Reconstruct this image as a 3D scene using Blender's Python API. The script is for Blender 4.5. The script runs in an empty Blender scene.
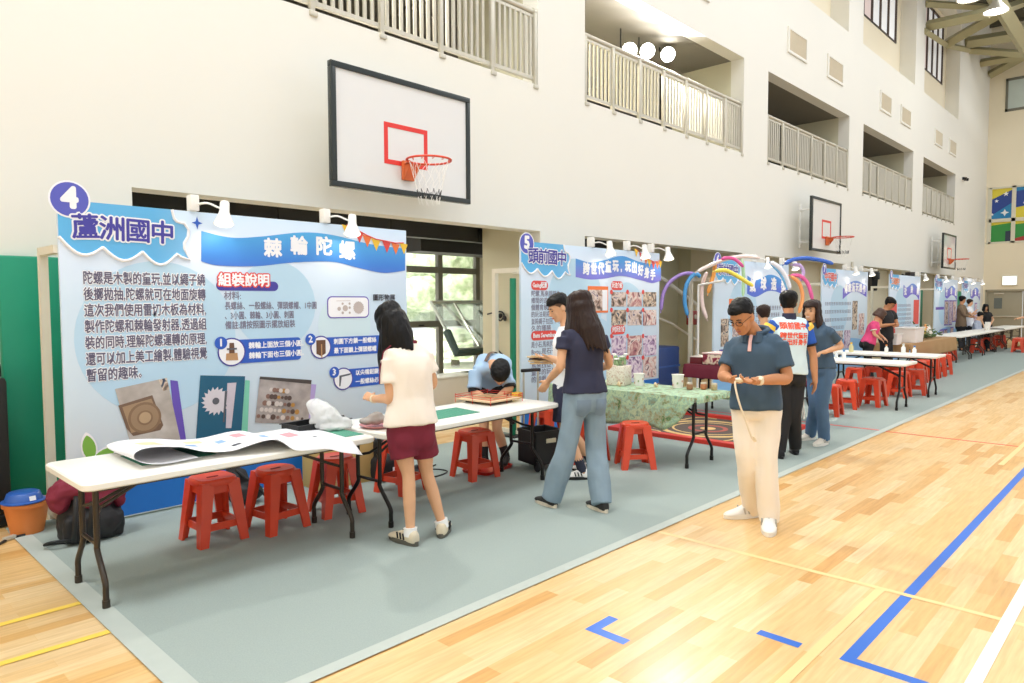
import bpy, bmesh, math, random
from mathutils import Vector, Matrix, noise
random.seed(7)
PI = math.pi
SC = bpy.context.scene
COL = SC.collection
V = Vector

# ------------------------------------------------------------------ camera numbers (metres, wall runs along X)
FPX, YAW, PIT, ROL, CAMH = 703.1, math.radians(43.69), math.radians(3.14), math.radians(-0.203), 1.7
_f = V((math.cos(YAW)*math.cos(PIT), math.sin(YAW)*math.cos(PIT), -math.sin(PIT)))
_r = V((math.sin(YAW), -math.cos(YAW), 0)); _u = _r.cross(_f)
CR = math.cos(ROL)*_r + math.sin(ROL)*_u
CU = -math.sin(ROL)*_r + math.cos(ROL)*_u
CF = _f
CAM = V((0, 0, CAMH))
def ray(x, y): return CR*((x-512)/FPX) + CU*(-(y-341.5)/FPX) + CF
def atd(x, y, d): return CAM + ray(x, y)*d
def on_z(x, y, z=0.0):
    d = ray(x, y); return CAM + d*((z-CAMH)/d.z)
def on_y(x, y, Y):
    d = ray(x, y); return CAM + d*(Y/d.y)

# ------------------------------------------------------------------ materials
def lin(c):
    c /= 255.0
    return c/12.92 if c <= 0.04045 else ((c+0.055)/1.055)**2.4
def rgb(h):
    if isinstance(h, str):
        h = h.lstrip('#'); h = [int(h[i:i+2], 16) for i in (0, 2, 4)]
    return tuple(lin(c) for c in h) + (1.0,)
MATS = {}
def mat(name, col, rough=0.5, metal=0.0, var=0.06, scale=6.0, bump=0.0, bscale=40.0, emit=0.0, alpha=1.0, trans=0.0, spec=0.5, coat=0.0, sheen=0.0):
    if name in MATS: return MATS[name]
    m = bpy.data.materials.new(name); m.use_nodes = True
    nt = m.node_tree; b = nt.nodes['Principled BSDF']
    b.inputs['Roughness'].default_value = rough
    b.inputs['Metallic'].default_value = metal
    b.inputs['Specular IOR Level'].default_value = spec
    b.inputs['Coat Weight'].default_value = coat
    b.inputs['Sheen Weight'].default_value = sheen
    b.inputs['Alpha'].default_value = alpha
    b.inputs['Transmission Weight'].default_value = trans
    c = rgb(col)
    tc = nt.nodes.new('ShaderNodeTexCoord')
    if var > 0:
        nz = nt.nodes.new('ShaderNodeTexNoise'); nz.inputs['Scale'].default_value = scale; nz.inputs['Detail'].default_value = 3
        mx = nt.nodes.new('ShaderNodeMix'); mx.data_type = 'RGBA'
        mx.inputs['A'].default_value = tuple(min(1, x*(1-var)) for x in c[:3])+(1,)
        mx.inputs['B'].default_value = tuple(min(1, x*(1+var)) for x in c[:3])+(1,)
        nt.links.new(tc.outputs['Object'], nz.inputs['Vector'])
        nt.links.new(nz.outputs['Fac'], mx.inputs['Factor'])
        nt.links.new(mx.outputs['Result'], b.inputs['Base Color'])
        if emit: nt.links.new(mx.outputs['Result'], b.inputs['Emission Color'])
    else:
        b.inputs['Base Color'].default_value = c
        if emit: b.inputs['Emission Color'].default_value = c
    if emit: b.inputs['Emission Strength'].default_value = emit
    if bump > 0:
        n2 = nt.nodes.new('ShaderNodeTexNoise'); n2.inputs['Scale'].default_value = bscale; n2.inputs['Detail'].default_value = 4
        bp = nt.nodes.new('ShaderNodeBump'); bp.inputs['Strength'].default_value = bump; bp.inputs['Distance'].default_value = 0.01
        nt.links.new(tc.outputs['Object'], n2.inputs['Vector'])
        nt.links.new(n2.outputs['Fac'], bp.inputs['Height']); nt.links.new(bp.outputs['Normal'], b.inputs['Normal'])
    MATS[name] = m
    return m
def ramp_mat(name, stops, kind='NOISE', scale=5.0, detail=4.0, rough=0.6, coord='Object', axis=None, distort=0.0, sharp=False):
    """colour-ramped pattern: NOISE, VORONOI, WAVE, or a print gradient along one axis of the object"""
    if name in MATS: return MATS[name]
    m = bpy.data.materials.new(name); m.use_nodes = True
    nt = m.node_tree; b = nt.nodes['Principled BSDF']; b.inputs['Roughness'].default_value = rough
    tc = nt.nodes.new('ShaderNodeTexCoord'); cr = nt.nodes.new('ShaderNodeValToRGB')
    if sharp: cr.color_ramp.interpolation = 'CONSTANT'
    while len(cr.color_ramp.elements) < len(stops): cr.color_ramp.elements.new(0.5)
    for e, (p, c) in zip(cr.color_ramp.elements, stops): e.position = p; e.color = rgb(c)
    if kind == 'GRAD':
        sp = nt.nodes.new('ShaderNodeSeparateXYZ'); mr = nt.nodes.new('ShaderNodeMapRange')
        mr.inputs['From Min'].default_value, mr.inputs['From Max'].default_value = axis[1], axis[2]
        nt.links.new(tc.outputs['Object'], sp.inputs[0]); nt.links.new(sp.outputs[axis[0]], mr.inputs['Value'])
        nt.links.new(mr.outputs[0], cr.inputs['Fac'])
    else:
        t = nt.nodes.new({'NOISE': 'ShaderNodeTexNoise', 'VORONOI': 'ShaderNodeTexVoronoi', 'WAVE': 'ShaderNodeTexWave'}[kind])
        t.inputs['Scale'].default_value = scale
        if kind != 'VORONOI': t.inputs['Detail'].default_value = detail
        if kind == 'NOISE': t.inputs['Distortion'].default_value = distort
        nt.links.new(tc.outputs[coord], t.inputs['Vector'])
        nt.links.new(t.outputs['Color' if kind == 'VORONOI' else 'Fac'], cr.inputs['Fac'])
    nt.links.new(cr.outputs['Color'], b.inputs['Base Color'])
    MATS[name] = m
    return m
def photo_mat(name, cols, scale=9.0):
    """the blotchy colours of a small printed snapshot"""
    n = len(cols)
    return ramp_mat(name, [((i+0.3)/n*0.40+0.30, c) for i, c in enumerate(cols)], 'NOISE', scale, 5.0, 0.45, distort=1.4)

# ------------------------------------------------------------------ mesh building
class MB:
    def __init__(s): s.bm = bmesh.new(); s.mi = 0
    def _faces(s, n0):
        s.bm.faces.ensure_lookup_table()
        for f in s.bm.faces[n0:]: f.material_index = s.mi
    def poly(s, pts):
        f = s.bm.faces.new([s.bm.verts.new(p) for p in pts]); f.material_index = s.mi; return f
    def box(s, c, d, rot=None, bev=0.0, seg=2):
        n0 = len(s.bm.faces)
        M = Matrix.Translation(c)
        if rot is not None: M = M @ rot.to_4x4()
        r = bmesh.ops.create_cube(s.bm, size=1.0, matrix=M @ Matrix.Diagonal((d[0], d[1], d[2], 1)))
        if bev > 0:
            es = list({e for v in r['verts'] for e in v.link_edges})
            bmesh.ops.bevel(s.bm, geom=es, offset=bev, segments=seg, affect='EDGES', profile=0.5)
        s._faces(n0); return s
    def bb(s, a, b, bev=0.0):
        return s.box([(a[i]+b[i])/2 for i in range(3)], [abs(b[i]-a[i]) for i in range(3)], None, bev)
    def ring_skin(s, rings, closed=False, cap=True):
        n0 = len(s.bm.faces)
        R = [[s.bm.verts.new(p) for p in r] for r in rings]
        k = len(R[0]); m = len(R)
        for i in range(m if closed else m-1):
            a, b = R[i], R[(i+1) % m]
            for j in range(k): s.bm.faces.new((a[j], a[(j+1) % k], b[(j+1) % k], b[j]))
        if cap and not closed:
            s.bm.faces.new(list(reversed(R[0]))); s.bm.faces.new(R[-1])
        s._faces(n0); return s
    def tube(s, pts, r=0.01, n=8, closed=False, cap=True, squash=None):
        pts = [V(p) for p in pts]; m = len(pts)
        rs = r if isinstance(r, (list, tuple)) else [r]*m
        rings = []; prev = None
        for i, p in enumerate(pts):
            if closed: t = pts[(i+1) % m]-pts[i-1]
            elif i == 0: t = pts[1]-p
            elif i == m-1: t = p-pts[i-1]
            else: t = (pts[i+1]-p).normalized()+(p-pts[i-1]).normalized()
            if t.length < 1e-9: t = V((0, 0, 1))
            t.normalize()
            if prev is None:
                a = V((0, 0, 1)) if abs(t.z) < 0.9 else V((1, 0, 0))
                u = t.cross(a).normalized()
            else:
                u = prev-t*prev.dot(t)
                u = u.normalized() if u.length > 1e-6 else t.orthogonal().normalized()
            prev = u; w = t.cross(u)
            q = squash or 1.0
            rings.append([p+(u*math.cos(2*PI*j/n)+w*math.sin(2*PI*j/n)*q)*rs[i] for j in range(n)])
        return s.ring_skin(rings, closed, cap)
    def lathe(s, prof, c=(0, 0, 0), n=24, M=None, cap=True):
        c = V(c); rings = []
        for r, z in prof:
            rings.append([c+V((math.cos(2*PI*j/n)*max(r, 1e-4), math.sin(2*PI*j/n)*max(r, 1e-4), z)) for j in range(n)])
        if M is not None: rings = [[M @ p for p in r] for r in rings]
        return s.ring_skin(rings, False, cap)
    def ball(s, c, r, n=16, m=10, rot=None):
        if not isinstance(r, (list, tuple)): r = (r, r, r)
        M = rot if rot is not None else Matrix.Identity(3); c = V(c)
        rings = []
        for i in range(m+1):
            a = -PI/2+PI*i/m; k = max(math.cos(a), 0.02)
            rings.append([c+M @ V((r[0]*k*math.cos(2*PI*j/n), r[1]*k*math.sin(2*PI*j/n), r[2]*math.sin(a))) for j in range(n)])
        return s.ring_skin(rings)
    def slab(s, uv, d0, d1, ax='Y'):
        """closed outline (u,v) given thickness: ax Y -> u=x, v=z; ax Z -> u=x, v=y; ax X -> u=y, v=z"""
        f = {'Y': lambda u, v, d: (u, d, v), 'Z': lambda u, v, d: (u, v, d), 'X': lambda u, v, d: (d, u, v)}[ax]
        return s.ring_skin([[f(u, v, d0) for u, v in uv], [f(u, v, d1) for u, v in uv]])
    def build(s, name, mats, parent=None, smooth=True, ang=38, **kw):
        bmesh.ops.recalc_face_normals(s.bm, faces=s.bm.faces)
        me = bpy.data.meshes.new(name); s.bm.to_mesh(me); s.bm.free()
        for m in (mats if isinstance(mats, (list, tuple)) else [mats]): me.materials.append(m)
        if smooth and len(me.polygons):
            me.shade_smooth(); me.set_sharp_from_angle(angle=math.radians(ang))
        return put(name, me, parent, **kw)
def put(name, me, parent=None, label=None, cat=None, group=None, kind=None, loc=None, rz=None):
    o = bpy.data.objects.new(name, me); COL.objects.link(o)
    if parent is not None: o.parent = parent
    tag(o, label, cat, group, kind)
    if loc is not None: o.location = loc
    if rz is not None: o.rotation_euler.z = rz
    return o
def tag(o, label=None, cat=None, group=None, kind=None):
    if label: o['label'] = label
    if cat: o['category'] = cat
    if group: o['group'] = group
    if kind: o['kind'] = kind
    return o
def thing(name, label, cat, loc=(0, 0, 0), rz=0.0, group=None):
    o = bpy.data.objects.new(name, None); COL.objects.link(o)
    o.empty_display_size = 0.1
    o.location = loc; o.rotation_euler.z = rz
    return tag(o, label, cat, group)
def kids(o): return [c for c in bpy.data.objects if c.parent == o]
def dup(root, loc, rz=0.0, label=None, group=None, scale=None):
    r = root.copy(); COL.objects.link(r); r.location = loc; r.rotation_euler.z = rz
    if label: r['label'] = label
    if group: r['group'] = group
    if scale: r.scale = scale
    for ch in TREE[root.name]:
        c = ch.copy(); COL.objects.link(c); c.parent = r
        for g in TREE.get(ch.name, []):
            d = g.copy(); COL.objects.link(d); d.parent = c
    return r
TREE = {}
def remember(root):
    TREE[root.name] = kids(root)
    for c in TREE[root.name]: TREE[c.name] = kids(c)
    return root
def rrect(w, h, r, n=5, cx=0.0, cy=0.0):
    out = []
    for (sx, sy, a0) in ((1, 1, 0), (-1, 1, PI/2), (-1, -1, PI), (1, -1, 1.5*PI)):
        for i in range(n+1):
            a = a0+PI/2*i/n
            out.append((cx+sx*(w/2-r)+r*math.cos(a), cy+sy*(h/2-r)+r*math.sin(a)))
    return out
def circ(cx, cy, r, n=28, ry=None): return [(cx+r*math.cos(2*PI*i/n), cy+(ry or r)*math.sin(2*PI*i/n)) for i in range(n)]
def smooth_path(pts, k=6):
    P = [V(p) for p in pts]; out = []
    for i in range(len(P)-1):
        p0, p1, p2, p3 = P[max(i-1, 0)], P[i], P[i+1], P[min(i+2, len(P)-1)]
        for j in range(k):
            t = j/k
            out.append(0.5*((2*p1)+(p2-p0)*t+(2*p0-5*p1+4*p2-p3)*t*t+(3*p1-p0-3*p2+p3)*t**3))
    return out+[P[-1]]
PRINTS = {}
def lettering(s, size, x, z, y, m, parent=None, name='lettering', off=0.0, align='CENTER', sx=1.0, rot=0.0, ax='Y', line=1.0, th=0.0008):
    """writing as a thin solid, upright on a board that faces -Y (ax 'X': on a wall that faces -X)"""
    cu = bpy.data.curves.new(name, 'FONT'); cu.body = s; cu.size = size; cu.align_x = align; cu.align_y = 'CENTER'
    cu.resolution_u = 2 if size > 0.12 else 1; cu.space_line = line; cu.fill_mode = 'FRONT'
    ob = bpy.data.objects.new(name, cu)
    src = bpy.data.meshes.new_from_object(ob); bpy.data.objects.remove(ob); bpy.data.curves.remove(cu)
    # heavier strokes and outlines: the same glyphs printed again a hair's breadth around, each on its own level
    k = 0 if off <= 0 else (4 if off < 0.006 else 12)
    sh = [(0, 0)]+[(off*math.cos(2*PI*i/k), off*math.sin(2*PI*i/k)) for i in range(k)]
    if k == 12: sh += [(off*0.55*math.cos(2*PI*i/6), off*0.55*math.sin(2*PI*i/6)) for i in range(6)]
    c, sn = math.cos(rot), math.sin(rot); vs = []; fs = []
    cnt = PRINTS.get(parent.name, 0) if parent else 0
    for q, (ox, oy) in enumerate(sh):
        n0 = len(vs); yy = y-0.000012*q-0.00002*cnt
        for v in src.vertices:
            a, b = v.co.x*sx+ox, v.co.y+oy
            a, b = a*c-b*sn, a*sn+b*c
            vs.append((x+a, yy, z+b) if ax == 'Y' else (y, x-a, z+b))
        fs += [[n0+i for i in p.vertices] for p in src.polygons]
    if parent: PRINTS[parent.name] = cnt+1
    bpy.data.meshes.remove(src)
    me = bpy.data.meshes.new(name); me.from_pydata(vs, [], fs); me.materials.append(m)
    return put(name, me, parent)
# ================================================================== SETTING
M_wall = mat('wall_paint', '#e8e6dc', 0.75, var=0.015, scale=1.2, bump=0.02, bscale=120)
M_wall2 = mat('wall_paint_shaded', '#d0ccb2', 0.8, var=0.02, scale=1.5)  # cream wall paint with the shade of recesses and piers put into the colour
M_wall3 = mat('wall_paint_far', '#ece2c8', 0.8, var=0.02, scale=1.0)
M_ivory = mat('trim_paint', '#d9d5c0', 0.6, var=0.02)
M_char = mat('charcoal_panel', '#23221f', 0.55, var=0.1)
M_dark = mat('black_plastic', '#17181a', 0.45, var=0.1)
M_rail = mat('railing_steel', '#c9c4b4', 0.35, 0.3, var=0.04)
M_frame = mat('bronze_aluminium', '#77766a', 0.45, 0.0, var=0.05)
M_white = mat('white_plastic', '#f2f0ea', 0.4, var=0.02)
M_red = mat('red_plastic', '#c8271a', 0.33, var=0.08, scale=12)
M_redline = mat('red_line_paint', '#e0352b', 0.4, var=0.05)
M_blackmetal = mat('dark_leg_paint', '#26231f', 0.35, 0.3, var=0.08)

def wood_floor_mat():
    m = bpy.data.materials.new('maple_strip_floor'); m.use_nodes = True
    nt = m.node_tree; b = nt.nodes['Principled BSDF']; L = nt.links
    tc = nt.nodes.new('ShaderNodeTexCoord')
    br = nt.nodes.new('ShaderNodeTexBrick')
    br.offset = 0.37; br.offset_frequency = 2; br.squash = 1.0
    br.inputs['Scale'].default_value = 1.0
    br.inputs['Brick Width'].default_value = 0.85; br.inputs['Row Height'].default_value = 0.092
    br.inputs['Mortar Size'].default_value = 0.0012; br.inputs['Mortar Smooth'].default_value = 0.3; br.inputs['Bias'].default_value = 0.0
    br.inputs['Color1'].default_value = (0, 0, 0, 1); br.inputs['Color2'].default_value = (1, 1, 1, 1); br.inputs['Mortar'].default_value = (0.35, 0.35, 0.35, 1)
    L.new(tc.outputs['Object'], br.inputs['Vector'])
    cr = nt.nodes.new('ShaderNodeValToRGB')
    st = [(0.0, '#cd9a57'), (0.12, '#d5a766'), (0.3, '#dcb67b'), (0.7, '#e1be88'), (1.0, '#e5c899')]
    while len(cr.color_ramp.elements) < len(st): cr.color_ramp.elements.new(0.5)
    for e, (p, c) in zip(cr.color_ramp.elements, st): e.position = p; e.color = rgb(c)
    L.new(br.outputs['Color'], cr.inputs['Fac'])
    mp = nt.nodes.new('ShaderNodeMapping'); mp.inputs['Scale'].default_value = (2.2, 26, 1)
    L.new(tc.outputs['Object'], mp.inputs['Vector'])
    nz = nt.nodes.new('ShaderNodeTexNoise'); nz.inputs['Scale'].default_value = 1.6; nz.inputs['Detail'].default_value = 5
    L.new(mp.outputs[0], nz.inputs['Vector'])
    gr = nt.nodes.new('ShaderNodeValToRGB')
    gr.color_ramp.elements[0].position = 0.3; gr.color_ramp.elements[0].color = (0.86, 0.82, 0.76, 1)
    gr.color_ramp.elements[1].position = 0.65; gr.color_ramp.elements[1].color = (1.03, 1.02, 1.0, 1)
    L.new(nz.outputs['Fac'], gr.inputs['Fac'])
    mu = nt.nodes.new('ShaderNodeMix'); mu.data_type = 'RGBA'; mu.blend_type = 'MULTIPLY'; mu.inputs['Factor'].default_value = 1
    L.new(cr.outputs['Color'], mu.inputs['A']); L.new(gr.outputs['Color'], mu.inputs['B'])
    L.new(mu.outputs['Result'], b.inputs['Base Color'])
    b.inputs['Roughness'].default_value = 0.40; b.inputs['Specular IOR Level'].default_value = 0.5
    b.inputs['Coat Weight'].default_value = 0.12; b.inputs['Coat Roughness'].default_value = 0.14
    n2 = nt.nodes.new('ShaderNodeTexNoise'); n2.inputs['Scale'].default_value = 9
    L.new(tc.outputs['Object'], n2.inputs['Vector'])
    bp = nt.nodes.new('ShaderNodeBump'); bp.inputs['Strength'].default_value = 0.05; bp.inputs['Distance'].default_value = 0.01
    L.new(n2.outputs['Fac'], bp.inputs['Height']); L.new(bp.outputs['Normal'], b.inputs['Normal'])
    return m
M_floor = wood_floor_mat()
M_mat = mat('grey_needle_carpet', '#98a49e', 0.95, var=0.13, scale=140, bump=0.25, bscale=260)
M_mattape = mat('grey_cloth_tape', '#b0b8b0', 0.7, var=0.05)

# floor
MB().bb((-7, -8, -0.2), (40.2, 11.0, 0)).build('floor', M_floor, kind='structure')
# grey carpet runner laid along the stands
c = MB(); c.bb((1.14, 2.78, 0.0), (31.0, 6.42, 0.006))
CARPET = c.build('carpet_runner', M_mat, label='long grey carpet runner laid under the booth tables', cat='carpet')
t = MB(); t.bb((1.13, 2.77, 0.006), (31.0, 2.85, 0.0075)); t.build('edge_tape', M_mattape, CARPET)
t = MB(); t.bb((1.13, 2.855, 0.006), (1.24, 6.3, 0.0075)); t.build('edge_tape', M_mattape, CARPET)
# court lines
M_blueline = mat('blue_line_tape', '#2767c4', 0.4, var=0.05)
M_yellow = mat('yellow_line_tape', '#f4cf55', 0.4, var=0.05)
M_whiteline = mat('white_line_paint', '#f6f2e6', 0.35, var=0.02)
M_paley = mat('worn_yellow_line', '#e8c88c', 0.4, var=0.05)
LN = [0]
def line(name, pts, w, m, label):
    b = MB(); LN[0] += 1; zb = 0.0003+0.0004*LN[0]
    for i in range(len(pts)-1):
        a, c = V(pts[i]), V(pts[i+1]); d = (c-a).normalized(); n = V((-d.y, d.x))*w/2; d = d*w/2
        b.slab([tuple(a-n-d), tuple(c-n+d), tuple(c+n+d), tuple(a+n-d)], zb-0.0002, zb+0.0001*i, 'Z')
    return b.build(name, m, label=label, cat='floor line', smooth=False)
line('court_line', [(20, 1.10), (3.46, 1.10), (3.46, 0.2)], 0.06, M_blueline, 'long blue court line with a corner turn at lower right')
line('floor_mark', [(3.03, 2.17), (2.875, 2.17), (2.875, 1.99)], 0.062, M_blueline, 'small blue L shaped tape mark on the wooden floor')
line('floor_mark', [(3.435, 1.50), (3.435, 1.345)], 0.06, M_blueline, 'short straight blue tape dash on the wooden floor')
line('court_line', [(4.46, 2.74), (4.46, -2.0)], 0.045, M_paley, 'thin pale yellow line crossing the floor in front of the man')
line('court_line', [(2.0, 1.24), (4.42, 1.24)], 0.05, M_paley, 'faint yellow line parallel to the long blue line')
line('court_line', [(8.75, 1.32), (12.2, 1.32)], 0.05, M_paley, 'faint yellow line at the right edge beyond the blue line')
line('court_line', [(1.0, 0.62), (14, 0.62)], 0.06, M_whiteline, 'white court line at the lower right corner')
line('court_line', [(-2, 4.49), (1.14, 4.49)], 0.05, M_yellow, 'upper yellow line running under the carpet at left')
line('court_line', [(-2, 4.06), (1.14, 3.98)], 0.05, M_yellow, 'lower yellow line running under the carpet at left')
b = MB(); b.slab([(9.97, 2.85), (10.02, 2.85), (10.02, 5.9), (9.97, 5.9)], 0.006, 0.0072, 'Z'); b.slab([(9.97, -2), (10.01, -2), (10.01, 2.77), (9.97, 2.77)], 0.0003, 0.0013, 'Z')
b.build('court_line', M_redline, label='thin red line crossing carpet and floor behind the vest wearer', cat='floor line')

# ---- the long wall (y = 7): bays of 6.65 m with lower recesses and balcony openings above
YW = 7.0
XC = 40.0
lowL = [(-5.5, 1.22), (2.30, 7.95), (9.03, 14.60), (15.75, 21.15), (22.35, 27.65), (28.95, 34.0), (35.2, 39.2)]
uppL = [(-5.4, 1.15), (2.35, 7.90), (9.02, 14.56), (15.77, 21.12), (22.31, 27.58), (28.88, 33.80)]
ZL, ZB0, ZB1, ZT = 2.77, 4.90, 6.92, 9.17
def wall_bands(b, x0, x1, z0, z1, holes, y0, y1):
    x = x0
    for a, c in holes:
        if a > x: b.bb((x, y0, z0), (a, y1, z1))
        x = max(x, c)
    if x < x1: b.bb((x, y0, z0), (x1, y1, z1))
w = MB()
wall_bands(w, -7, XC, 0, ZL, lowL, YW, YW+0.3)
w.bb((-7, YW, ZL), (XC, YW+0.3, ZB0))
wall_bands(w, -7, XC, ZB0, ZB1, uppL, YW, YW+0.3)
w.bb((-7, YW, ZB1), (XC, YW+0.3, ZT))
w.build('wall_left', M_wall, kind='structure')
# pier returns, lower level
w = MB()
for x in (1.22, 7.95):
    w.bb((x+0.002, YW+0.3, 0), (x+1.05, 8.25, 3.2))
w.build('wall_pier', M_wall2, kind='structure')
w = MB()
for x in (14.6, 21.15, 27.65, 34.0):
    w.bb((x+0.002, YW+0.3, 0), (x+1.05, 8.25, 3.2))
w.build('wall_pier', M_wall3, kind='structure')
# closed backs of the further recesses and ceiling slabs over them
w = MB()
w.bb((10.35, 8.6, 0), (14.7, 8.75, 3.2)); w.bb((14.65, 8.24, 0), (15.75, 8.8, 3.2)); 
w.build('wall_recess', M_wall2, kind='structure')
w = MB(); w.bb((15.76, 7.75, 0), (XC, 7.9, 3.2)); w.build('wall_recess', M_wall3, kind='structure')
w = MB(); w.bb((-7, 7.3, 3.2), (XC, 11.0, 3.3)); w.build('ceiling_recess', M_ivory, kind='structure')
# dark fascia seen above the window bay, with joints
f = MB()
for x in (-0.8, 0.95, 2.7, 4.45, 6.2, 7.95, 9.7): f.box((x+0.87, 8.36, 2.945), (1.735, 0.06, 0.51))
f.bb((-0.8, 8.4, 2.70), (10.34, 8.6, 3.19)); f.build('trim_fascia', M_char, kind='structure')
b = MB(); b.bb((7.45, 9.2, 2.57), (10.19, 9.8, 2.82)); b.build('trim_duct', M_char, kind='structure')
b = MB(); b.bb((-0.8, 8.62, 2.9), (10.19, 10.44, 2.95)); b.build('ceiling_bay', mat('pale_ceiling', '#dcdcd2', 0.7), kind='structure')
t = thing('strip_light', 'white strip light under the ceiling of the window bay', 'lamp', (5.6, 9.0, 2.852))
b = MB(); b.box((0, 0, 0.02), (2.4, 0.16, 0.05), bev=0.01); b.build('housing', M_white, t); b = MB(); b.box((0, 0, -0.012), (2.3, 0.10, 0.014)); b.build('tube_cover', mat('strip_glow', '#fffef6', 0.3, var=0, emit=12), t)
# window wall at the back of the bay
XS = [2.95+1.0*i for i in range(8)]
def window(n, x0, x1):
    fr = MB(); y0, y1 = 10.46, 10.56
    for x in ((x0, x1) if n == 7 else (x0,)): fr.bb((x-0.055, y0, 0.22), (x+0.055, y1, 2.98))
    for z in (0.26, 1.30, 2.34, 2.94): fr.bb((x0+0.05, y0+0.01, z-0.06), (x1-0.05, y1-0.01, z+0.06))
    o = fr.build('window_%d' % n, M_frame, kind='structure')
    g = MB(); g.bb((x0+0.05, 10.50, 0.25), (x1-0.05, 10.506, 2.95))
    g.build('pane', mat('clear_glass', '#f4fbf6', 0.02, var=0, trans=1.0, alpha=0.18), o)
    h = MB(); h.box(((x0+x1)/2, 10.44, 1.28), (0.12, 0.03, 0.025), bev=0.006); h.build('window_latch', M_dark, o)
for i in range(7): window(i+1, XS[i], XS[i+1])
w = MB(); w.bb((-5, 10.44, 0), (10.4, 10.6, 0.2)); w.bb((-5, 10.46, 0.2), (2.9, 10.6, 3.2)); w.bb((10.0, 10.46, 0.2), (10.4, 10.6, 3.2))
w.build('wall_window_side', M_wall, kind='structure')
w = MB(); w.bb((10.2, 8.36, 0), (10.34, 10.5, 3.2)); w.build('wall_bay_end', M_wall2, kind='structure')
# outdoors: pavement, shrubs seen through the glass
M_hedge = ramp_mat('hedge_leaves', [(0.3, '#8fa97c'), (0.5, '#c3d4ae'), (0.65, '#e6efd8')], 'NOISE', 5.0, 6.0, 0.8)
b = MB(); b.bb((2, 10.7, -0.25), (22, 40, -0.05)); b.build('pavement', mat('pale_pavement', '#dfe0da', 0.8), kind='structure')
for i, (x, y, rx, rz) in enumerate(((13.0, 14.6, 1.2, 0.95), (16.6, 19.5, 2.6, 3.4), (21.5, 25.5, 3.4, 4.6), (11.4, 21.0, 2.2, 3.8))):
    b = MB()
    for k in range(26):
        a, e = random.uniform(0, 2*PI), random.uniform(-0.3, 1.0)
        b.ball((x+rx*0.62*math.cos(a), y+0.62*rx*math.sin(a), rz*0.5+rz*0.42*e), (rx*0.42, rx*0.42, rz*0.22), 10, 7)
    o = b.build('shrub', M_hedge, label=['low rounded shrub right outside the tall windows', 'mid height tree crown beyond the low shrub outdoors', 'tallest tree crown seen farthest right through the panes', 'tree crown at left seen through the upper panes'][i], cat='shrub')
    s = MB(); s.tube([(x, y, -0.06), (x, y, rz*0.5)], 0.12, 8); s.build('trunk', mat('bark', '#6a5a48', 0.9), o)

# ---- balcony behind the upper openings
w = MB(); w.bb((-7, 7.3, 4.7), (XC, 11.5, 4.88)); w.build('floor_balcony', M_ivory, kind='structure')
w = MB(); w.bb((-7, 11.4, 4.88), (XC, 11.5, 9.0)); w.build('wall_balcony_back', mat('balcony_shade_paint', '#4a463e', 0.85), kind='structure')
w = MB()
for a, c in ((7.90, 9.02), (14.56, 15.77), (21.12, 22.31), (27.58, 28.88), (33.80, 40)): w.bb((a+0.003, 7.3, 4.88), (c, 8.75, 6.92))
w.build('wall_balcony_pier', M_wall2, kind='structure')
w = MB(); w.bb((-7, 7.3, 6.92), (XC, 11.4, 7.1))
for x in range(-4, 40, 3): w.bb((x-0.02, 8.9, 6.88), (x+0.02, 11.4, 6.92))
for y in (8.9, 10.1): w.bb((-7, y, 6.88), (XC, y+0.03, 6.92))
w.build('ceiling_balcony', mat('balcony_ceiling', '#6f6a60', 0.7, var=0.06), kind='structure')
# railings: posts, rails and vertical bars, one railing per opening
def railing(x0, x1, npan, label, plate=False):
    r = thing('balcony_railing', label, 'railing', (x0, YW+0.06, ZB0))
    L = x1-x0; h = 1.06; ps = [L*i/npan for i in range(npan+1)]
    for p in ps:
        b = MB(); b.box((min(max(p, 0.035), L-0.035), -0.03, h/2-0.03), (0.06, 0.06, h), bev=0.008); b.box((min(max(p, 0.05), L-0.05), -0.045, -0.035), (0.10, 0.08, 0.06), bev=0.01)
        b.build('post', M_rail, r)
    b = MB(); b.tube([(0, 0, h), (L, 0, h)], 0.038, 10); b.build('handrail', M_rail, r)
    b = MB(); b.box((L/2, 0, 0.10), (L, 0.05, 0.05)); b.box((L/2, 0, h-0.07), (L, 0.04, 0.04)); b.build('rail', M_rail, r)
    b = MB(); n = int(L/0.105)
    for i in range(1, n):
        if min(abs(L*i/n-p) for p in ps) > 0.04: b.tube([(L*i/n, 0, 0.1), (L*i/n, 0, h-0.06)], 0.026, 6, cap=False)
    tag(b.build('railing_bars', M_rail, r), kind='stuff')
    b = MB(); b.tube([(L-0.06, 0.0, h), (L+0.03, 0.0, h)], 0.055, 10); b.build('end_cap', M_rail, r)
    return r
railing(2.35, 7.90, 6, 'nearest grey balcony railing at the top edge, above the big backboard')
railing(9.02, 14.56, 7, 'grey balcony railing under the glaring floodlights')
railing(15.77, 21.12, 6, 'third grey balcony railing, directly above the middle backboard')
railing(22.31, 27.58, 7, 'fourth grey balcony railing, next before the farthest one')
railing(28.88, 33.80, 7, 'farthest grey balcony railing, near the hall corner')
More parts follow.
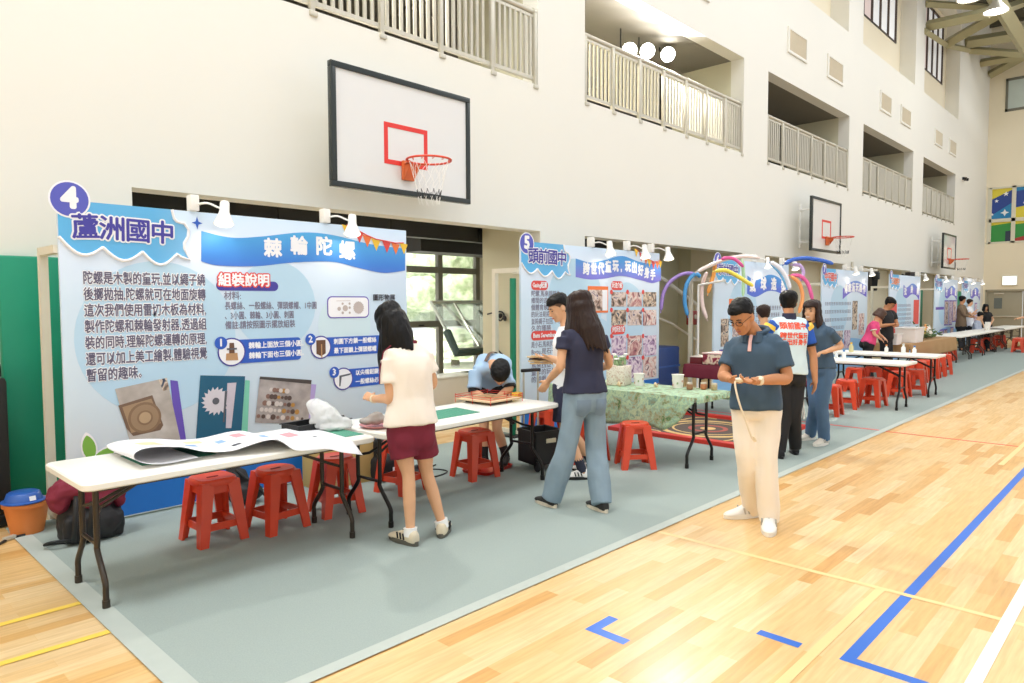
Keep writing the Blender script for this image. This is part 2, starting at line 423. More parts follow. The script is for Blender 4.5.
# floodlights on the balcony
M_flood = mat('floodlight_glass', '#fffdf4', 0.3, var=0, emit=60)
for x, z, lb in ((11.35, 6.45, 'left'), (11.97, 6.6, 'middle'), (12.72, 6.72, 'right')):
    t = thing('floodlight', 'bright floodlight glowing above the second railing, %s one of three' % lb, 'floodlight', (x, 7.75, z), 0, 'balcony floodlights')
    b = MB(); b.lathe([(0.05, 0.16), (0.10, 0.10), (0.15, 0.02), (0.15, 0)], n=20, M=Matrix.Rotation(math.radians(-42), 4, 'Z') @ Matrix.Rotation(math.radians(-65), 4, 'X')); b.build('housing', M_dark, t)
    b = MB(); b.lathe([(0.001, -0.014), (0.14, -0.008), (0.14, 0.0)], n=20, M=Matrix.Rotation(math.radians(-42), 4, 'Z') @ Matrix.Rotation(math.radians(-65), 4, 'X')); b.build('lens', M_flood, t)
    b = MB(); b.tube([(0, 0.08, 0.03), (0, 0.2, 0.12), (0, 0.2, 7.0-z-0.09)], 0.015, 6); b.build('bracket', M_dark, t)
# vents in the upper wall
M_vent = mat('vent_paint', '#d8cdb4', 0.6)
vent = None
for i, x in enumerate((12.4, 17.35, 19.9, 24.3, 26.5, 30.85, 33.1)):
    lab = 'square louvred wall vent, %s along the upper wall' % ('nearest the camera', 'second', 'third', 'fourth', 'fifth', 'sixth', 'farthest')[i]
    if vent is None:
        vent = thing('wall_vent', lab, 'vent', (x, YW, 7.9), 0, 'vents in the upper wall')
        b = MB()
        for a, c in (((-0.58, -0.04, -0.3), (0.58, 0, -0.24)), ((-0.58, -0.04, 0.24), (0.58, 0, 0.3)), ((-0.58, -0.04, -0.24), (-0.51, 0, 0.24)), ((0.51, -0.04, -0.24), (0.58, 0, 0.24))): b.bb(a, c)
        b.build('vent_frame', M_wall, vent)
        b = MB()
        for k in range(9): b.box((-0.44+0.11*k, -0.018, 0), (0.016, 0.06, 0.48), Matrix.Rotation(0.5, 3, 'Z'))
        b.box((0, -0.012, 0), (1.02, 0.012, 0.02))
        b.build('louvre', M_vent, vent)
        b = MB(); b.bb((-0.51, -0.004, -0.24), (0.51, -0.001, 0.24)); b.build('vent_back', mat('vent_dark', '#a5967a', 0.8), vent)
        remember(vent)
    else: dup(vent, (x, YW, 7.9), 0, lab)
# clerestory: ledge, niche wall, pilasters, windows
w = MB()
w.bb((-7, 7.3, ZT-0.2), (XC, 7.55, ZT)); w.bb((-7, 7.5, ZT), (XC, 7.7, 10.58)); w.bb((-7, 7.5, 13.1), (XC, 7.7, 14.5))
for a, c in ((-7, 17.0), (20.45, 23.7), (27.07, 30.35), (33.45, XC)): w.bb((a, 7.5, 10.58), (c, 7.7, 13.1))
w.build('wall_niche', M_wall3, kind='structure')
w = MB()
for a, c in ((14.2, 15.4), (20.9, 22.1), (27.54, 28.7), (34.0, XC)): w.bb((a, 7.0, ZT), (c, 7.5, 14.5))
w.bb((-7, 7.03, 13.3), (33.99, 7.49, 14.5))
w.build('wall_pilaster', M_wall, kind='structure')
M_panel = mat('daylit_blind', '#eef0ee', 0.7, var=0.02)
for n, (a, c) in enumerate(((17.0, 20.45), (23.7, 27.07), (30.35, 33.45))):
    fr = MB(); k = 4
    for i in range(k+1):
        x = a+(c-a)*i/k; fr.bb((x-0.045, 7.50, 10.58), (x+0.045, 7.58, 13.1))
    fr.bb((a, 7.50, 10.55), (c, 7.58, 10.63)); fr.bb((a, 7.50, 13.05), (c, 7.58, 13.13))
    o = fr.build('window_%d' % (n+20), mat('dark_window_frame', '#4a3b33', 0.5), kind='structure')
    for i in range(k):  # opaque panes given a faint glow to stand in for daylight
        g = MB(); g.bb((a+(c-a)*i/k, 7.55, 10.6), (a+(c-a)*(i+1)/k, 7.56, 13.1)); g.build('pane', [mat('rosy_pane', '#ecd9d4', 0.25, var=0.02, emit=0.25), mat('frosted_pane', '#f0f2f2', 0.25, var=0.02, emit=0.35)][i % 2 if i < 2 else 1], o)
# far wall with double door, mural windows, upper window
fx = XC
w = MB(); w.bb((-7.3, -8, 0), (-7, 11, 14.5)); w.build('wall_sun_block', M_wall, kind='structure')  # unseen end wall added to keep the sun out of the hall
w = MB()
DY0, DY1, DZ = 4.0, 6.88, 2.22
w.bb((fx, DY1, 0), (fx+0.3, 7.0, 14.5)); w.bb((fx, -8, DZ), (fx+0.3, DY1, 4.42)); w.bb((fx, -8, 0), (fx+0.3, DY0, DZ))
w.bb((fx, 6.86, 4.42), (fx+0.3, DY1, 7.06)); w.bb((fx, -8, 7.06), (fx+0.3, DY1, 14.5)); w.bb((fx, -8, 4.42), (fx+0.3, 2.6, 7.06))
w.build('wall_far', M_wall3, kind='structure')
M_door = mat('greige_door', '#a39d87', 0.5, var=0.03)
for n, (a, c) in enumerate(((5.44, 6.86), (4.02, 5.44))):
    d = MB(); d.bb((fx+0.05, a+0.01, 0.01), (fx+0.11, c-0.01, DZ-0.05), 0.008)
    o = d.build('door_%d' % (n+1), M_door, kind='structure')
    yc = a+0.95 if n == 0 else a+0.6
    g = MB(); g.bb((fx+0.035, yc-0.16, 1.35), (fx+0.055, yc+0.16, 1.85)); g.build('pane', mat('wired_glass', '#6f7876', 0.15, var=0.05), o)
    h = MB(); h.box((fx+0.0, (a+c)/2, 0.98), (0.05, c-a-0.2, 0.06), bev=0.012); h.build('push_bar', M_rail, o)
    h = MB(); h.box((fx+0.02, c-0.5 if n == 0 else a+0.5, 2.06), (0.06, 0.4, 0.07), bev=0.01); h.build('door_closer', M_rail, o)
t = MB(); t.bb((fx-0.02, 6.82, 0), (fx+0.12, 6.9, DZ)); t.bb((fx-0.02, DY0-0.06, 0), (fx+0.12, DY0+0.02, DZ)); t.bb((fx-0.02, DY0, DZ-0.06), (fx+0.12, 6.9, DZ+0.03))
t.build('trim_1', M_door, kind='structure')
e = thing('exit_sign', 'glowing white exit light box above the far double door', 'sign', (fx, 5.95, 2.66))
b = MB(); b.box((-0.05, 0, 0), (0.1, 0.6, 0.46), bev=0.02); b.build('sign_box', M_white, e)
b = MB(); b.box((-0.103, 0, 0), (0.006, 0.53, 0.39)); b.build('lit_face', mat('lit_sign', '#eefff6', 0.4, var=0, emit=1.3), e)
mural = MB()
ys = [6.86, 5.98, 5.82, 4.6, 4.46, 3.2]
M_mur = {k: mat('mural_'+k, v, 0.35, var=0.12, scale=2) for k, v in dict(blue='#20408f', sky='#1f83b8', yellow='#d8c93a', green='#2f8f3f', red='#a8322e', dark='#27324a', white='#eef0ee').items()}
MUR = mural
mural.bb((fx-0.02, 2.6, 5.42), (fx+0.1, 6.86, 5.58)); 
for y in (6.84, 5.9, 4.53, 3.2): mural.bb((fx-0.02, y-0.08, 4.42), (fx+0.1, y+0.08, 7.06))
mural.bb((fx-0.02, 2.6, 6.98), (fx+0.1, 6.86, 7.06)); mural.bb((fx-0.02, 2.6, 4.42), (fx+0.1, 6.86, 4.5))
mo = mural.build('window_30', M_ivory, kind='structure')
def mpoly(pts, col, dx=0.0):
    m_ = MB(); m_.slab(pts, fx+0.05-dx, fx+0.06-dx, 'X'); return m_.build('painted_pane', M_mur[col], mo)
def star(cy, cz, r, col='white', dx=0.006, n=5):
    mpoly([(cy+(r if i % 2 == 0 else r*0.42)*math.sin(PI*i/n), cz+(r if i % 2 == 0 else r*0.42)*math.cos(PI*i/n)) for i in range(2*n)], col, dx)
for (a, c) in ((6.78, 5.96), (5.84, 4.6), (4.46, 3.28)):
    mpoly([(a, 5.58), (c, 5.58), (c, 6.98), (a, 6.98)], 'blue'); mpoly([(a, 4.5), (c, 4.5), (c, 5.42), (a, 5.42)], 'green')
    mpoly([(a, 5.28), (c, 5.36), (c, 5.42), (a, 5.42)], 'yellow', 0.003)
mpoly([(6.78, 6.5), (5.96, 6.9), (5.96, 6.98), (6.78, 6.98)], 'yellow', 0.003)
mpoly([(6.78, 5.58), (5.96, 5.58), (5.96, 6.3), (6.78, 5.75)], 'sky', 0.003)
star(6.22, 6.72, 0.12); star(6.58, 6.42, 0.09); star(6.74, 5.8, 0.07)
star(6.25, 5.85, 0.17, n=4); mpoly([(6.2, 4.5), (5.96, 4.5), (5.96, 5.0), (6.2, 4.98)], 'dark', 0.003)
mpoly([(5.84, 5.58), (4.6, 5.58), (4.6, 6.25), (5.84, 6.05)], 'yellow', 0.003); mpoly([(5.84, 6.8), (4.6, 6.95), (4.6, 6.98), (5.84, 6.98)], 'sky', 0.003)
mpoly([(5.84, 4.5), (4.6, 4.5), (4.6, 4.95), (5.84, 4.62)], 'red', 0.003); star(5.35, 6.5, 0.16); star(5.5, 6.25, 0.07); star(5.0, 6.6, 0.1); star(5.3, 5.1, 0.14, n=6)
fr = MB(); fr.bb((fx-0.03, 4.0, 10.5), (fx+0.05, 6.36, 10.62)); fr.bb((fx-0.03, 4.0, 11.9), (fx+0.05, 6.36, 12.02)); fr.bb((fx-0.03, 6.26, 10.5), (fx+0.05, 6.36, 12.0)); fr.bb((fx-0.03, 4.0, 10.5), (fx+0.05, 4.1, 12.0))
o = fr.build('window_31', M_frame, kind='structure')
g = MB(); g.bb((fx-0.012, 4.05, 10.55), (fx-0.002, 6.3, 11.95)); g.build('pane', mat('pale_pane', '#c3cfc8', 0.12, var=0.1, scale=1.5), o)
# roof deck and steel trusses
w = MB(); w.bb((-7, -8, 14.5), (XC+0.3, 8.0, 14.7))
for i in range(24): w.bb((5+1.5*i, -8, 14.38), (5.12+1.5*i, 8.0, 14.5))
w.build('ceiling', mat('roof_deck', '#5d5a4a', 0.7, var=0.1), kind='structure')
M_steel = mat('truss_paint', '#a9a37f', 0.55, var=0.04)
TR = [('nearest roof truss at the upper right, its beams meeting the pilaster left of the lamps', [((925.5, 3.6), 7.0, (1003, 8.5), 5.2, 0.13), ((927, 26), 7.0, (990, 12.5), 5.0, 0.19), ((925, 31), 6.98, (946, 45), 6.98, 0.12)]),
      ('middle roof truss at the upper right, running out below the two lamps', [((946, 44), 7.0, (1003, 11.5), 5.0, 0.20), ((993, -6), 5.0, (1032, 58), 4.6, 0.26), ((1000, 11), 5.0, (1030, 0), 4.5, 0.16), ((946, 45), 6.98, (969, 50), 6.98, 0.12)]),
      ('farthest roof truss at the upper right, fanning out from the hall corner', [((965, 43), 7.0, (1030, 33), 5.0, 0.24), ((969, 50), 7.0, (1030, 54.5), 5.0, 0.16), ((980.5, 63), 7.0, (1030, 55), 5.2, 0.18), ((989.5, 75), 6.95, (1030, 53), 5.4, 0.2)])]
for lb, beams in TR:
    o0 = on_y(beams[0][0][0], beams[0][0][1], 7.0); t = thing('roof_truss', lb, 'truss', o0)
    for (p, yp, q, yq, r_) in beams:
        u, v = on_y(p[0], p[1], yp)-o0, on_y(q[0], q[1], yq)-o0; far = v+(v-u)*(0.9 if yq < 6.5 else 0.0)
        b = MB(); b.tube([u, v, far] if q[0] > 1020 else [u, v], r_, 4); b.build('beam', M_steel, t)
M_lamp = mat('lamp_glow', '#fffdf2', 0.3, var=0, emit=14)
for (px, py, lb) in ((970, -1, 'cut by the top edge of the photo'), (996, 12, 'the lower and farther of two')):
    p = on_z(px, py, 10.7)
    t = thing('high_bay_lamp', 'round glowing high bay lamp, %s' % lb, 'lamp', p, 0, 'high bay lamps')
    b = MB(); b.lathe([(0.06, 0.5), (0.1, 0.36), (0.16, 0.26), (0.36, 0.0), (0.34, 0.0), (0.15, 0.24)], n=24); b.build('reflector', M_rail, t)
    b = MB(); b.lathe([(0.002, 0.02), (0.325, 0.025), (0.325, 0.04), (0.002, 0.05)], n=24); b.build('lens', M_lamp, t)
    b = MB(); b.tube([(0, 0, 0.5), (0, 0, 14.3-p.z)], 0.02, 6); b.build('hanger', M_rail, t)
b = thing('security_camera', 'tiny dark security camera pair high on the wall near the corner', 'camera', (35.0, 7.0, 6.88))
c = MB(); c.box((0, -0.02, 0), (0.5, 0.04, 0.14)); c.build('mounting_plate', M_white, b)
for dx in (-0.16, 0.16):
    c = MB(); c.tube([(dx, -0.04, 0), (dx, -0.2, -0.03)], 0.06, 10); c.build('camera_barrel', M_dark, b)
# ================================================================== BOOTH DISPLAY PANELS
PY0 = 6.0; PWID = 3.2; PHT = 2.47
T_board = ramp_mat('panel_print', [(0.0, '#e9f0f6'), (0.35, '#d6e7f3'), (0.7, '#cfe2f1'), (0.9, '#dbe6f5'), (1.0, '#cfe3f5')], 'GRAD', axis=(2, 0, 2.47), rough=0.45)
T_circle = mat('print_pale_blue', '#bcdcf0', 0.45, var=0.02)
T_cloud = ramp_mat('print_cloud_blue', [(0, '#5fb6ea'), (0.6, '#62b4e6'), (1, '#8dc3ea')], 'GRAD', axis=(0, 0, 1.1), rough=0.45)
T_white = mat('print_white', '#f7f7fa', 0.45, var=0.0)
T_navy = mat('print_indigo', '#4540a0', 0.45, var=0.03)
T_badge = mat('print_badge', '#5a5fc0', 0.45, var=0.03)
T_blue = mat('print_royal_blue', '#2d5fc4', 0.45, var=0.03)
T_grey = mat('print_grey_text', '#817e92', 0.5, var=0.0)
T_orange = mat('print_orange', '#ee7a3c', 0.45, var=0.0)
T_redp = mat('print_red', '#e04a44', 0.45, var=0.02)
T_yel = mat('print_yellow', '#f2c53a', 0.45, var=0.0)
T_green = mat('print_green', '#7fb546', 0.45, var=0.05)
T_deep = mat('print_sea_blue', '#1f74c9', 0.45, var=0.03)
T_ribbon = ramp_mat('print_ribbon', [(0, '#4f6fd6'), (0.35, '#3f84dc'), (1, '#52aee8')], 'GRAD', axis=(2, 1.95, 2.35), rough=0.45)
T_ribbon2 = ramp_mat('print_ribbon_violet', [(0, '#6a63cf'), (0.4, '#7d7bd8'), (1, '#4a9be0')], 'GRAD', axis=(2, 1.9, 2.3), rough=0.45)
T_lilac = mat('print_lilac', '#b9a6dc', 0.45, var=0.0)
T_purple = mat('print_purple', '#6a54b8', 0.45, var=0.0)
T_mint = mat('print_mint', '#7fcfb2', 0.45, var=0.0)
PH = [photo_mat('snapshot_a', ['#3b332f', '#8a6f60', '#c9b3a6', '#e8d9d0', '#5a4a6a'], 7),
      photo_mat('snapshot_b', ['#4a2f33', '#b5757a', '#dcbcae', '#efe4de', '#6b3540'], 6),
      photo_mat('snapshot_c', ['#2c2a2a', '#6f6258', '#b89f8a', '#e9d7bd', '#39445c'], 8),
      photo_mat('snapshot_d', ['#5a3d52', '#a98ab0', '#d8c3d6', '#f0e4ea', '#7b5a86'], 7)]
def layer(parent, name, pts, n, m):
    c = PRINTS.get(parent.name, 0); PRINTS[parent.name] = c+1; y = -0.0012*n-0.00002*c
    b = MB(); b.slab(pts, y-0.0005, y, 'Y'); return b.build(name, m, parent, smooth=False)
def spline2(pts, k=6): return [(p.x, p.y) for p in smooth_path([(a, b, 0) for a, b in pts], k)]
def grow(pts, d):
    cx = sum(p[0] for p in pts)/len(pts); cz = sum(p[1] for p in pts)/len(pts); out = []; n = len(pts)
    ar = sum(pts[i][0]*pts[(i+1) % n][1]-pts[(i+1) % n][0]*pts[i][1] for i in range(n)); sg = 1 if ar > 0 else -1
    for i in range(n):
        a, b, c = V(pts[i-1]), V(pts[i]), V(pts[(i+1) % n])
        t = ((b-a).normalized()+(c-b).normalized())
        if t.length < 1e-6: t = c-b
        t.normalize(); out.append((b.x+t.y*d*sg, b.y-t.x*d*sg))
    return out
def cloud(cx0, z0, w, dz=0.0):
    """the blue title cloud hanging from the top left corner"""
    top = [(0.0, 2.47), (w*0.86, 2.47)]
    right = [(w*0.875, 2.40), (w*0.90, 2.375), (w*0.96, 2.365), (w*0.995, 2.32), (w*0.99, 2.26), (w*0.955, 2.205), (w*0.955, 2.16), (w*1.0, 2.07), (w*0.93, 2.085)]
    bumps = []
    for a, c, za, zb, d in ((w*0.89, w*0.61, 2.11, 2.115, 0.095), (w*0.61, w*0.31, 2.115, 2.135, 0.085), (w*0.31, 0.0, 2.135, 2.20, 0.095)):
        for i in range(9):
            t = i/8; bumps.append((a+(c-a)*t, za+(zb-za)*t-d*math.sin(PI*t)))
    return top+right+bumps
def clip_light(x, p, label, flip=1):
    t = thing('clip_spotlight', label, 'lamp', (p.location.x+x, PY0+0.02, PHT), 0, 'white clip lamps along the panel tops')
    b = MB(); b.box((0, 0.0, 0.072), (0.075, 0.09, 0.135), bev=0.01); b.build('clamp', M_white, t)
    b = MB(); b.tube(smooth_path([(0.02, -0.03, 0.06), (0.08, -0.1, 0.07), (0.15, -0.17, 0.03), (0.17, -0.19, 0.05)], 4), 0.01, 6); b.build('arm', M_white, t)
    R = Matrix.Translation((0.175, -0.2, 0.0)) @ Matrix.Rotation(math.radians(-14), 4, 'X') @ Matrix.Rotation(math.radians(10*flip), 4, 'Y')
    b = MB(); b.lathe([(0.035, 0.085), (0.038, 0.075), (0.04, 0.0), (0.045, -0.02), (0.082, -0.11), (0.078, -0.11), (0.04, -0.02), (0.002, 0.0)], n=20, M=R); b.build('lamp_shade', M_white, t)
    b = MB(); b.ball(R @ V((0, 0, -0.07)), 0.035, 12, 8); b.build('bulb', mat('warm_bulb', '#fff7e0', 0.3, var=0, emit=9), t)
    l = bpy.data.lights.new('clip_spot', 'SPOT'); l.energy = 5; l.spot_size = 2.0; l.spot_blend = 0.8; l.color = rgb('#fff4e0')[:3]; l.shadow_soft_size = 0.05
    o = bpy.data.objects.new('clip_spot_light', l); COL.objects.link(o); o.parent = t; o.location = (0.18, -0.24, -0.09); o.rotation_euler = (math.radians(38), 0, 0)
def panel_base(x0, num, label, post=0.46, ztop=2.14, wd=PWID):
    p = thing('display_panel', label, 'display panel', (x0, PY0, 0), 0, 'numbered booth display panels')
    b = MB(); b.bb((0, 0, 0.02), (wd, 0.035, PHT), 0.003); b.build('board', T_board, p)
    b = MB(); b.bb((-0.03, post-0.03, 0), (0.03, post+0.03, ztop)); b.bb((-0.028, 0.036, ztop-0.06), (0.028, post, ztop)); b.bb((-0.028, 0.036, 0.04), (0.028, post, 0.09))
    b.bb((wd-0.05, post-0.03, 0), (wd, post+0.03, ztop)); b.bb((wd-0.05, 0.036, ztop-0.06), (wd, post, ztop)); b.bb((0.03, post-0.02, ztop-0.05), (wd-0.05, post+0.02, ztop))
    b.build('stand_frame', mat('cream_frame', '#e6dfcc', 0.5), p)
    bx, bz = (0.08, 2.478) if num == '4' else (0.10, 2.445)
    layer(p, 'badge', circ(bx, bz, 0.138), 5, T_white); layer(p, 'badge', circ(bx, bz, 0.125), 6, T_badge)
    lettering(num, 0.21 if len(num) == 1 else 0.16, bx, bz+0.005, -0.0092, T_white, p, off=0.012)
    return p
def title_cloud(p, w, chars, y=2.30, size=0.24, m=None, col=None, dx=0.0):
    c = cloud(0, 0, w)
    layer(p, 'title_cloud', c, 3, m or T_cloud)
    b = MB(); b.tube([(a, -0.005, z) for a, z in c[1:]], 0.0125, 6); b.build('cloud_outline', T_white, p)
    n = len(chars)
    for off, k, mm in ((size*0.085, 0.0075, T_white), (size*0.022, 0.0100, col or T_navy)):
        for i, ch in enumerate(chars):
            lettering(ch, size, dx+w*(0.19+0.195*i), y-0.01*i/n, -k, mm, p, off=off, rot=0.06 if i == 0 else -0.02)
def ribbon(p, x0, top, bot, m, n=2):
    layer(p, 'ribbon', spline2(top, 8)+list(reversed(spline2(bot, 8))), n, m)
def bunting(p, pts, n=4):
    cols = [T_yel, T_redp, T_orange, T_yel, T_redp, T_orange, T_yel]
    for i, (x, z) in enumerate(pts):
        layer(p, 'pennant', [(x-0.055, z+0.05), (x+0.055, z+0.03), (x+0.005, z-0.075)], n, cols[i % 7])
    b = MB(); b.tube([(x, -0.006, z+0.045) for x, z in pts], 0.006, 5); b.build('string', T_redp, p)

# ---- panel 4 (nearest), measured on the board itself
P4 = panel_base(1.46, '4', 'nearest blue display panel, numbered 4, behind the long white table')
def q4(px, py):
    v = on_y(px, py, PY0); return (v.x-1.46, v.z)
layer(P4, 'backdrop_circle', circ(*q4(161, 338), 0.62, 48), 1, T_circle)
layer(P4, 'backdrop_circle', circ(*q4(276, 305), 0.40, 40), 1, T_circle)
layer(P4, 'backdrop_circle', circ(*q4(345, 325), 0.30, 36), 1, mat('print_pale_aqua', '#d3e9f0', 0.45, var=0))
layer(P4, 'ground_wave', [(0.0, 0.03)]+spline2([(0.0, 0.24), (0.5, 0.28), (1.0, 0.32), (1.6, 0.34), (2.3, 0.35), (3.2, 0.36)])+[(3.2, 0.03)], 1, T_deep)
layer(P4, 'ground_hill', spline2([(1.2, 0.33), (1.6, 0.42), (2.0, 0.48), (2.5, 0.50), (3.0, 0.47), (3.2, 0.45)])+[(3.2, 0.34), (1.2, 0.32)], 2, T_green)
title_cloud(P4, 0.94, '蘆洲國中', 2.272, 0.195)
layer(P4, 'sparkle', [(a+q4(197, 223)[0], b+q4(197, 223)[1]) for a, b in ((0, 0.055), (0.012, 0.012), (0.045, 0), (0.012, -0.012), (0, -0.055), (-0.012, -0.012), (-0.045, 0), (-0.012, 0.012))], 2, T_blue)
zz = lambda pts: [q4(180+a/3.938, 170+b/3.938) for a, b in pts]
rt = zz([(83, 240), (200, 266), (320, 262), (480, 246), (600, 256), (750, 292), (886, 310)]); rb = zz([(83, 360), (150, 376), (300, 379), (450, 364), (600, 362), (700, 385), (800, 405), (886, 396)])
ribbon(P4, 0, rt, rb, T_ribbon)
for ch, a, b, s in (('棘', 365, 312, 0.175), ('輪', 468, 303, 0.18), ('陀', 566, 305, 0.185), ('螺', 658, 322, 0.19)):
    x, z = zz([(a, b)])[0]; lettering(ch, s, x, z, -0.0055, T_white, P4, off=0.007)
bunting(P4, zz([(655, 235), (704, 258), (735, 275), (770, 290), (812, 298), (847, 305), (879, 304)]))
rows = ['陀螺是木製的童玩,並以繩子繞', '後擲拋抽,陀螺就可在地面旋轉', '這次我們使用雷切木板為材料,', '製作陀螺和棘輪發射器,透過組', '裝的同時,理解陀螺運轉的原理,', '還可以加上美工繪製,體驗視覺', '暫留的趣味。']
xa, za = q4(82.5, 278.5); xb, zb = q4(87, 376.5); xr = q4(205, 278.7)[0]
for i, s in enumerate(rows):
    z = za+(zb-za)*i/6
    for off, k, m in ((0.009, 0.0030, T_white), (0.0025, 0.0042, mat('print_body_text', '#635f76', 0.5, var=0))):
        o = lettering(s.replace(',', '，').replace('，', ','), 0.105, 0, 0, -k, m, P4, off=off, align='LEFT')
        w_ = max(v.co.x for v in o.data.vertices); full = (xr-xa)*(1 if i < 6 else 0.43)
        for v in o.data.vertices: v.co.x = xa+v.co.x*full/w_; v.co.z += z
# step list heading
h0, h1 = q4(216, 285), q4(278, 285)
layer(P4, 'heading_pill', rrect(h1[0]-h0[0], 0.085, 0.042, 5, (h0[0]+h1[0])/2, h0[1]-0.004), 2, T_navy)
xh, zh = q4(246.5, 281)
for off, k, m in ((0.015, 0.0045, T_redp), (0.004, 0.006, T_white)): lettering('組裝說明', 0.118, xh-0.02, zh, -k, m, P4, off=off)
for i, (s, a, b, fx1) in enumerate((('材料:', 172, 497, 240), ('長螺絲、一般螺絲、彈頭螺帽、1中圓', 175, 537, 537), ('、3小圓、棘輪、3小圓、刺圓', 175, 576, 447), ('備註:請按照圖示擺放組裝', 177, 614, 453))):
    (x0, z0), (x1, _) = zz([(a, b), (fx1, b)])
    o = lettering(s, 0.075, 0, 0, -0.003, T_grey, P4, off=0.0015, align='LEFT'); w_ = max(v.co.x for v in o.data.vertices)
    for v in o.data.vertices: v.co.x = x0+v.co.x*(x1-x0)/w_; v.co.z += z0
def step(num, cpx, rad, bpx, x1, lines, fs):
    (cx, cz) = q4(*cpx); x1 = q4(x1, cpx[1])[0]
    hgt = 0.21 if num == '1' else 0.185
    layer(P4, 'step_banner', rrect(x1-cx, hgt, 0.03, 4, (cx+x1)/2, cz), 2, T_blue)
    layer(P4, 'step_disc', circ(cx, cz, rad), 3, T_navy); layer(P4, 'step_disc', circ(cx, cz, rad-0.012), 4, T_white)
    bx, bz = q4(*bpx); layer(P4, 'step_number', circ(bx, bz, 0.055), 5, T_blue); lettering(num, 0.09, bx, bz, -0.0075, T_white, P4, off=0.004)
    for i, s in enumerate(lines): lettering(s, fs, cx+rad+0.03, cz+0.045-0.09*i, -0.004, T_white, P4, off=0.002, align='LEFT', sx=0.93)
    return cx, cz
cx, cz = step('1', (231.5, 352), 0.125, (220.6, 343), 300.6, ['棘輪上面放三個小圓。', '棘輪下面也三個小圓。'], 0.062)
b_ = mat('print_walnut', '#6b4a35', 0.5); c_ = mat('print_kraft', '#c09468', 0.5); g_ = mat('print_steel', '#5e6068', 0.5)
layer(P4, 'step_picture', [(cx-0.055, cz-0.07), (cx+0.055, cz-0.075), (cx+0.05, cz-0.01), (cx-0.05, cz-0.01)], 5, c_); layer(P4, 'step_picture', [(cx-0.025, cz-0.01), (cx+0.025, cz-0.01), (cx+0.02, cz+0.08), (cx-0.02, cz+0.08)], 6, b_); layer(P4, 'step_picture', [(cx-0.045, cz+0.02), (cx+0.045, cz+0.02), (cx+0.045, cz+0.035), (cx-0.045, cz+0.035)], 7, g_)
cx, cz = step('2', (320.6, 347.3), 0.112, (310.2, 339.3), 394, ['刺圓下方鎖一般螺絲', '最下面鎖上彈頭螺帽'], 0.06)
layer(P4, 'step_picture', [(cx-0.05, cz-0.06), (cx, cz-0.085), (cx+0.05, cz-0.06), (cx+0.05, cz+0.07), (cx-0.05, cz+0.07)], 5, b_); layer(P4, 'step_picture', [(cx, cz-0.1), (cx+0.012, cz-0.1), (cx+0.012, cz+0.03), (cx, cz+0.03)], 6, c_)
cx, cz = step('3', (343, 378.8), 0.112, (333.9, 372.3), 394, ['以尖嘴鉗鎖緊', '一般螺絲必須'], 0.06)
layer(P4, 'step_picture', [(cx-0.05, cz-0.07), (cx-0.035, cz-0.07), (cx-0.02, cz+0.02), (cx+0.085, cz+0.035), (cx+0.085, cz+0.05), (cx-0.045, cz+0.035)], 5, g_)
(dx0, dz0), (dx1, dz1) = q4(327.2, 319.3), q4(368.6, 295.6)
dw, dh, dcx, dcz = dx1-dx0, 0.215, (dx0+dx1)/2, (dz0+dz1)/2
layer(P4, 'diagram_box', rrect(dw, dh, 0.05, 5, dcx, dcz), 2, T_purple); layer(P4, 'diagram_box', rrect(dw-0.022, dh-0.022, 0.042, 5, dcx, dcz), 3, T_white)
M_taupe = mat('print_taupe', '#c3b7b2', 0.5, var=0)
layer(P4, 'diagram_gear', [(dcx+0.115+(0.065 if i % 2 else 0.057)*math.cos(2*PI*i/36), dcz-0.005+(0.065 if i % 2 else 0.057)*math.sin(2*PI*i/36)) for i in range(36)], 4, M_taupe)
for ax_, az_, r_ in ((-0.04, -0.01, 0.03), (-0.11, -0.015, 0.02), (-0.07, 0.035, 0.012), (-0.07, -0.055, 0.014), (0.01, 0.035, 0.012), (0.01, -0.005, 0.013), (0.01, -0.055, 0.012)): layer(P4, 'diagram_disc', circ(dcx+ax_, dcz+az_, r_, 14), 4, M_taupe)
layer(P4, 'diagram_bar', [(dcx-0.14, dcz+0.06), (dcx+0.02, dcz+0.062), (dcx+0.02, dcz+0.066), (dcx-0.14, dcz+0.064)], 4, M_taupe)
lettering('圖形物展', 0.07, *q4(384, 298), -0.003, mat('print_black', '#3a3842', 0.5, var=0), P4, off=0.002)
# printed photographs
def quad(px): return [q4(*p) for p in px]
layer(P4, 'photo_backing', quad([(170, 380), (177.5, 381), (186, 441), (176, 441)]), 2, T_purple)
layer(P4, 'photo_print', quad([(114.8, 389), (166.5, 377.8), (180.5, 441), (130, 443)]), 3, ramp_mat('photo_concrete', [(0.3, '#9d948c'), (0.5, '#b9b0a7'), (0.7, '#d4cdc6')], 'NOISE', 4))
layer(P4, 'photo_print', quad([(118, 405.5), (152, 395), (163, 425), (160, 430), (133, 436), (126, 428)]), 4, mat('photo_board', '#7d6350', 0.5, var=0.1, scale=12)); layer(P4, 'photo_print', quad([(122, 407), (151, 398.5), (160.5, 423), (131, 433)]), 5, mat('photo_ply', '#a98d6d', 0.5, var=0.1))
for r_, c2, n_ in ((0.125, '#8d7258', 6), (0.105, '#a2876a', 7), (0.06, '#93775c', 8), (0.045, '#bda17f', 9)): layer(P4, 'photo_print', circ(*q4(144.5, 417.5), r_, 28), n_, mat('photo_wood'+c2, c2, 0.5, var=0.05))
layer(P4, 'photo_print', quad([(158, 379.6), (166.5, 377.8), (169, 389), (163, 391)]), 4, PH[2])
layer(P4, 'photo_backing', quad([(245, 380), (249.5, 380.5), (247, 441), (240, 441)]), 2, T_mint)
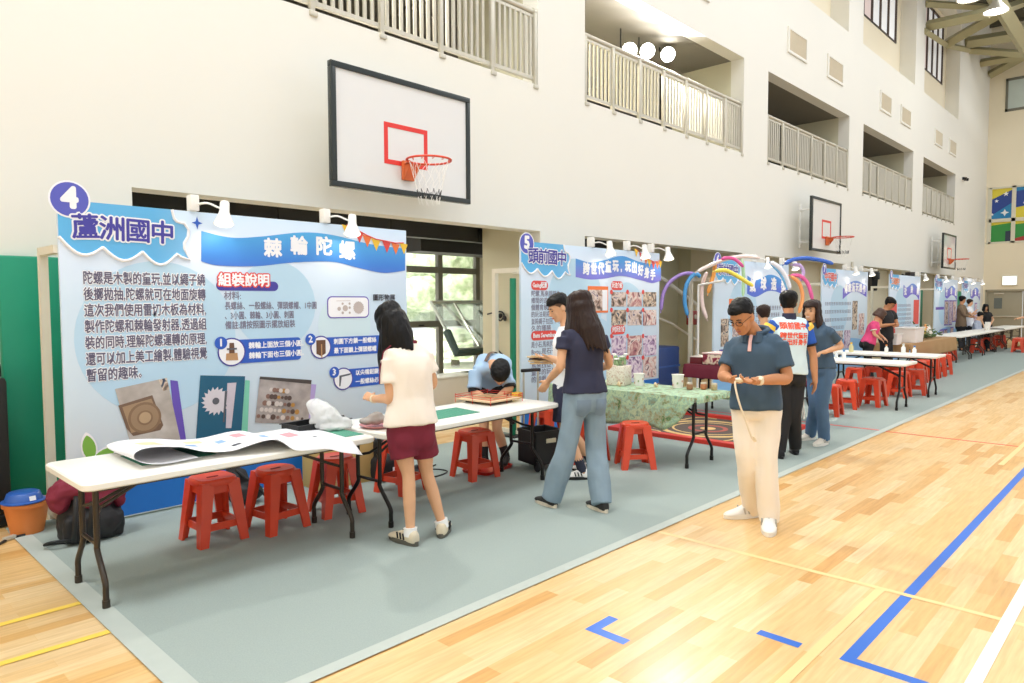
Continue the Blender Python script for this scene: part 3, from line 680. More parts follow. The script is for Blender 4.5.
layer(P4, 'photo_print', quad([(200, 375.3), (244.8, 376.2), (240.5, 441), (195.5, 441)]), 3, mat('photo_teal', '#1d5f7d', 0.45, var=0.06))
gx, gz = q4(215.5, 401); layer(P4, 'photo_print', [(gx+(0.125 if i % 2 == 0 else 0.095)*math.cos(2*PI*(i+(0.5 if i % 2 else 0))/36), gz+(0.125 if i % 2 == 0 else 0.095)*math.sin(2*PI*(i+(0.5 if i % 2 else 0))/36)) for i in range(36)], 4, mat('photo_gear', '#dcd6dc', 0.45)); layer(P4, 'photo_print', circ(gx, gz, 0.03, 14), 5, g_)
layer(P4, 'photo_print', quad([(227, 383), (236, 382.5), (231, 428), (225.5, 428)]), 4, mat('photo_bar', '#cfc6d0', 0.45, var=0.1, scale=20)); layer(P4, 'photo_print', quad([(224.5, 391), (227, 391), (224, 422), (222.5, 422)]), 5, g_)
layer(P4, 'photo_backing', quad([(310, 384), (316, 384.5), (311, 426), (300, 426)]), 2, T_lilac)
layer(P4, 'photo_print', quad([(259.7, 376.4), (311.2, 380), (307.8, 424.3), (254.6, 422.5)]), 3, ramp_mat('photo_carpet', [(0.3, '#8a8280'), (0.5, '#aaa19d'), (0.75, '#c6bdb9')], 'NOISE', 6)); layer(P4, 'photo_print', quad([(259.7, 376.4), (311.2, 380), (310.8, 384), (259.2, 379)]), 4, mat('photo_shade', '#4a4340', 0.5))
for r_ in range(5):
    for k_ in range(10-r_ if r_ else 10):
        a_ = 258+r_*3.2+k_*(46-r_*4)/9.5; b__ = 416-r_*6.6+k_*0.3
        layer(P4, 'photo_toy', circ(*q4(a_, b__), random.uniform(0.014, 0.026), 10), 5+(k_ % 2), random.choice([mat('photo_toy_a', '#5b4a44', 0.5, var=0), mat('photo_toy_b', '#d9cfc8', 0.5, var=0), mat('photo_toy_c', '#b98a4a', 0.5, var=0), mat('photo_toy_d', '#8c6c60', 0.5, var=0)]))
for (a_, b__, r_) in ((89, 448, 0.15), (103, 456, -1.0)):
    x, z = q4(a_, b__); lf = [(0.045*math.sin(t)*abs(math.sin(t))**0.5, 0.10*math.cos(t)) for t in [2*PI*i/20 for i in range(20)]]
    for s_, n_, m_ in ((1.25, 2, T_white), (1.0, 3, T_green)): layer(P4, 'leaf_print', [(x+(u*math.cos(r_)-v*math.sin(r_))*s_, z+(u*math.sin(r_)+v*math.cos(r_))*s_) for u, v in lf], n_, m_)
clip_light(q4(194, 206)[0], P4, 'white clip lamp on panel 4 beside the title cloud'); clip_light(q4(326, 217)[0], P4, 'white clip lamp on panel 4 just left of the pennants')

# ---- panel 5
P5 = panel_base(6.45, '5', 'blue display panel numbered 5 with a grid of snapshots, behind the two people')
def q5(px, py):
    v = on_y(px, py, PY0); return (v.x-6.45, v.z)
layer(P5, 'backdrop_circle', circ(1.1, 1.7, 0.6, 40), 1, T_circle); layer(P5, 'backdrop_circle', circ(2.3, 1.5, 0.5, 40), 1, T_circle); layer(P5, 'backdrop_circle', circ(1.5, 0.8, 0.7, 40), 1, T_circle)
layer(P5, 'ground_wave', [(0.0, 0.03)]+spline2([(0.0, 0.30), (0.8, 0.42), (1.7, 0.46), (2.5, 0.5), (3.2, 0.5)])+[(3.2, 0.03)], 1, T_deep)
title_cloud(P5, 0.96, '頭前國中', 2.285, 0.205, dx=0.04)
rt = [q5(*p) for p in ((575.5, 258.5), (590, 262.5), (605, 260), (622, 256), (640, 262), (660.8, 265))]; rb = [q5(*p) for p in ((575.5, 277), (590, 279.5), (605, 278.5), (622, 276), (640, 280), (652, 283), (660.8, 280.5))]
ribbon(P5, 0, rt, rb, T_ribbon2)
for ch, a, b_2 in zip('跨世代童玩,玩出好身手', (586, 593.5, 600.8, 608, 615.3, 621, 627.5, 634, 640.5, 646.5, 652.5), (269.5, 269.8, 269.3, 267.6, 266.6, 267, 267, 268.5, 271, 273.5, 275.5)):
    x, z = q5(a, b_2); lettering(ch, 0.175, x, z, -0.0055, T_white, P5, off=0.008, sx=0.85)
bunting(P5, [q5(*p) for p in ((636, 252), (641, 256.5), (645.5, 260), (649, 262.5), (653, 264.5), (657, 264.5), (660, 263.5))])
def pill(p, q, x0, x1, y, s, hh=0.12):
    a, c = q(x0, y), q(x1, y)
    layer(p, 'heading_pill', rrect(c[0]-a[0], hh, hh*0.48, 5, (a[0]+c[0])/2, a[1]), 2, T_redp)
    o = lettering(s, hh*0.68, 0, 0, -0.0045, T_white, p, off=0.003); w_ = max(v.co.x for v in o.data.vertices)*2
    for v in o.data.vertices: v.co.x = (a[0]+c[0])/2+v.co.x*min(1, (c[0]-a[0])*0.86/w_); v.co.z += a[1]
pill(P5, q5, 531, 547.8, 285.2, 'Gasing起源')
def para(p, q, rows, x0, x1, y0, dy, hh=0.085):
    for i, s in enumerate(rows):
        (xa, za), (xb, _) = q(x0, y0+dy*i), q(x1, y0+dy*i)
        o = lettering(s, hh, 0, 0, -0.003, T_grey, p, off=0.001, align='LEFT'); w_ = max(v.co.x for v in o.data.vertices)
        for v in o.data.vertices: v.co.x = xa+v.co.x*min(1.15, (xb-xa)/w_); v.co.z += za
para(P5, q5, ['陀螺,馬來語稱為', '鄉間的遊戲,玩法', '個體育競賽,也是', '的玩法是將繩子在', '並將繩子拉回,下地', '久的獲勝'], 531, 560, 294, 7.0)
pill(P5, q5, 531, 557, 336, 'Batu Seremban')
para(P5, q5, ['是小石,馬來民族', 'Batu,是石子', '丟沙包遊戲', '馬來西亞', '童年的玩具', '的遊戲'], 531, 556, 345.5, 7.0)
a, c = q5(587.5, 313), q5(608, 286.5); layer(P5, 'photo_frame', [(a[0], a[1]), (c[0], a[1]), (c[0], c[1]), (a[0], c[1])], 2, T_orange); layer(P5, 'photo_print', [(a[0]+0.03, a[1]+0.03), (c[0]-0.14, a[1]+0.03), (c[0]-0.14, c[1]-0.05), (a[0]+0.03, c[1]-0.05)], 3, PH[0]); layer(P5, 'photo_print', [(c[0]-0.14, a[1]+0.03), (c[0]-0.02, a[1]+0.03), (c[0]-0.02, c[1]-0.05), (c[0]-0.14, c[1]-0.05)], 3, T_white)
pill(P5, q5, 611, 622.8, 285.5, '玩法介紹', 0.13); pill(P5, q5, 610.8, 625, 330, '沙包玩法介紹', 0.14)
for ci, (xa, xb) in enumerate(((611.2, 626), (627.3, 641.5), (642.8, 656))):
    for ri, (ya, yb) in enumerate(((292, 306.5), (310, 325), (336, 354.7), (357.5, 376.5))):
        (x0, z1), (x1, z0) = q5(xa, ya), q5(xb, yb)
        layer(P5, 'photo_print', [(x0, z0), (x1, z0), (x1, z1), (x0, z1)], 2, PH[(ci+ri*2) % 3 if ri < 2 else (1 if (ci+ri) % 2 else 3)])
        layer(P5, 'photo_number', circ(x0, z1, 0.035, 12), 3, T_redp)
clip_light(q5(592, 244)[0], P5, 'white clip lamp on panel 5 left of its blue ribbon title'); clip_light(q5(628, 247)[0], P5, 'white clip lamp on panel 5 beside the pennants'); clip_light(q5(652, 250)[0], P5, 'white clip lamp on panel 5 at its right end')

# ---- panels 6 to 10, farther along
def far_panel(x0, num, label, name, title, wd, spec, col=None, cl=0.36, rib=(0.42, 0.97), flip=False):
    p = panel_base(x0, num, label, wd=wd)
    layer(p, 'backdrop_circle', circ(wd*0.35, 1.5, 0.6, 32), 1, T_circle)
    layer(p, 'ground_wave', [(0.0, 0.03)]+spline2([(0.0, 0.55), (wd*0.3, 0.75), (wd*0.6, 0.8), (wd, 0.7)])+[(wd, 0.03)], 1, mat('print_soft_blue', '#8fc0ea', 0.45))
    title_cloud(p, wd*0.31, name, 2.27, 0.21, col=col, dx=0.03)
    a, c = wd*rib[0], wd*rib[1]; L = c-a
    ribbon(p, 0, [(a, 2.02), (a+L*0.3, 2.18), (a+L*0.6, 2.22), (c, 2.1)] if flip else [(a, 2.2), (a+L*0.2, 2.12), (a+L*0.5, 2.24), (a+L*0.75, 2.2), (c, 2.02)],
           [(a, 1.76), (a+L*0.3, 1.92), (a+L*0.6, 1.95), (c, 1.82)] if flip else [(a, 1.86), (a+L*0.2, 1.8), (a+L*0.5, 1.92), (a+L*0.8, 1.88), (c, 1.72)], T_ribbon2 if num != '6' else T_ribbon)
    n = len(title)
    for i, ch in enumerate(title): lettering(ch, min(0.26, L*0.8/n), a+L*(0.12+0.76*i/max(1, n-1)), 2.0+0.05*math.sin(PI*i/max(1, n-1)), -0.006, T_white, p, off=0.012)
    for k, (kind, x, z, w, h, m) in enumerate(spec):
        if kind == 'photo': layer(p, 'photo_print', [(x, z), (x+w, z), (x+w, z+h), (x, z+h)], 2, PH[m])
        elif kind == 'frame': layer(p, 'photo_frame', [(x-0.04, z-0.04), (x+w+0.04, z-0.04), (x+w+0.04, z+h+0.04), (x-0.04, z+h+0.04)], 2, T_purple); layer(p, 'photo_print', [(x, z), (x+w, z), (x+w, z+h), (x, z+h)], 3, PH[m])
        elif kind == 'block': layer(p, 'color_block', [(x, z), (x+w, z), (x+w, z+h), (x, z+h)], 2, m)
        elif kind == 'text':
            for r in range(m): 
                b = MB()
                u = x; zz_ = z-r*h
                while u < x+w*(1 if r < m-1 else 0.7):
                    g = random.uniform(0.06, 0.09); 
                    for q in range(3): b.slab([(u, zz_+0.03*q), (u+g, zz_+0.03*q), (u+g, zz_+0.03*q+0.012), (u, zz_+0.03*q+0.012)], -0.0032, -0.0026)
                    b.slab([(u+g*0.45, zz_), (u+g*0.45+0.012, zz_), (u+g*0.45+0.012, zz_+0.075), (u+g*0.45, zz_+0.075)], -0.0032, -0.0026)
                    u += g+0.035
                b.build('text_line', T_grey, p, smooth=False)
    return p
P6 = far_panel(11.45, '6', 'blue display panel numbered 6 hung about with long balloons', '崇林國中', '氣球造型', 3.2,
    [('block', 0.55, 1.62, 0.7, 0.14, T_orange), ('text', 1.45, 1.55, 1.3, 0.14, 3), ('photo', 0.25, 0.9, 0.3, 0.5, 2), ('photo', 0.7, 0.9, 0.3, 0.5, 0), ('block', 0.2, 0.75, 0.4, 0.1, T_navy), ('block', 0.7, 0.75, 0.4, 0.1, T_navy), ('photo', 1.5, 0.7, 0.5, 0.4, 1), ('photo', 2.2, 0.7, 0.5, 0.4, 3), ('block', 2.3, 1.15, 0.5, 0.16, T_navy)], rib=(0.40, 0.99))
P7 = far_panel(16.55, '7', 'blue display panel numbered 7 right of the smiling woman', '中平國中', '傳統童玩製作', 3.2,
    [('text', 0.2, 1.62, 1.7, 0.19, 4), ('photo', 2.05, 1.0, 0.38, 0.72, 2), ('photo', 2.55, 0.85, 0.42, 0.55, 1), ('photo', 0.15, 0.55, 0.55, 0.45, 1), ('photo', 0.85, 0.55, 0.55, 0.45, 0), ('photo', 1.5, 0.55, 0.45, 0.45, 3)], col=T_redp, flip=True)
P8 = far_panel(21.65, '8', 'blue display panel numbered 8 behind the man in a black shirt', '三和國中', '扯鈴樂', 3.15,
    [('text', 0.8, 1.55, 1.35, 0.13, 8), ('block', 0.1, 0.75, 0.62, 0.9, T_redp), ('block', 2.45, 1.0, 0.6, 0.75, T_redp), ('block', 2.4, 0.3, 0.65, 0.6, T_purple)], col=T_orange)
P9 = far_panel(26.62, '9', 'blue display panel numbered 9 with lilac framed pictures, left of the brown shirt', '明志國中', '竹蜻蜓', 3.2,
    [('block', 0.15, 1.42, 1.1, 0.09, T_purple), ('frame', 1.35, 0.9, 0.5, 0.8, 0), ('frame', 2.0, 0.9, 0.45, 0.8, 3), ('frame', 2.55, 1.0, 0.5, 0.7, 1), ('frame', 0.8, 0.2, 0.45, 0.5, 3), ('frame', 1.35, 0.2, 0.45, 0.5, 0), ('frame', 2.3, 0.25, 0.4, 0.5, 1)])
P10 = far_panel(30.6, '10', 'farthest blue display panel, numbered 10, beside the far double door', '新泰國中', '彈珠台', 3.2,
    [('text', 0.3, 1.5, 1.2, 0.16, 4), ('frame', 2.2, 0.9, 0.4, 0.7, 3)])
for p, xs, nm in ((P6, (1.6, 2.9), '6'), (P7, (1.5, 2.7), '7'), (P8, (2.8,), '8'), (P9, (0.4, 2.5), '9'), (P10, (0.6, 2.3), '10')):
    for i, x in enumerate(xs): clip_light(x, p, 'white clip lamp on panel %s%s' % (nm, '' if len(xs) == 1 else (', its left one', ', its right one')[i]))
# ================================================================== TABLES, STOOLS, PROPS
M_top = mat('table_plastic', '#f3f1e8', 0.38, var=0.02, scale=3)
M_leg = mat('brown_leg_paint', '#3b332a', 0.35, 0.3, var=0.06)
M_legk = mat('black_leg_paint', '#1b1a19', 0.35, 0.3, var=0.06)
def folding_table(label, loc, L, w, rz=0.0, legm=None, h=0.74, group='white folding tables'):
    t = thing('folding_table', label, 'table', loc, rz, group); lm = legm or M_leg
    b = MB(); b.ring_skin([[(x, y, z) for x, y in rrect(L-2*i, w-2*i, 0.05, 5)] for i, z in ((0.012, h-0.045), (0.0, h-0.036), (0.0, h-0.008), (0.008, h))]); b.build('tabletop', M_top, t)
    for s in (-1, 1):
        x = s*(L/2-0.13)
        for q in (-1, 1):
            y = q*0.135
            b = MB(); b.tube(smooth_path([(x, y, h-0.05), (x, y, 0.36), (x, y, 0.29), (x, q*0.25, 0.15), (x, q*0.26, 0.09), (x, q*0.26, 0.006)], 5), 0.0165, 10); b.tube([(x, q*0.26, 0.0), (x, q*0.26, 0.045)], 0.021, 10); b.build('leg', lm, t)
        b = MB(); b.tube([(x, -0.135, 0.33), (x, 0.135, 0.33)], 0.012, 8); b.build('crossbar', lm, t); b = MB(); b.tube([(x, -(w/2-0.12), h-0.055), (x, w/2-0.12, h-0.055)], 0.014, 8); b.build('crossbar', lm, t)
        b = MB(); b.tube([(x, -0.135, 0.50), (x-s*0.05, -0.05, 0.52), (x-s*0.40, 0, h-0.06)], 0.011, 8); b.tube([(x, 0.135, 0.50), (x-s*0.05, 0.05, 0.52), (x-s*0.40, 0, h-0.06)], 0.011, 8); b.build('brace', lm, t)
    b = MB(); b.bb((-L/2+0.1, -w/2+0.07, h-0.066), (L/2-0.1, -w/2+0.10, h-0.042)); b.build('apron_rail', lm, t); b = MB(); b.bb((-L/2+0.1, w/2-0.10, h-0.066), (L/2-0.1, w/2-0.07, h-0.042)); b.build('apron_rail', lm, t)
    return remember(t)
T1 = folding_table('white folding table nearest the camera, holding the curled paper sheet', (2.015, 4.56, 0.006), 1.87, 0.78, 0, M_leg)
T2 = folding_table('white folding table with the wooden board, behind the standing girl in shorts', (4.07, 4.60, 0.006), 2.12, 0.76, 0.055, M_legk)
T5 = folding_table('folding table draped with the green patterned cloth', (6.63, 4.42, 0.006), 1.86, 0.74, PI/2, M_legk)
T6 = folding_table('folding table under the burgundy floral cloth', (10.0, 4.62, 0.006), 1.8, 0.7, PI/2, M_legk)
TA = folding_table('white folding table set crosswise, nearer of the two right of the smiling woman', (12.26, 3.97, 0.006), 1.83, 0.74, PI/2, M_legk)
TB = folding_table('white folding table set crosswise, farther of the two right of the smiling woman', (14.27, 4.0, 0.006), 1.83, 0.74, PI/2, M_legk)
TC1 = dup(T2, (18.35, 4.75, 0.006), 0, 'folding table under the left half of the tan cloth'); TC2 = dup(T2, (20.5, 4.75, 0.006), 0, 'folding table under the right half of the tan cloth')
ORD = ['first', 'second', 'third', 'fourth', 'fifth', 'sixth', 'seventh', 'eighth', 'ninth', 'tenth']
for i in range(6):
    dup(T1, (23.25+1.9*i, 4.76, 0.006), 0, '%s white table of the long far row, counted from the tan cloth' % ORD[i], 'tables of the long far row')

# ---- stools
M_red2 = mat('red_stool_plastic', '#da482a', 0.3, var=0.07, scale=9, spec=0.5)
def make_stool(round_top=False):
    t = thing('plastic_stool', 'x', 'stool', (0, 0, 0), 0, 'red plastic stools'); H = 0.46
    b = MB()
    b.ring_skin([[(x, y, z) for x, y in rrect(s, s, s*(0.46 if round_top else 0.28), 6)] for s, z in ((0.275, H-0.05), (0.283, H-0.03), (0.28, H-0.012), (0.262, H-0.001), (0.2, H-0.006), (0.1, H-0.008))])
    b.build('seat', M_red2, t)
    b = MB(); b.slab(rrect(0.085, 0.022, 0.01, 4), H-0.009, H-0.0045, 'Z'); b.build('grip_hole', mat('stool_shade', '#7a1a10', 0.6), t)
    for sx in (-1, 1):
        for sy in (-1, 1):
            b = MB(); rr = []
            for k in range(7):
                f = k/6; z = (H-0.02)*(1-f); c = (0.080 if round_top else 0.088)+f*(0.068 if round_top else 0.058); wd = 0.048-0.016*f
                rr.append([(sx*(c+u*wd), sy*(c+v*wd), z) for u, v in ((-0.9, 1), (1, 1), (1, -0.9), (0.45, -0.9), (0.3, 0.3), (-0.9, 0.45))])
            b.ring_skin(rr); b.build('leg', M_red2, t)
    b = MB(); c = 0.133; z = 0.125
    for q in (-1, 1): b.box((0, q*c, z), (2*c+0.014, 0.014, 0.05)); b.box((q*c, 0, z), (0.0138, 2*c, 0.0498))
    b.build('rung', M_red2, t)
    b = MB(); c = 0.104 if round_top else 0.114; z = H-0.07
    for q in (-1, 1): b.box((0, q*c, z), (2*c-0.02, 0.012, 0.07)); b.box((q*c, 0, z), (0.012, 2*c-0.02, 0.07))
    b.build('skirt', M_red2, t)
    return remember(t)
stool0 = make_stool(); round0 = make_stool(True); first_stool = [True, True]
def stool(x, y, rz, label, z=0.006, group=None, rnd=False):
    if rnd:
        if first_stool[1]:
            first_stool[1] = False; round0.location = (x, y, z); round0.rotation_euler.z = rz; round0['label'] = label; return round0
        return dup(round0, (x, y, z), rz, label, group)
    if first_stool[0]:
        first_stool[0] = False; stool0.location = (x, y, z); stool0.rotation_euler.z = rz; stool0['label'] = label; return stool0
    return dup(stool0, (x, y, z), rz, label, group)
stool(2.125, 5.02, 0.03, 'red stool under the nearest table, leftmost of the row')
stool(2.565, 4.93, 0.12, 'red stool second from left, in front of the black bag', rnd=True)
stool(3.10, 4.96, -0.12, 'red stool in front of the tan carton', rnd=True)
stool(3.86, 5.08, 0.2, 'red stool partly hidden behind the legs of the standing girl')
stool(4.67, 4.97, -0.08, 'red stool under the table end with the wooden board')
stool(5.93, 4.50, 0.5, 'red stool right behind the jeans of the woman in navy', rnd=True)
stool(6.09, 4.06, -0.72, 'red stool tucked against the hanging green cloth', rnd=True)
stool(6.25, 5.42, 0.2, 'red stool near the base of panel 5, behind the trolley')
FS = [(10.86, 3.80, 0.1, 'red stool nearest the jeans of the smiling woman'), (11.75, 3.85, 0.2, 'red stool second right of the smiling woman, under the nearer crosswise table'), (12.3, 3.62, -0.1, 'red stool in the middle front under the nearer crosswise table'),
      (14.05, 4.45, 0.1, 'red stool behind the middle, left of a pair between the crosswise tables'), (14.45, 4.25, 0.2, 'red stool behind the middle, right of a pair between the crosswise tables'),
      (13.75, 3.62, 0.0, 'red stool left of the legs of the farther crosswise table'), (14.35, 3.5, 0.15, 'red stool beside the legs of the farther crosswise table')]
for f in FS: stool(*f)
for i in range(5): stool(16.4+0.62*i, 3.98+0.01*i, 0.05*i, 'red stool in the tight row before the tan cloth, %s from left' % ORD[i], group='stools in front of the tan cloth')
for i in range(3): stool(15.0+0.42*i, 4.05, 0.1*i, 'red stool behind the tight row, %s from left' % ORD[i], group='stools behind the crosswise tables')
for i in range(3): stool((22.95, 23.45, 27.25)[i], 4.86, 0.1*i, 'red stool in the shade under the long far row, %s from left' % ORD[i], group='stools under the long far row')
for i in range(3): stool(28.4+0.42*i, 3.95+0.02*i, 0.1, 'red stool at the right edge before the long far row, %s from left' % ORD[i], group='stools at the right edge')
for i in range(4): stool((28.65, 29.25, 30.55, 31.15)[i], 4.86, 0.1*i, 'red stool deep under the far end of the long row, %s from left' % ORD[i], group='stools under the far end')

# ---- on the nearest table
ZT1 = 0.7465
M_matgreen = mat('green_cutting_mat', '#3f8f74', 0.6, var=0.05)
def cutting_mat(pts, label, z=ZT1):
    b = MB(); b.slab(pts, z, z+0.003, 'Z'); o = b.build('cutting_mat', M_matgreen, label=label, cat='cutting mat', group='green cutting mats')
    b = MB()
    a, c, d = V(pts[0]), V(pts[1]), V(pts[3])
    for i in range(1, 10):
        p, q = a+(c-a)*i/10+(d-a)*0.04, a+(c-a)*i/10+(d-a)*0.96; n = (c-a).normalized()*0.0008
        b.slab([tuple(p-n), tuple(p+n), tuple(q+n), tuple(q-n)], z+0.0031, z+0.0034, 'Z')
    b.build('grid_lines', mat('mat_lines', '#7fb9a2', 0.6), o)
cutting_mat([(1.46, 4.42), (1.9, 4.42), (1.9, 4.80), (1.46, 4.80)], 'green cutting mat peeking out under the curled paper')
cutting_mat([(2.62, 4.30), (2.93, 4.30), (2.93, 4.72), (2.62, 4.72)], 'green cutting mat beside the plastic bag and pouch')
cutting_mat([(3.72, 4.40), (4.22, 4.42), (4.26, 4.78), (3.80, 4.76)], 'green cutting mat right of the standing girl', 0.7465)
# curled printed paper sheet: a long strip waving over the table, its near right corner hanging over the edge
def paper_sheet():
    M_paper = mat('poster_paper', '#f3f3f6', 0.5, var=0.01); nu, nv = 60, 12; bm = bmesh.new(); g = []
    prof = smooth_path([(1.74, 0, 0.02), (1.58, 0, 0.012), (1.48, 0, 0.03), (1.43, 0, 0.07), (1.46, 0, 0.112), (1.56, 0, 0.125), (1.72, 0, 0.10), (1.86, 0, 0.05), (2.0, 0, 0.035), (2.1, 0, 0.06), (2.2, 0, 0.085), (2.28, 0, 0.08), (2.36, 0, 0.03), (2.46, 0, 0.035), (2.56, 0, 0.05), (2.66, 0, 0.03), (2.80, 0, 0.008)], 4)
    for i, p in enumerate(prof):
        row = []; f = i/(len(prof)-1)
        for j in range(nv+1):
            v = j/nv; y0 = 4.30-0.42*max(0, (f-0.45)/0.55)*(1-0.3*f); y1 = 4.98-0.32*max(0, f-0.3)
            y = y0+(y1-y0)*v; z = ZT1+0.004+p.z*(0.75+0.25*math.sin(2+3*v))
            x = p.x-0.16*(1-v)*(1 if f > 0.3 else f/0.3)*0.5
            if y < 4.165:                                       # hangs past the table edge
                z = z-(4.165-y)*0.55; 
            row.append(bm.verts.new((x, y, z)))
        g.append(row)
    for i in range(len(g)-1):
        for j in range(nv):
            f = bm.faces.new((g[i][j], g[i+1][j], g[i+1][j+1], g[i][j+1])); f.smooth = True
    me = bpy.data.meshes.new('printed_sheet'); bm.to_mesh(me); me.materials.append(M_paper)
    o = put('printed_sheet', me, None, 'long curled printed paper sheet lying on the nearest white table', 'paper')
    md = o.modifiers.new('thick', 'SOLIDIFY'); md.thickness = 0.0015
    # printed patches follow the same surface
    def patch(i0, i1, j0, j1, m, nm='printed_patch'):
        b2 = bmesh.new(); vv = {}
        for i in range(i0, i1+1):
            for j in range(j0, j1+1): c = g[i][j].co; vv[i, j] = b2.verts.new((c.x, c.y, c.z+0.0016))
        for i in range(i0, i1):
            for j in range(j0, j1):
                f = b2.faces.new((vv[i, j], vv[i+1, j], vv[i+1, j+1], vv[i, j+1])); f.smooth = True
        m2 = bpy.data.meshes.new(nm); b2.to_mesh(m2); b2.free(); m2.materials.append(m); put(nm, m2, o)
    pk = mat('ink_rose', '#e2a0a6', 0.5, var=0.1, scale=40); bl = mat('ink_blue', '#8fb4e0', 0.5, var=0.1, scale=40); ye = mat('ink_cream', '#f0dfb0', 0.5, var=0.1); bk = mat('ink_black', '#3a3a42', 0.5)
    for a in ((38, 41, 7, 10, pk), (52, 55, 6, 9, pk), (33, 35, 6, 8, bl), (47, 49, 8, 10, bl), (27, 29, 5, 7, bl), (28, 31, 8, 10, ye), (20, 23, 3, 9, ye), (44, 45, 1, 2, bk), (56, 57, 3, 4, bk), (34, 36, 2, 3, bk), (42, 44, 3, 5, bl)): patch(*a)
    bm.free()
paper_sheet()
def tray(loc, rz, label, d=(0.30, 0.2, 0.055)):
    t = thing('parts_tray', label, 'tray', loc, rz, 'black parts trays')
    b = MB(); w, l, h = d
    b.bb((-w/2, -l/2, 0), (w/2, l/2, 0.006))
    for a, c in (((-w/2, -l/2, 0), (w/2, -l/2+0.008, h)), ((-w/2, l/2-0.008, 0), (w/2, l/2, h)), ((-w/2, -l/2, 0), (-w/2+0.008, l/2, h)), ((w/2-0.008, -l/2, 0), (w/2, l/2, h))): b.bb(a, c)
    b.build('tray_body', M_dark, t)
    b = MB(); b.bb((-w/2-0.012, -l/2-0.012, h-0.006), (w/2+0.012, -l/2+0.004, h)); b.bb((-w/2-0.012, l/2-0.004, h-0.006), (w/2+0.012, l/2+0.012, h)); b.build('rim', M_dark, t)
    return t
tray((2.74, 4.77, ZT1+0.004), 0.15, 'open black tray left of the white plastic bag')
tr = tray((2.98, 4.82, ZT1+0.004), -0.2, 'black tray with small parts behind the white plastic bag', (0.26, 0.16, 0.05))
b = MB(); b.box((-0.06, 0.06, 0.09), (0.08, 0.02, 0.10), Matrix.Rotation(0.3, 3, 'X'), 0.005); b.box((0.02, 0.0, 0.035), (0.07, 0.05, 0.05), None, 0.006); b.build('small_parts', mat('dark_grey_part', '#3b4148', 0.4), tr)
def blob(name, m, chunks, parent=None, voxel=0.012, disp=0.006, freq=14, **kw):
    """soft lumpy object: overlapping balls and tubes fused into one skin, then wrinkled"""
    b = MB()
    for c in chunks:
        if c[0] == 'b': b.ball(c[1], c[2], 14, 10, c[3] if len(c) > 3 else None)
        elif c[0] == 't': b.tube(c[1], c[2], 10)
        else: b.box(c[1], c[2], c[3] if len(c) > 3 else None, 0.02)
    o = b.build(name, m, None); me = fuse(o, voxel, 4)
    wrinkle(me, disp, freq); me.shade_smooth()
    o.data = me; o.parent = parent; tag(o, **kw) if kw else None
    return o
def fuse(o, voxel, it=3, fac=0.5):
    md = o.modifiers.new('r', 'REMESH'); md.mode = 'VOXEL'; md.voxel_size = voxel; md.use_smooth_shade = True
    if it:
        s = o.modifiers.new('s', 'SMOOTH'); s.iterations = it; s.factor = fac
    bpy.context.view_layer.update()
    me = bpy.data.meshes.new_from_object(o.evaluated_get(bpy.context.evaluated_depsgraph_get()))
    o.modifiers.clear(); return me
def wrinkle(me, amp, freq, stretch=(1, 1, 1)):
    if amp <= 0: return
    co = [v.co.copy() for v in me.vertices]; no = [v.normal.copy() for v in me.vertices]
    for v, c, n in zip(me.vertices, co, no):
        p = V((c.x*stretch[0], c.y*stretch[1], c.z*stretch[2]))*freq
        v.co = c+n*amp*(noise.noise(p)+0.5*noise.noise(p*2.1+V((7, 3, 1))))
M_bag = mat('clear_plastic_bag', '#f6f7f5', 0.2, var=0.03, alpha=0.62, bump=0.4, bscale=30)
blob('plastic_bag', M_bag, [('t', [(3.00, 4.56, ZT1+0.035), (2.92, 4.60, ZT1+0.055), (2.86, 4.65, ZT1+0.09), (2.81, 4.69, ZT1+0.14), (2.78, 4.72, ZT1+0.19), (2.765, 4.73, ZT1+0.225)], [0.034, 0.055, 0.088, 0.082, 0.066, 0.05]), ('b', (2.90, 4.62, ZT1+0.03), (0.14, 0.10, 0.03)), ('b', (2.80, 4.70, ZT1+0.06), (0.07, 0.07, 0.06))], disp=0.014, freq=16, label='crumpled white plastic bag on the nearest table', cat='bag')
b = MB(); b.lathe([(0.002, 0.003), (0.10, 0.003), (0.135, 0.022), (0.138, 0.024), (0.13, 0.024), (0.10, 0.008), (0.002, 0.008)], (3.17, 4.47, ZT1), 24); b.build('plate', mat('rose_plate', '#d88f8f', 0.35), label='small pink plate at the end of the table beside the girl', cat='plate')
blob('pouch', mat('smoky_pouch', '#a39a92', 0.35, var=0.1, alpha=0.9), [('b', (3.17, 4.47, ZT1+0.06), (0.085, 0.06, 0.04)), ('b', (3.16, 4.47, ZT1+0.09), (0.06, 0.045, 0.035)), ('b', (3.08, 4.49, ZT1+0.055), (0.05, 0.05, 0.03))], disp=0.008, freq=25, label='smoky clear pouch lying on the pink plate', cat='bag')

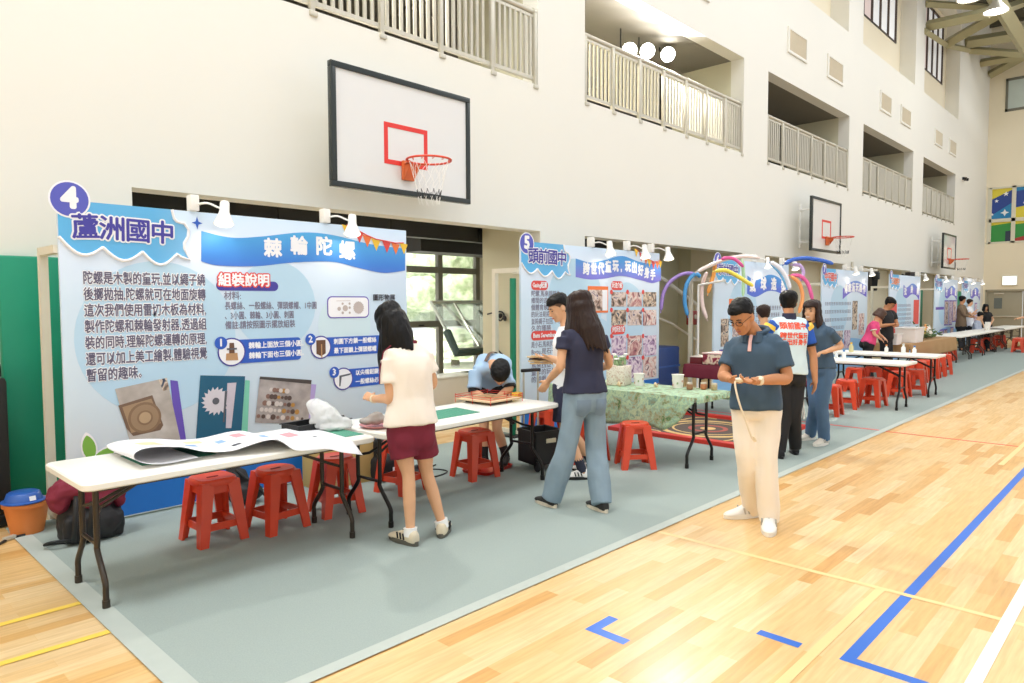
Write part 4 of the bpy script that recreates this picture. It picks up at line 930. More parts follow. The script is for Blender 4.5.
# ---- on the second table: square board with thread fence, yellow box
t = thing('wooden_board', 'square pale wooden board turned cornerwise on the second table', 'board', (4.74, 4.84, 0.7465), 0.06)
b = MB(); b.box((0, 0, 0.012), (0.32, 0.32, 0.024)); b.build('dark_base', mat('dark_walnut', '#4b3a2a', 0.5), t)
b = MB(); b.box((0, 0, 0.032), (0.45, 0.45, 0.014), bev=0.003); b.build('board_top', mat('birch_ply', '#dcc39a', 0.5, var=0.06), t)
b = MB(); b.box((0, 0, 0.0415), (0.32, 0.32, 0.005)); b.build('inset', ramp_mat('inset_wood', [(0.3, '#8a6a48'), (0.6, '#b58f64')], 'NOISE', 14), t)
for k in range(3): 
    b = MB(); b.lathe([(0.002, 0.0), (0.05-0.012*k, 0.0), (0.05-0.012*k, 0.003), (0.002, 0.003)], (0, 0, 0.0442+0.003*k), 20); b.build('ring_mark', mat('ring%d' % k, ['#a37d52', '#8b6743', '#c7a274'][k], 0.5), t)
f = MB()
for k in range(4):
    a = PI/4+PI/2*k; c, d = (0.325*math.cos(a), 0.325*math.sin(a)), (0.325*math.cos(a+PI/2), 0.325*math.sin(a+PI/2))
    for z in (0.055, 0.075): f.tube([(c[0], c[1], z), (d[0], d[1], z)], 0.0022, 5)
    f.tube([(c[0], c[1], 0.0), (c[0], c[1], 0.085)], 0.003, 5); f.tube([((c[0]+d[0])/2, (c[1]+d[1])/2, 0.0), ((c[0]+d[0])/2, (c[1]+d[1])/2, 0.08)], 0.0025, 5)
f.build('thread_fence', mat('red_thread', '#e0392f', 0.5), label=None, parent=t)
t = thing('small_box', 'yellow cardboard box at the far end of the second table', 'box', (5.07, 4.78, 0.7465), 0.35)
b = MB(); b.box((0, 0, 0.032), (0.10, 0.07, 0.064), bev=0.003); b.build('carton', mat('yellow_card', '#f0cf45', 0.5), t)
b = MB(); b.box((-0.03, -0.036, 0.035), (0.03, 0.001, 0.04)); b.box((0.02, -0.036, 0.035), (0.02, 0.001, 0.02)); b.build('print', mat('orange_card', '#e89a3c', 0.5), t)
b = MB(); b.box((0, 0, 0.0645), (0.008, 0.07, 0.001)); b.build('flap_seam', mat('dull_gold', '#c9a62e', 0.5), t)

# ---- green patterned cloth table and its goods
def cloth(name, x0, x1, y0, y1, z, drops, m, label, side_amp=0.012, th=0.004):
    """cloth on a table top: drops = function(edge, t) -> hanging length on the edges -x,+x,-y,+y"""
    bm = bmesh.new(); n = 36
    def strip(e):
        rows = []
        for i in range(n+1):
            t_ = i/n; d = drops(e, t_)
            if e == '-x': base, out = V((x0, y0+(y1-y0)*t_, z)), V((-1, 0, 0))
            elif e == '+x': base, out = V((x1, y0+(y1-y0)*t_, z)), V((1, 0, 0))
            elif e == '-y': base, out = V((x0+(x1-x0)*t_, y0, z)), V((0, -1, 0))
            else: base, out = V((x0+(x1-x0)*t_, y1, z)), V((0, 1, 0))
            row = []
            for j in range(9):
                f = j/8; fold = side_amp*f*(1+math.sin(t_*38+1.3*math.sin(t_*9)))
                row.append(bm.verts.new(base+out*(0.012*min(1, f*3)+fold)+V((0, 0, -d*f))))
            rows.append(row)
        for i in range(n):
            for j in range(8): bm.faces.new((rows[i][j], rows[i+1][j], rows[i+1][j+1], rows[i][j+1]))
    gv = [[bm.verts.new((x0+(x1-x0)*i/n, y0+(y1-y0)*j/n, z)) for j in range(n+1)] for i in range(n+1)]
    for i in range(n):
        for j in range(n): bm.faces.new((gv[i][j], gv[i+1][j], gv[i+1][j+1], gv[i][j+1]))
    for e in ('-x', '+x', '-y', '+y'): strip(e)
    bmesh.ops.remove_doubles(bm, verts=bm.verts, dist=0.0005); bmesh.ops.recalc_face_normals(bm, faces=bm.faces)
    me = bpy.data.meshes.new(name); bm.to_mesh(me); bm.free(); me.materials.append(m); me.shade_smooth(); me.set_sharp_from_angle(angle=0.9)
    o = put(name, me, None, label, 'tablecloth'); md = o.modifiers.new('thick', 'SOLIDIFY'); md.thickness = th; md.offset = 0; return o
M_camo = ramp_mat('green_print_cloth', [(0.0, '#23492a'), (0.2, '#4f7d4c'), (0.34, '#a09b74'), (0.48, '#8cb39d'), (0.62, '#b7cc9f'), (0.8, '#759d8c'), (1.0, '#857a58')], 'VORONOI', 7.5, rough=0.7)
nt = M_camo.node_tree; cr_ = next(n for n in nt.nodes if n.type == 'VALTORGB'); nz = nt.nodes.new('ShaderNodeTexNoise'); nz.inputs['Scale'].default_value = 8.0; nz.inputs['Detail'].default_value = 9; nz.inputs['Roughness'].default_value = 0.72; nz.inputs['Distortion'].default_value = 0.4
nt.links.new(next(n for n in nt.nodes if n.type == 'TEX_COORD').outputs['Object'], nz.inputs['Vector']); mr = nt.nodes.new('ShaderNodeMapRange'); mr.inputs['From Min'].default_value = 0.3; mr.inputs['From Max'].default_value = 0.7
nt.links.new(nz.outputs['Fac'], mr.inputs['Value']); nt.links.new(mr.outputs[0], cr_.inputs['Fac'])
def d5(e, t_):
    if e == '-x': return 0.05+0.30*min(1, max(0, (t_-0.02)/0.16))**0.6+0.02*math.sin(t_*14)
    if e == '-y': return 0.06
    if e == '+x': return 0.10
    return 0.25
cloth('tablecloth', 6.25, 7.01, 3.47, 5.36, 0.7525, d5, M_camo, 'green patterned cloth hanging over the side of the crosswise table')
ZC = 0.757
t = thing('cube_planter', 'speckled cube planter with white flowers on the green cloth', 'planter', (6.68, 4.68, ZC), 0.2)
b = MB(); b.box((0, 0, 0.11), (0.22, 0.22, 0.22), bev=0.006); b.build('pot', ramp_mat('speckled_paper', [(0.3, '#d8cbb4'), (0.5, '#efe7d8'), (0.62, '#cdbba6'), (0.75, '#e7b7a8')], 'NOISE', 40, 3), t)
b = MB()
for k in range(16):
    a, r_ = random.uniform(0, 2*PI), random.uniform(0.02, 0.09); h_ = random.uniform(0.26, 0.33)
    b.tube([(r_*0.4*math.cos(a), r_*0.4*math.sin(a), 0.2), (r_*math.cos(a), r_*math.sin(a), h_)], 0.004, 5)
    b.ball((r_*math.cos(a), r_*math.sin(a), h_-0.02), (0.022, 0.012, 0.03), 8, 6, Matrix.Rotation(a, 3, 'Z'))
b.build('leaves', mat('soft_leaf', '#9db98a', 0.6, var=0.2, scale=30), t)
for k in range(6):
    a, r_ = k*1.05, 0.055+0.02*(k % 2); c = V((r_*math.cos(a), r_*math.sin(a), 0.30+0.025*(k % 3)))
    b = MB()
    for q in range(5): b.ball(c+V((0.018*math.cos(q*1.257), 0.018*math.sin(q*1.257), 0)), (0.014, 0.014, 0.008), 8, 5)
    b.ball(c+V((0, 0, 0.006)), 0.008, 8, 5); b.build('flower', mat('white_petal', '#f4f3ea', 0.6), t)
def paper_cup(loc, label, r=0.052, h=0.115):
    t = thing('paper_cup', label, 'cup', loc, 0, 'printed paper tubs')
    b = MB(); b.lathe([(r*0.85, 0), (r, h), (r*1.07, h), (r*1.07, h+0.008), (r*0.98, h+0.008), (r*0.95, h-0.01), (0.002, h-0.012)], n=22); b.build('cup_body', mat('cup_paper', '#f2efe6', 0.5), t)
    for k in range(7):
        a = k*0.9; b = MB(); z0 = 0.03+0.022*(k % 3)
        b.ring_skin([[(rr*math.cos(a+u), rr*math.sin(a+u), z0+v) for u, v in ((-0.14, -0.008), (0.14, -0.008), (0.16, 0.014), (-0.1, 0.014))] for rr in (r*0.96+0.002, r*0.97+0.0035)])
        b.build('printed_spot', [mat('spot_a', '#a8b58a', 0.5), mat('spot_b', '#d8a78f', 0.5)][k % 2], t)
paper_cup((6.76, 4.46, ZC), 'printed paper tub right of the cube planter', 0.06, 0.13); paper_cup((6.86, 4.02, ZC), 'taller printed paper tub in front of the burgundy cloth', 0.064, 0.14)
def top_toy(loc, tilt, label):
    t = thing('wooden_spinner', label, 'spinning top', loc, 0.4, 'small wooden tops'); M_ = Matrix.Rotation(tilt, 4, 'X')
    b = MB(); b.lathe([(0.002, -0.028), (0.008, -0.024), (0.03, -0.004), (0.032, 0.006), (0.026, 0.014), (0.002, 0.016)], n=18, M=M_); b.build('top_body', mat('light_wood', '#dcc29a', 0.45), t)
    b = MB(); b.tube([M_ @ V((0, 0, 0.014)), M_ @ V((0, 0, 0.042))], 0.006, 8); b.build('stem', mat('dark_wood', '#8a5d3a', 0.45), t)
top_toy((6.50, 4.55, ZC+0.03), 1.2, 'small pale spinning top lying before the cube planter'); top_toy((6.70, 4.20, ZC+0.03), 1.0, 'small pale spinning top between the two paper tubs')
def jar(loc, label, c):
    t = thing('small_jar', label, 'jar', loc, 0, 'small jars at the cloth edge')
    b = MB(); b.lathe([(0.028, 0), (0.034, 0.01), (0.034, 0.05), (0.03, 0.06), (0.002, 0.06)], n=18); b.build('jar_body', mat('jar_'+c, c, 0.35, var=0.25, scale=40), t)
    b = MB(); b.lathe([(0.032, 0.06), (0.032, 0.075), (0.002, 0.077)], n=18); b.build('lid', mat('jar_lid', '#cfc3b0', 0.4), t)
jar((6.80, 3.84, ZC), 'small brown jar at the corner of the green cloth', '#9b6f4e'); jar((6.92, 3.74, ZC), 'small rust colored jar, middle of three', '#c07a52'); jar((6.93, 3.62, ZC), 'small pale jar, rightmost of three', '#b5a27a')
# ---- burgundy floral cloth table
M_burg = mat('burgundy_cloth', '#6d1a2e', 0.7, var=0.08)
M_flor = ramp_mat('floral_cloth', [(0.36, '#7d1f35'), (0.46, '#a34a55'), (0.52, '#e9d9b8'), (0.6, '#efe3cc'), (0.72, '#8f2f42')], 'NOISE', 11, 3, 0.7, distort=0.6)
cloth('tablecloth', 9.63, 10.37, 3.70, 5.54, 0.7525, lambda e, t_: 0.20 if e in ('-x', '-y') else 0.2, M_burg, 'burgundy cloth with floral top behind the man in the polo shirt')
t = thing('fabric_box', 'floral covered box standing on the burgundy cloth', 'box', (9.95, 4.72, ZC)); b = MB(); b.box((0, 0, 0.08), (0.5, 1.1, 0.16), bev=0.02); b.build('box_body', M_flor, t); b = MB(); b.box((0, 0, 0.17), (0.52, 1.12, 0.02), bev=0.008); b.build('lid', mat('rose_cloth', '#e6c7c0', 0.7), t)
t = thing('game_box', 'flat dark red box left of the floral box', 'box', (9.92, 5.41, ZC), 0.05); b = MB(); b.box((0, 0, 0.05), (0.36, 0.20, 0.10), bev=0.006); b.build('box_body', mat('dark_red_card', '#6a1d22', 0.5), t); b = MB(); b.box((0, 0, 0.105), (0.37, 0.21, 0.01), bev=0.003); b.build('lid', mat('pale_card', '#dcd3c6', 0.5), t)

# ---- goods on the crosswise tables
def bottle(x, y, label, body='#f2f2ee', cap='#3f7fc4', s=1.0, z=0.7465):
    t = thing('squeeze_bottle', label, 'bottle', (x, y, z), 0, 'small bottles on the crosswise tables')
    b = MB(); b.lathe([(0.03*s, 0), (0.033*s, 0.01*s), (0.033*s, 0.09*s), (0.014*s, 0.115*s), (0.014*s, 0.13*s), (0.002, 0.13*s)], n=16); b.build('bottle_body', mat('bottle'+body, body, 0.35), t)
    b = MB(); b.lathe([(0.017*s, 0.13*s), (0.017*s, 0.155*s), (0.002, 0.157*s)], n=14); b.build('cap', mat('cap'+cap, cap, 0.4), t)
bottle(12.2, 4.05, 'white squeeze bottle in the middle of the nearer crosswise table'); bottle(12.35, 4.22, 'small clear bottle beside the white one on the nearer crosswise table', '#dfe6e6', '#f1f1ee', 0.8)
bottle(14.1, 4.55, 'yellow topped bottle at the left end of the farther crosswise table', '#d8cf9a', '#e3b93a', 1.2); bottle(14.2, 3.5, 'white bottle near the right end of the farther crosswise table'); bottle(14.35, 3.72, 'tall white bottle second from the right end of the farther crosswise table', '#ecece6', '#d9dcd8', 1.15)
bottle(14.25, 3.98, 'orange capped bottle amid the farther crosswise table', '#f0eee6', '#e08a3a')
def bin_box(name, loc, d, m, label, rz=0, cat='box'):
    t = thing(name, label, cat, loc, rz); b = MB(); w, l, h = d
    b.ring_skin([[(x, y, z) for x, y in rrect(w*s, l*s, 0.03, 3)] for s, z in ((0.9, 0), (1.0, h), (0.93, h), (0.85, 0.02))]); b.build('tub', m, t)
    b = MB(); b.ring_skin([[(x, y, z) for x, y in rrect(w*s, l*s, 0.03, 3)] for s, z in ((1.0, h-0.02), (1.06, h-0.02), (1.06, h+0.005), (1.0, h+0.005))], closed=True); b.build('rim', M_white, t)
    return t
bin_box('plastic_tub', (17.2, 4.70, 0.7465), (0.42, 0.34, 0.24), mat('milky_tub', '#f3efec', 0.4), 'white tub beside the woman in the pink shirt')
bin_box('plastic_tub', (18.3, 4.62, 0.757), (0.75, 0.45, 0.34), mat('milky_tub', '#f3efec', 0.4), 'large white tub in front of the man in black')
M_tan = mat('tan_cloth', '#b08a5c', 0.8, var=0.06)
cloth('tablecloth', 17.25, 21.62, 4.35, 5.13, 0.7525, lambda e, t_: 0.34 if e == '-y' else 0.3, M_tan, 'tan cloth hanging over the table before panel 8', 0.014)
t = thing('flower_garland', 'low green garland with white flowers on the tan cloth', 'plant', (20.1, 4.72, 0.757))
b = MB()
for k in range(150):
    a = random.uniform(-0.75, 0.95); c = V((a, random.gauss(0, 0.10), abs(random.gauss(0.03, 0.05))+max(0, 0.28-abs(a+0.4)*0.6)*random.random()+0.03))
    b.ball(c, (0.07, 0.022, 0.012), 7, 5, Matrix.Rotation(random.uniform(0, 6), 3, 'Z') @ Matrix.Rotation(random.uniform(-0.7, 0.7), 3, 'Y'))
tag(b.build('foliage', mat('garland_leaf', '#4f6b3a', 0.6, var=0.3, scale=8), t), kind='stuff')
for k, (x, z, cc) in enumerate(((-0.25, 0.24, 'w'), (-0.12, 0.17, 'w'), (-0.38, 0.3, 'o'), (-0.05, 0.26, 'w'), (-0.5, 0.2, 'y'), (0.1, 0.14, 'w'))):
    b = MB()
    for q in range(6): b.ball((x+0.055*math.cos(q*1.05), -0.09, z+0.055*math.sin(q*1.05)), (0.04, 0.025, 0.04), 8, 6)
    b.ball((x, -0.11, z), 0.03, 8, 6); b.build('blossom', mat('blossom_'+cc, {'w': '#f5f1ea', 'o': '#e3a463', 'y': '#e6cf7a'}[cc], 0.6), t)
# black bag on the large tub's far side, papers on the long row
blob('hand_bag', M_dark, [('b', (19.2, 5.0, 0.86), (0.34, 0.14, 0.12)), ('b', (19.2, 5.0, 0.97), (0.2, 0.1, 0.09))], voxel=0.02, label='slumped black bag behind the large white tub', cat='bag')
paper_cup((27.2, 4.62, 0.7465), 'white cup on the long far row before the seated person', 0.08, 0.2); paper_cup((27.7, 4.68, 0.7465), 'taller white cup on the long far row', 0.08, 0.26)
t = thing('clipboard', 'dark clipboard lying on the long far row', 'clipboard', (28.9, 4.66, 0.7465), 0.2); b = MB(); b.box((0, 0, 0.006), (0.9, 0.5, 0.012), bev=0.004); b.build('board', M_dark, t); b = MB(); b.box((0.38, 0, 0.018), (0.06, 0.16, 0.012), bev=0.004); b.build('clip', M_rail, t)

# ---- floor goods at left
M_pad = mat('green_vinyl_pad', '#0f8f6c', 0.45, var=0.04, scale=2)
for i, (a, c, y0, y1, h_, lb) in enumerate(((1.25, 2.28, 6.9, 6.99, 2.07, 'green padded wall mat left of panel 4'), (14.64, 15.72, 6.9, 6.99, 2.0, 'green wall mat on the pier between panels 6 and 7'), (27.7, 28.92, 6.9, 6.99, 2.1, 'narrow green wall mat right of panel 8'), (34.05, 35.15, 6.9, 6.99, 2.1, 'green wall mat behind the brown shirt, left of panel 10'), (21.2, 22.3, 6.9, 6.99, 2.0, 'green wall mat hidden mostly by panel 8'))):
    t = thing('wall_mat', lb, 'wall mat', (a, y0, 0.03), 0, 'green wall mats'); L = c-a
    for k in range(2):
        b = MB(); b.box((L*(k+0.5)/2, (y1-y0)/2, h_/2), (L/2-0.006, y1-y0, h_), bev=0.02); b.build('pad', M_pad, t)
t = thing('screen_board', 'green board edge standing just left of panel 5', 'board', (6.33, 6.10, 0.0)); b = MB(); b.box((0.075, 0.0, 1.02), (0.07, 0.05, 1.98), bev=0.006); b.build('board', mat('green_edge', '#12805c', 0.5), t); b = MB(); b.box((0.08, 0.0, 0.018), (0.2, 0.2, 0.024), bev=0.004); b.build('foot', M_dark, t)
t = thing('equipment_case', 'tall black case with a top handle at the left edge', 'case', (0.98, 6.62, 0), 0.1)
b = MB(); b.box((0, 0, 0.62), (0.42, 0.34, 1.06), bev=0.04); b.build('case_body', mat('black_case', '#24221f', 0.55, var=0.1), t)
b = MB(); b.tube(smooth_path([(0.12, 0, 1.15), (0.13, 0, 1.24), (0.19, 0, 1.25), (0.2, 0, 1.14)], 4), 0.018, 8); b.build('handle', M_dark, t)
b = MB(); b.box((0, 0, 0.05), (0.46, 0.38, 0.09), bev=0.02); b.build('base', M_dark, t)
t = thing('flower_pot', 'orange plastic pot with a blue bowl on top, left of the backpack', 'pot', (1.235, 6.20, 0), 0.2)
b = MB(); b.lathe([(0.002, 0), (0.125, 0), (0.17, 0.25), (0.185, 0.25), (0.187, 0.285), (0.17, 0.285), (0.165, 0.25), (0.12, 0.02), (0.002, 0.02)], n=30); b.build('pot_body', mat('terracotta_plastic', '#d8803f', 0.45, var=0.05), t)
t = thing('basin', 'blue plastic basin upturned on the orange pot', 'bowl', (1.215, 6.18, 0.287), 0.3)
b = MB(); b.lathe([(0.158, 0), (0.172, 0.006), (0.172, 0.014), (0.145, 0.02), (0.125, 0.08), (0.11, 0.09), (0.002, 0.092), (0.002, 0.086), (0.118, 0.08), (0.135, 0.015)], n=30); b.build('basin_body', mat('blue_basin', '#2c5aa8', 0.35, var=0.05), t)
b = MB(); b.box((0, -0.138, 0.045), (0.05, 0.006, 0.04), Matrix.Rotation(-0.3, 3, 'X')); b.build('label_tag', T_white, t)
bpy.data.objects['flower_pot'].scale = (0.84, 0.84, 0.84); t.scale = (0.84, 0.84, 0.84); t.location.z = 0.2875*0.84
t = thing('cable', 'dark cable with grey plugs on the floor at the left edge', 'cable', (0.9, 6.0, 0))
b = MB(); b.tube(smooth_path([(-0.2, -0.1, 0.012), (0.0, -0.02, 0.012), (0.12, 0.0, 0.012), (0.2, 0.08, 0.012), (0.3, 0.1, 0.012)], 5), 0.010, 7); b.build('cord', M_dark, t)
for x, y, r_ in ((0.02, -0.02, 0.3), (0.2, 0.08, 0.5)): b = MB(); b.box((x, y, 0.018), (0.09, 0.035, 0.03), Matrix.Rotation(r_, 3, 'Z'), 0.008); b.build('plug', M_rail, t)
# backpack with burgundy jacket
t = thing('backpack', 'black backpack with a burgundy jacket on top, under the nearest table', 'backpack', (1.52, 5.70, 0.006))
blob('pack_body', mat('black_nylon', '#1d1d1f', 0.6, var=0.15), [('b', (0, 0, 0.17), (0.21, 0.15, 0.17)), ('x', (0, 0, 0.10), (0.38, 0.26, 0.19)), ('b', (0.02, -0.11, 0.13), (0.16, 0.08, 0.12)), ('b', (0, 0, 0.30), (0.17, 0.12, 0.1))], t, 0.014, 0.010, 13)
blob('jacket', mat('burgundy_jacket', '#7c1f36', 0.75, var=0.12), [('b', (-0.06, -0.03, 0.40), (0.19, 0.15, 0.08)), ('b', (0.10, 0.0, 0.38), (0.13, 0.13, 0.09)), ('b', (-0.2, -0.02, 0.33), (0.07, 0.10, 0.11)), ('b', (0.02, -0.13, 0.33), (0.12, 0.05, 0.11)), ('b', (0.17, -0.06, 0.29), (0.05, 0.09, 0.09))], t, 0.014, 0.016, 16)
for s in (-0.12, -0.02): b = MB(); b.tube(smooth_path([(s, -0.14, 0.36), (s-0.02, -0.19, 0.24), (s-0.03, -0.18, 0.10), (s-0.02, -0.12, 0.02)], 5), 0.016, 7, squash=0.4); b.build('shoulder_strap', M_dark, t)
b = MB(); b.tube(smooth_path([(-0.12, -0.12, 0.04), (-0.26, -0.12, 0.06), (-0.3, -0.05, 0.03), (-0.22, 0.0, 0.012), (-0.14, -0.06, 0.012)], 5), 0.010, 7); b.build('loose_strap', M_dark, t)
t = thing('shoulder_bag', 'black bag slumped against panel 4 between the two left stools', 'bag', (2.68, 5.72, 0.006))
blob('bag_body', mat('black_nylon', '#1d1d1f', 0.6, var=0.15), [('b', (0.02, 0, 0.09), (0.15, 0.12, 0.10)), ('b', (-0.03, 0.04, 0.19), (0.10, 0.09, 0.12)), ('b', (-0.06, 0.06, 0.28), (0.05, 0.06, 0.08))], t, 0.014, 0.012, 15)
b = MB(); b.tube(smooth_path([(-0.06, 0.0, 0.3), (0.02, -0.1, 0.2), (0.12, -0.13, 0.08), (0.18, -0.12, 0.02)], 5), 0.012, 7); b.build('strap', M_dark, t)
t = thing('cardboard_box', 'tan cardboard carton behind the stool at the table end', 'box', (3.62, 5.72, 0.006), -0.05)
b = MB(); b.box((0, 0, 0.21), (0.60, 0.30, 0.42), bev=0.004); b.build('carton', mat('kraft_card', '#c9a969', 0.75, var=0.04), t)
b = MB(); b.box((0, -0.1505, 0.21), (0.06, 0.001, 0.42)); b.box((0, 0, 0.4205), (0.06, 0.30, 0.001)); b.build('packing_tape', mat('tape_tan', '#b8945a', 0.35), t)
t = thing('camera_bag', 'black equipment bag on a small stand right of the carton', 'bag', (4.02, 5.52, 0.006), 0.2)
blob('bag_body', mat('black_nylon', '#1d1d1f', 0.6, var=0.15), [('x', (0, 0, 0.12), (0.30, 0.2, 0.2)), ('b', (0, 0, 0.22), (0.14, 0.1, 0.06)), ('x', (-0.06, 0.02, 0.3), (0.12, 0.12, 0.2))], t, 0.012, 0.006, 15)
b = MB(); b.box((0.03, -0.105, 0.10), (0.12, 0.006, 0.06), bev=0.002); b.build('label_patch', T_white, t)
b = MB(); b.box((-0.07, -0.105, 0.06), (0.05, 0.006, 0.04), bev=0.002); b.build('red_patch', T_redp, t)
t = thing('power_cord', 'black cords coiled on the carpet behind the girl', 'cable', (4.3, 5.3, 0.006))
b = MB(); b.tube(smooth_path([(-0.2, 0.1, 0.008), (0.0, 0.22, 0.008), (0.25, 0.18, 0.008), (0.3, 0.0, 0.008), (0.1, -0.08, 0.008), (-0.1, 0.0, 0.008), (0.02, 0.14, 0.015), (0.4, 0.3, 0.008)], 6), 0.007, 6); b.build('cord', M_dark, t)
blob('plug_cluster', M_dark, [('b', (-0.06, 0.04, 0.04), (0.05, 0.04, 0.035)), ('b', (-0.03, 0.08, 0.08), (0.04, 0.03, 0.04))], t, 0.01, 0.004, 20)
# trolley crate
t = thing('folding_trolley', 'black folding trolley crate with a tall silver handle, left of the woman in navy', 'trolley', (5.40, 4.76, 0.006), -0.25)
M_crate = mat('black_crate', '#1c1b1b', 0.5, var=0.1)
b = MB(); w, l, h = 0.34, 0.32, 0.40
for a, c in (((-w/2, -l/2, 0.06), (w/2, -l/2+0.02, h)), ((-w/2, l/2-0.02, 0.06), (w/2, l/2, h)), ((-w/2, -l/2, 0.06), (-w/2+0.02, l/2, h)), ((w/2-0.02, -l/2, 0.06), (w/2, l/2, h)), ((-w/2, -l/2, 0.06), (w/2, l/2, 0.08))): b.bb(a, c)
b.build('crate', M_crate, t)
b = MB(); b.ring_skin([[(x, y, z) for x, y in rrect(w+q, l+q, 0.012, 3)] for q, z in ((-0.03, h-0.03), (0.02, h-0.03), (0.02, h), (-0.03, h))], closed=True); b.build('crate_rim', M_crate, t)
b = MB(); b.box((0.02, -l/2-0.006, 0.30), (0.12, 0.004, 0.045), bev=0.001); b.build('label_tag', mat('cream_tag', '#efe6c8', 0.5), t)
for s in (-1, 1):
    b = MB(); b.tube([(s*0.09, l/2+0.015, 0.1), (s*0.09, l/2+0.015, 0.98)], 0.011, 8); b.build('handle_rod', M_rail, t)
    b = MB(); b.lathe([(0.002, -0.015), (0.045, -0.015), (0.05, 0), (0.045, 0.015), (0.002, 0.015)], n=18, M=Matrix.Translation((s*0.15, -l/2-0.01, 0.05)) @ Matrix.Rotation(PI/2, 4, 'Y')); b.build('wheel', M_dark, t)
b = MB(); b.box((0, l/2+0.015, 0.99), (0.24, 0.03, 0.035), bev=0.01); b.build('grip', M_dark, t)
t = thing('red_mat', 'flat red plastic tray on the carpet behind the wooden board table', 'tray', (4.95, 5.08, 0.006), 0.2)
b = MB(); b.ring_skin([[(x, y, z) for x, y in rrect(0.5*s, 0.34*s, 0.05, 4)] for s, z in ((0.94, 0), (1.0, 0.03), (0.96, 0.03), (0.92, 0.008))]); b.build('tray_body', M_red, t)
# ring rug with red border between the booths
t = thing('game_rug', 'dark rug with a red border and gold swirls behind the green cloth table', 'rug', (8.55, 4.55, 0.006), 0.0)
b = MB(); b.slab([(-0.85, -0.85), (0.85, -0.85), (0.85, 0.85), (-0.85, 0.85)], 0, 0.008, 'Z'); b.build('rug_field', mat('rug_taupe', '#5c5048', 0.9, var=0.1), t)
b = MB()
for a, c in (((-0.95, -0.95, 0), (0.95, -0.83, 0.05)), ((-0.95, 0.83, 0), (0.95, 0.95, 0.05)), ((-0.95, -0.83, 0), (-0.83, 0.83, 0.05)), ((0.83, -0.83, 0), (0.95, 0.83, 0.05))): b.bb(a, c)
b.build('border', mat('rug_red', '#d2392c', 0.6), t)
for r0, r1, mm in ((0.56, 0.64, 'g'), (0.44, 0.47, 'g'), (0.2, 0.26, 'r'), (0.0, 0.1, 'g')):
    b = MB(); b.ring_skin([[(r_*math.cos(2*PI*i/40), r_*math.sin(2*PI*i/40), z) for i in range(40)] for r_, z in ((max(r0, 0.001), 0.0082), (r1, 0.0082), (r1, 0.0105), (max(r0, 0.001), 0.0105))], closed=True); b.build('ring_motif', mat('rug_'+mm, '#d9b978' if mm == 'g' else '#b2574a', 0.8), t)
for s in range(4):
    a0 = PI/4+s*PI/2; b = MB(); b.tube(smooth_path([((0.68+0.08*math.sin(u*1.5))*math.cos(a0+0.22*(u-2))*1.2, (0.68+0.08*math.sin(u*1.5))*math.sin(a0+0.22*(u-2))*1.2, 0.012) for u in range(5)], 4), 0.018, 6, squash=0.2); b.build('swirl', mat('rug_g', '#d9b978', 0.8), t)
t = thing('storage_box', 'dark blue gym box standing behind the right end of panel 5', 'box', (10.15, 6.5, 0), 0)
b = MB(); b.box((0.5, 0.35, 0.46), (1.0, 0.7, 0.92), bev=0.03); b.build('box_body', mat('navy_vinyl', '#16356f', 0.45, var=0.05), t); b = MB(); b.box((0.5, 0.35, 0.58), (1.012, 0.712, 0.03)); b.build('band', mat('navy_band', '#2a4f8f', 0.45), t)
# stairs with handrail in the second recess, fire box
t = thing('handrail', 'white handrail in the recess right of panel 5', 'railing', (12.9, 7.9, 0))
b = MB(); b.tube([(-1.2, 0, 2.5), (0, 0, 2.17), (1.38, 0, 1.64), (1.39, 0, 0.0)], 0.045, 8); b.build('rail', M_white, t)
b = MB(); b.tube([(-1.2, 0, 1.6), (0.3, 0, 1.25), (1.38, 0, 0.85)], 0.025, 8); b.build('lower_rail', M_white, t)
t = thing('fire_box', 'small dark red alarm box on the recess wall left of panel 6', 'alarm box', (13.55, 7.6, 1.25)); b = MB(); b.box((0, 0, 0.12), (0.34, 0.12, 0.3), bev=0.02); b.build('box_body', mat('fire_red', '#8f2420', 0.4), t); b = MB(); b.lathe([(0.002, 0), (0.05, 0), (0.05, 0.02), (0.002, 0.025)], n=16, M=Matrix.Translation((0, -0.06, 0.14)) @ Matrix.Rotation(PI/2, 4, 'X')); b.build('button', mat('fire_dial', '#c9b9a8', 0.4), t)
b = MB(); b.tube(smooth_path([(0, 0, 0), (0.02, 0.0, -0.5), (-0.02, 0, -1.2)], 4), 0.012, 6); b.build('cord', M_dark, t)
# wires hung on the pier behind the bending student
t = thing('hanging_cable', 'tangled black cable hung on the pier left of panel 5', 'cable', (7.93, 8.0, 1.2))
b = MB(); b.tube(smooth_path([(-0.02, 0.1, 0.32), (-0.02, -0.02, 0.34), (-0.03, -0.1, 0.30), (-0.03, -0.2, 0.22), (-0.03, -0.28, 0.30), (-0.02, -0.22, 0.36), (-0.02, -0.1, 0.33), (-0.02, -0.05, 0.1), (-0.02, -0.1, -0.2), (-0.03, -0.25, -0.32), (-0.02, -0.1, -0.3), (-0.02, 0.12, -0.34)], 6), 0.012, 6); b.build('cord', M_dark, t)
blob('plug', M_dark, [('b', (-0.03, -0.2, 0.3), (0.03, 0.05, 0.04)), ('b', (-0.03, -0.3, 0.26), (0.03, 0.03, 0.05))], t, 0.012, 0.004, 20)
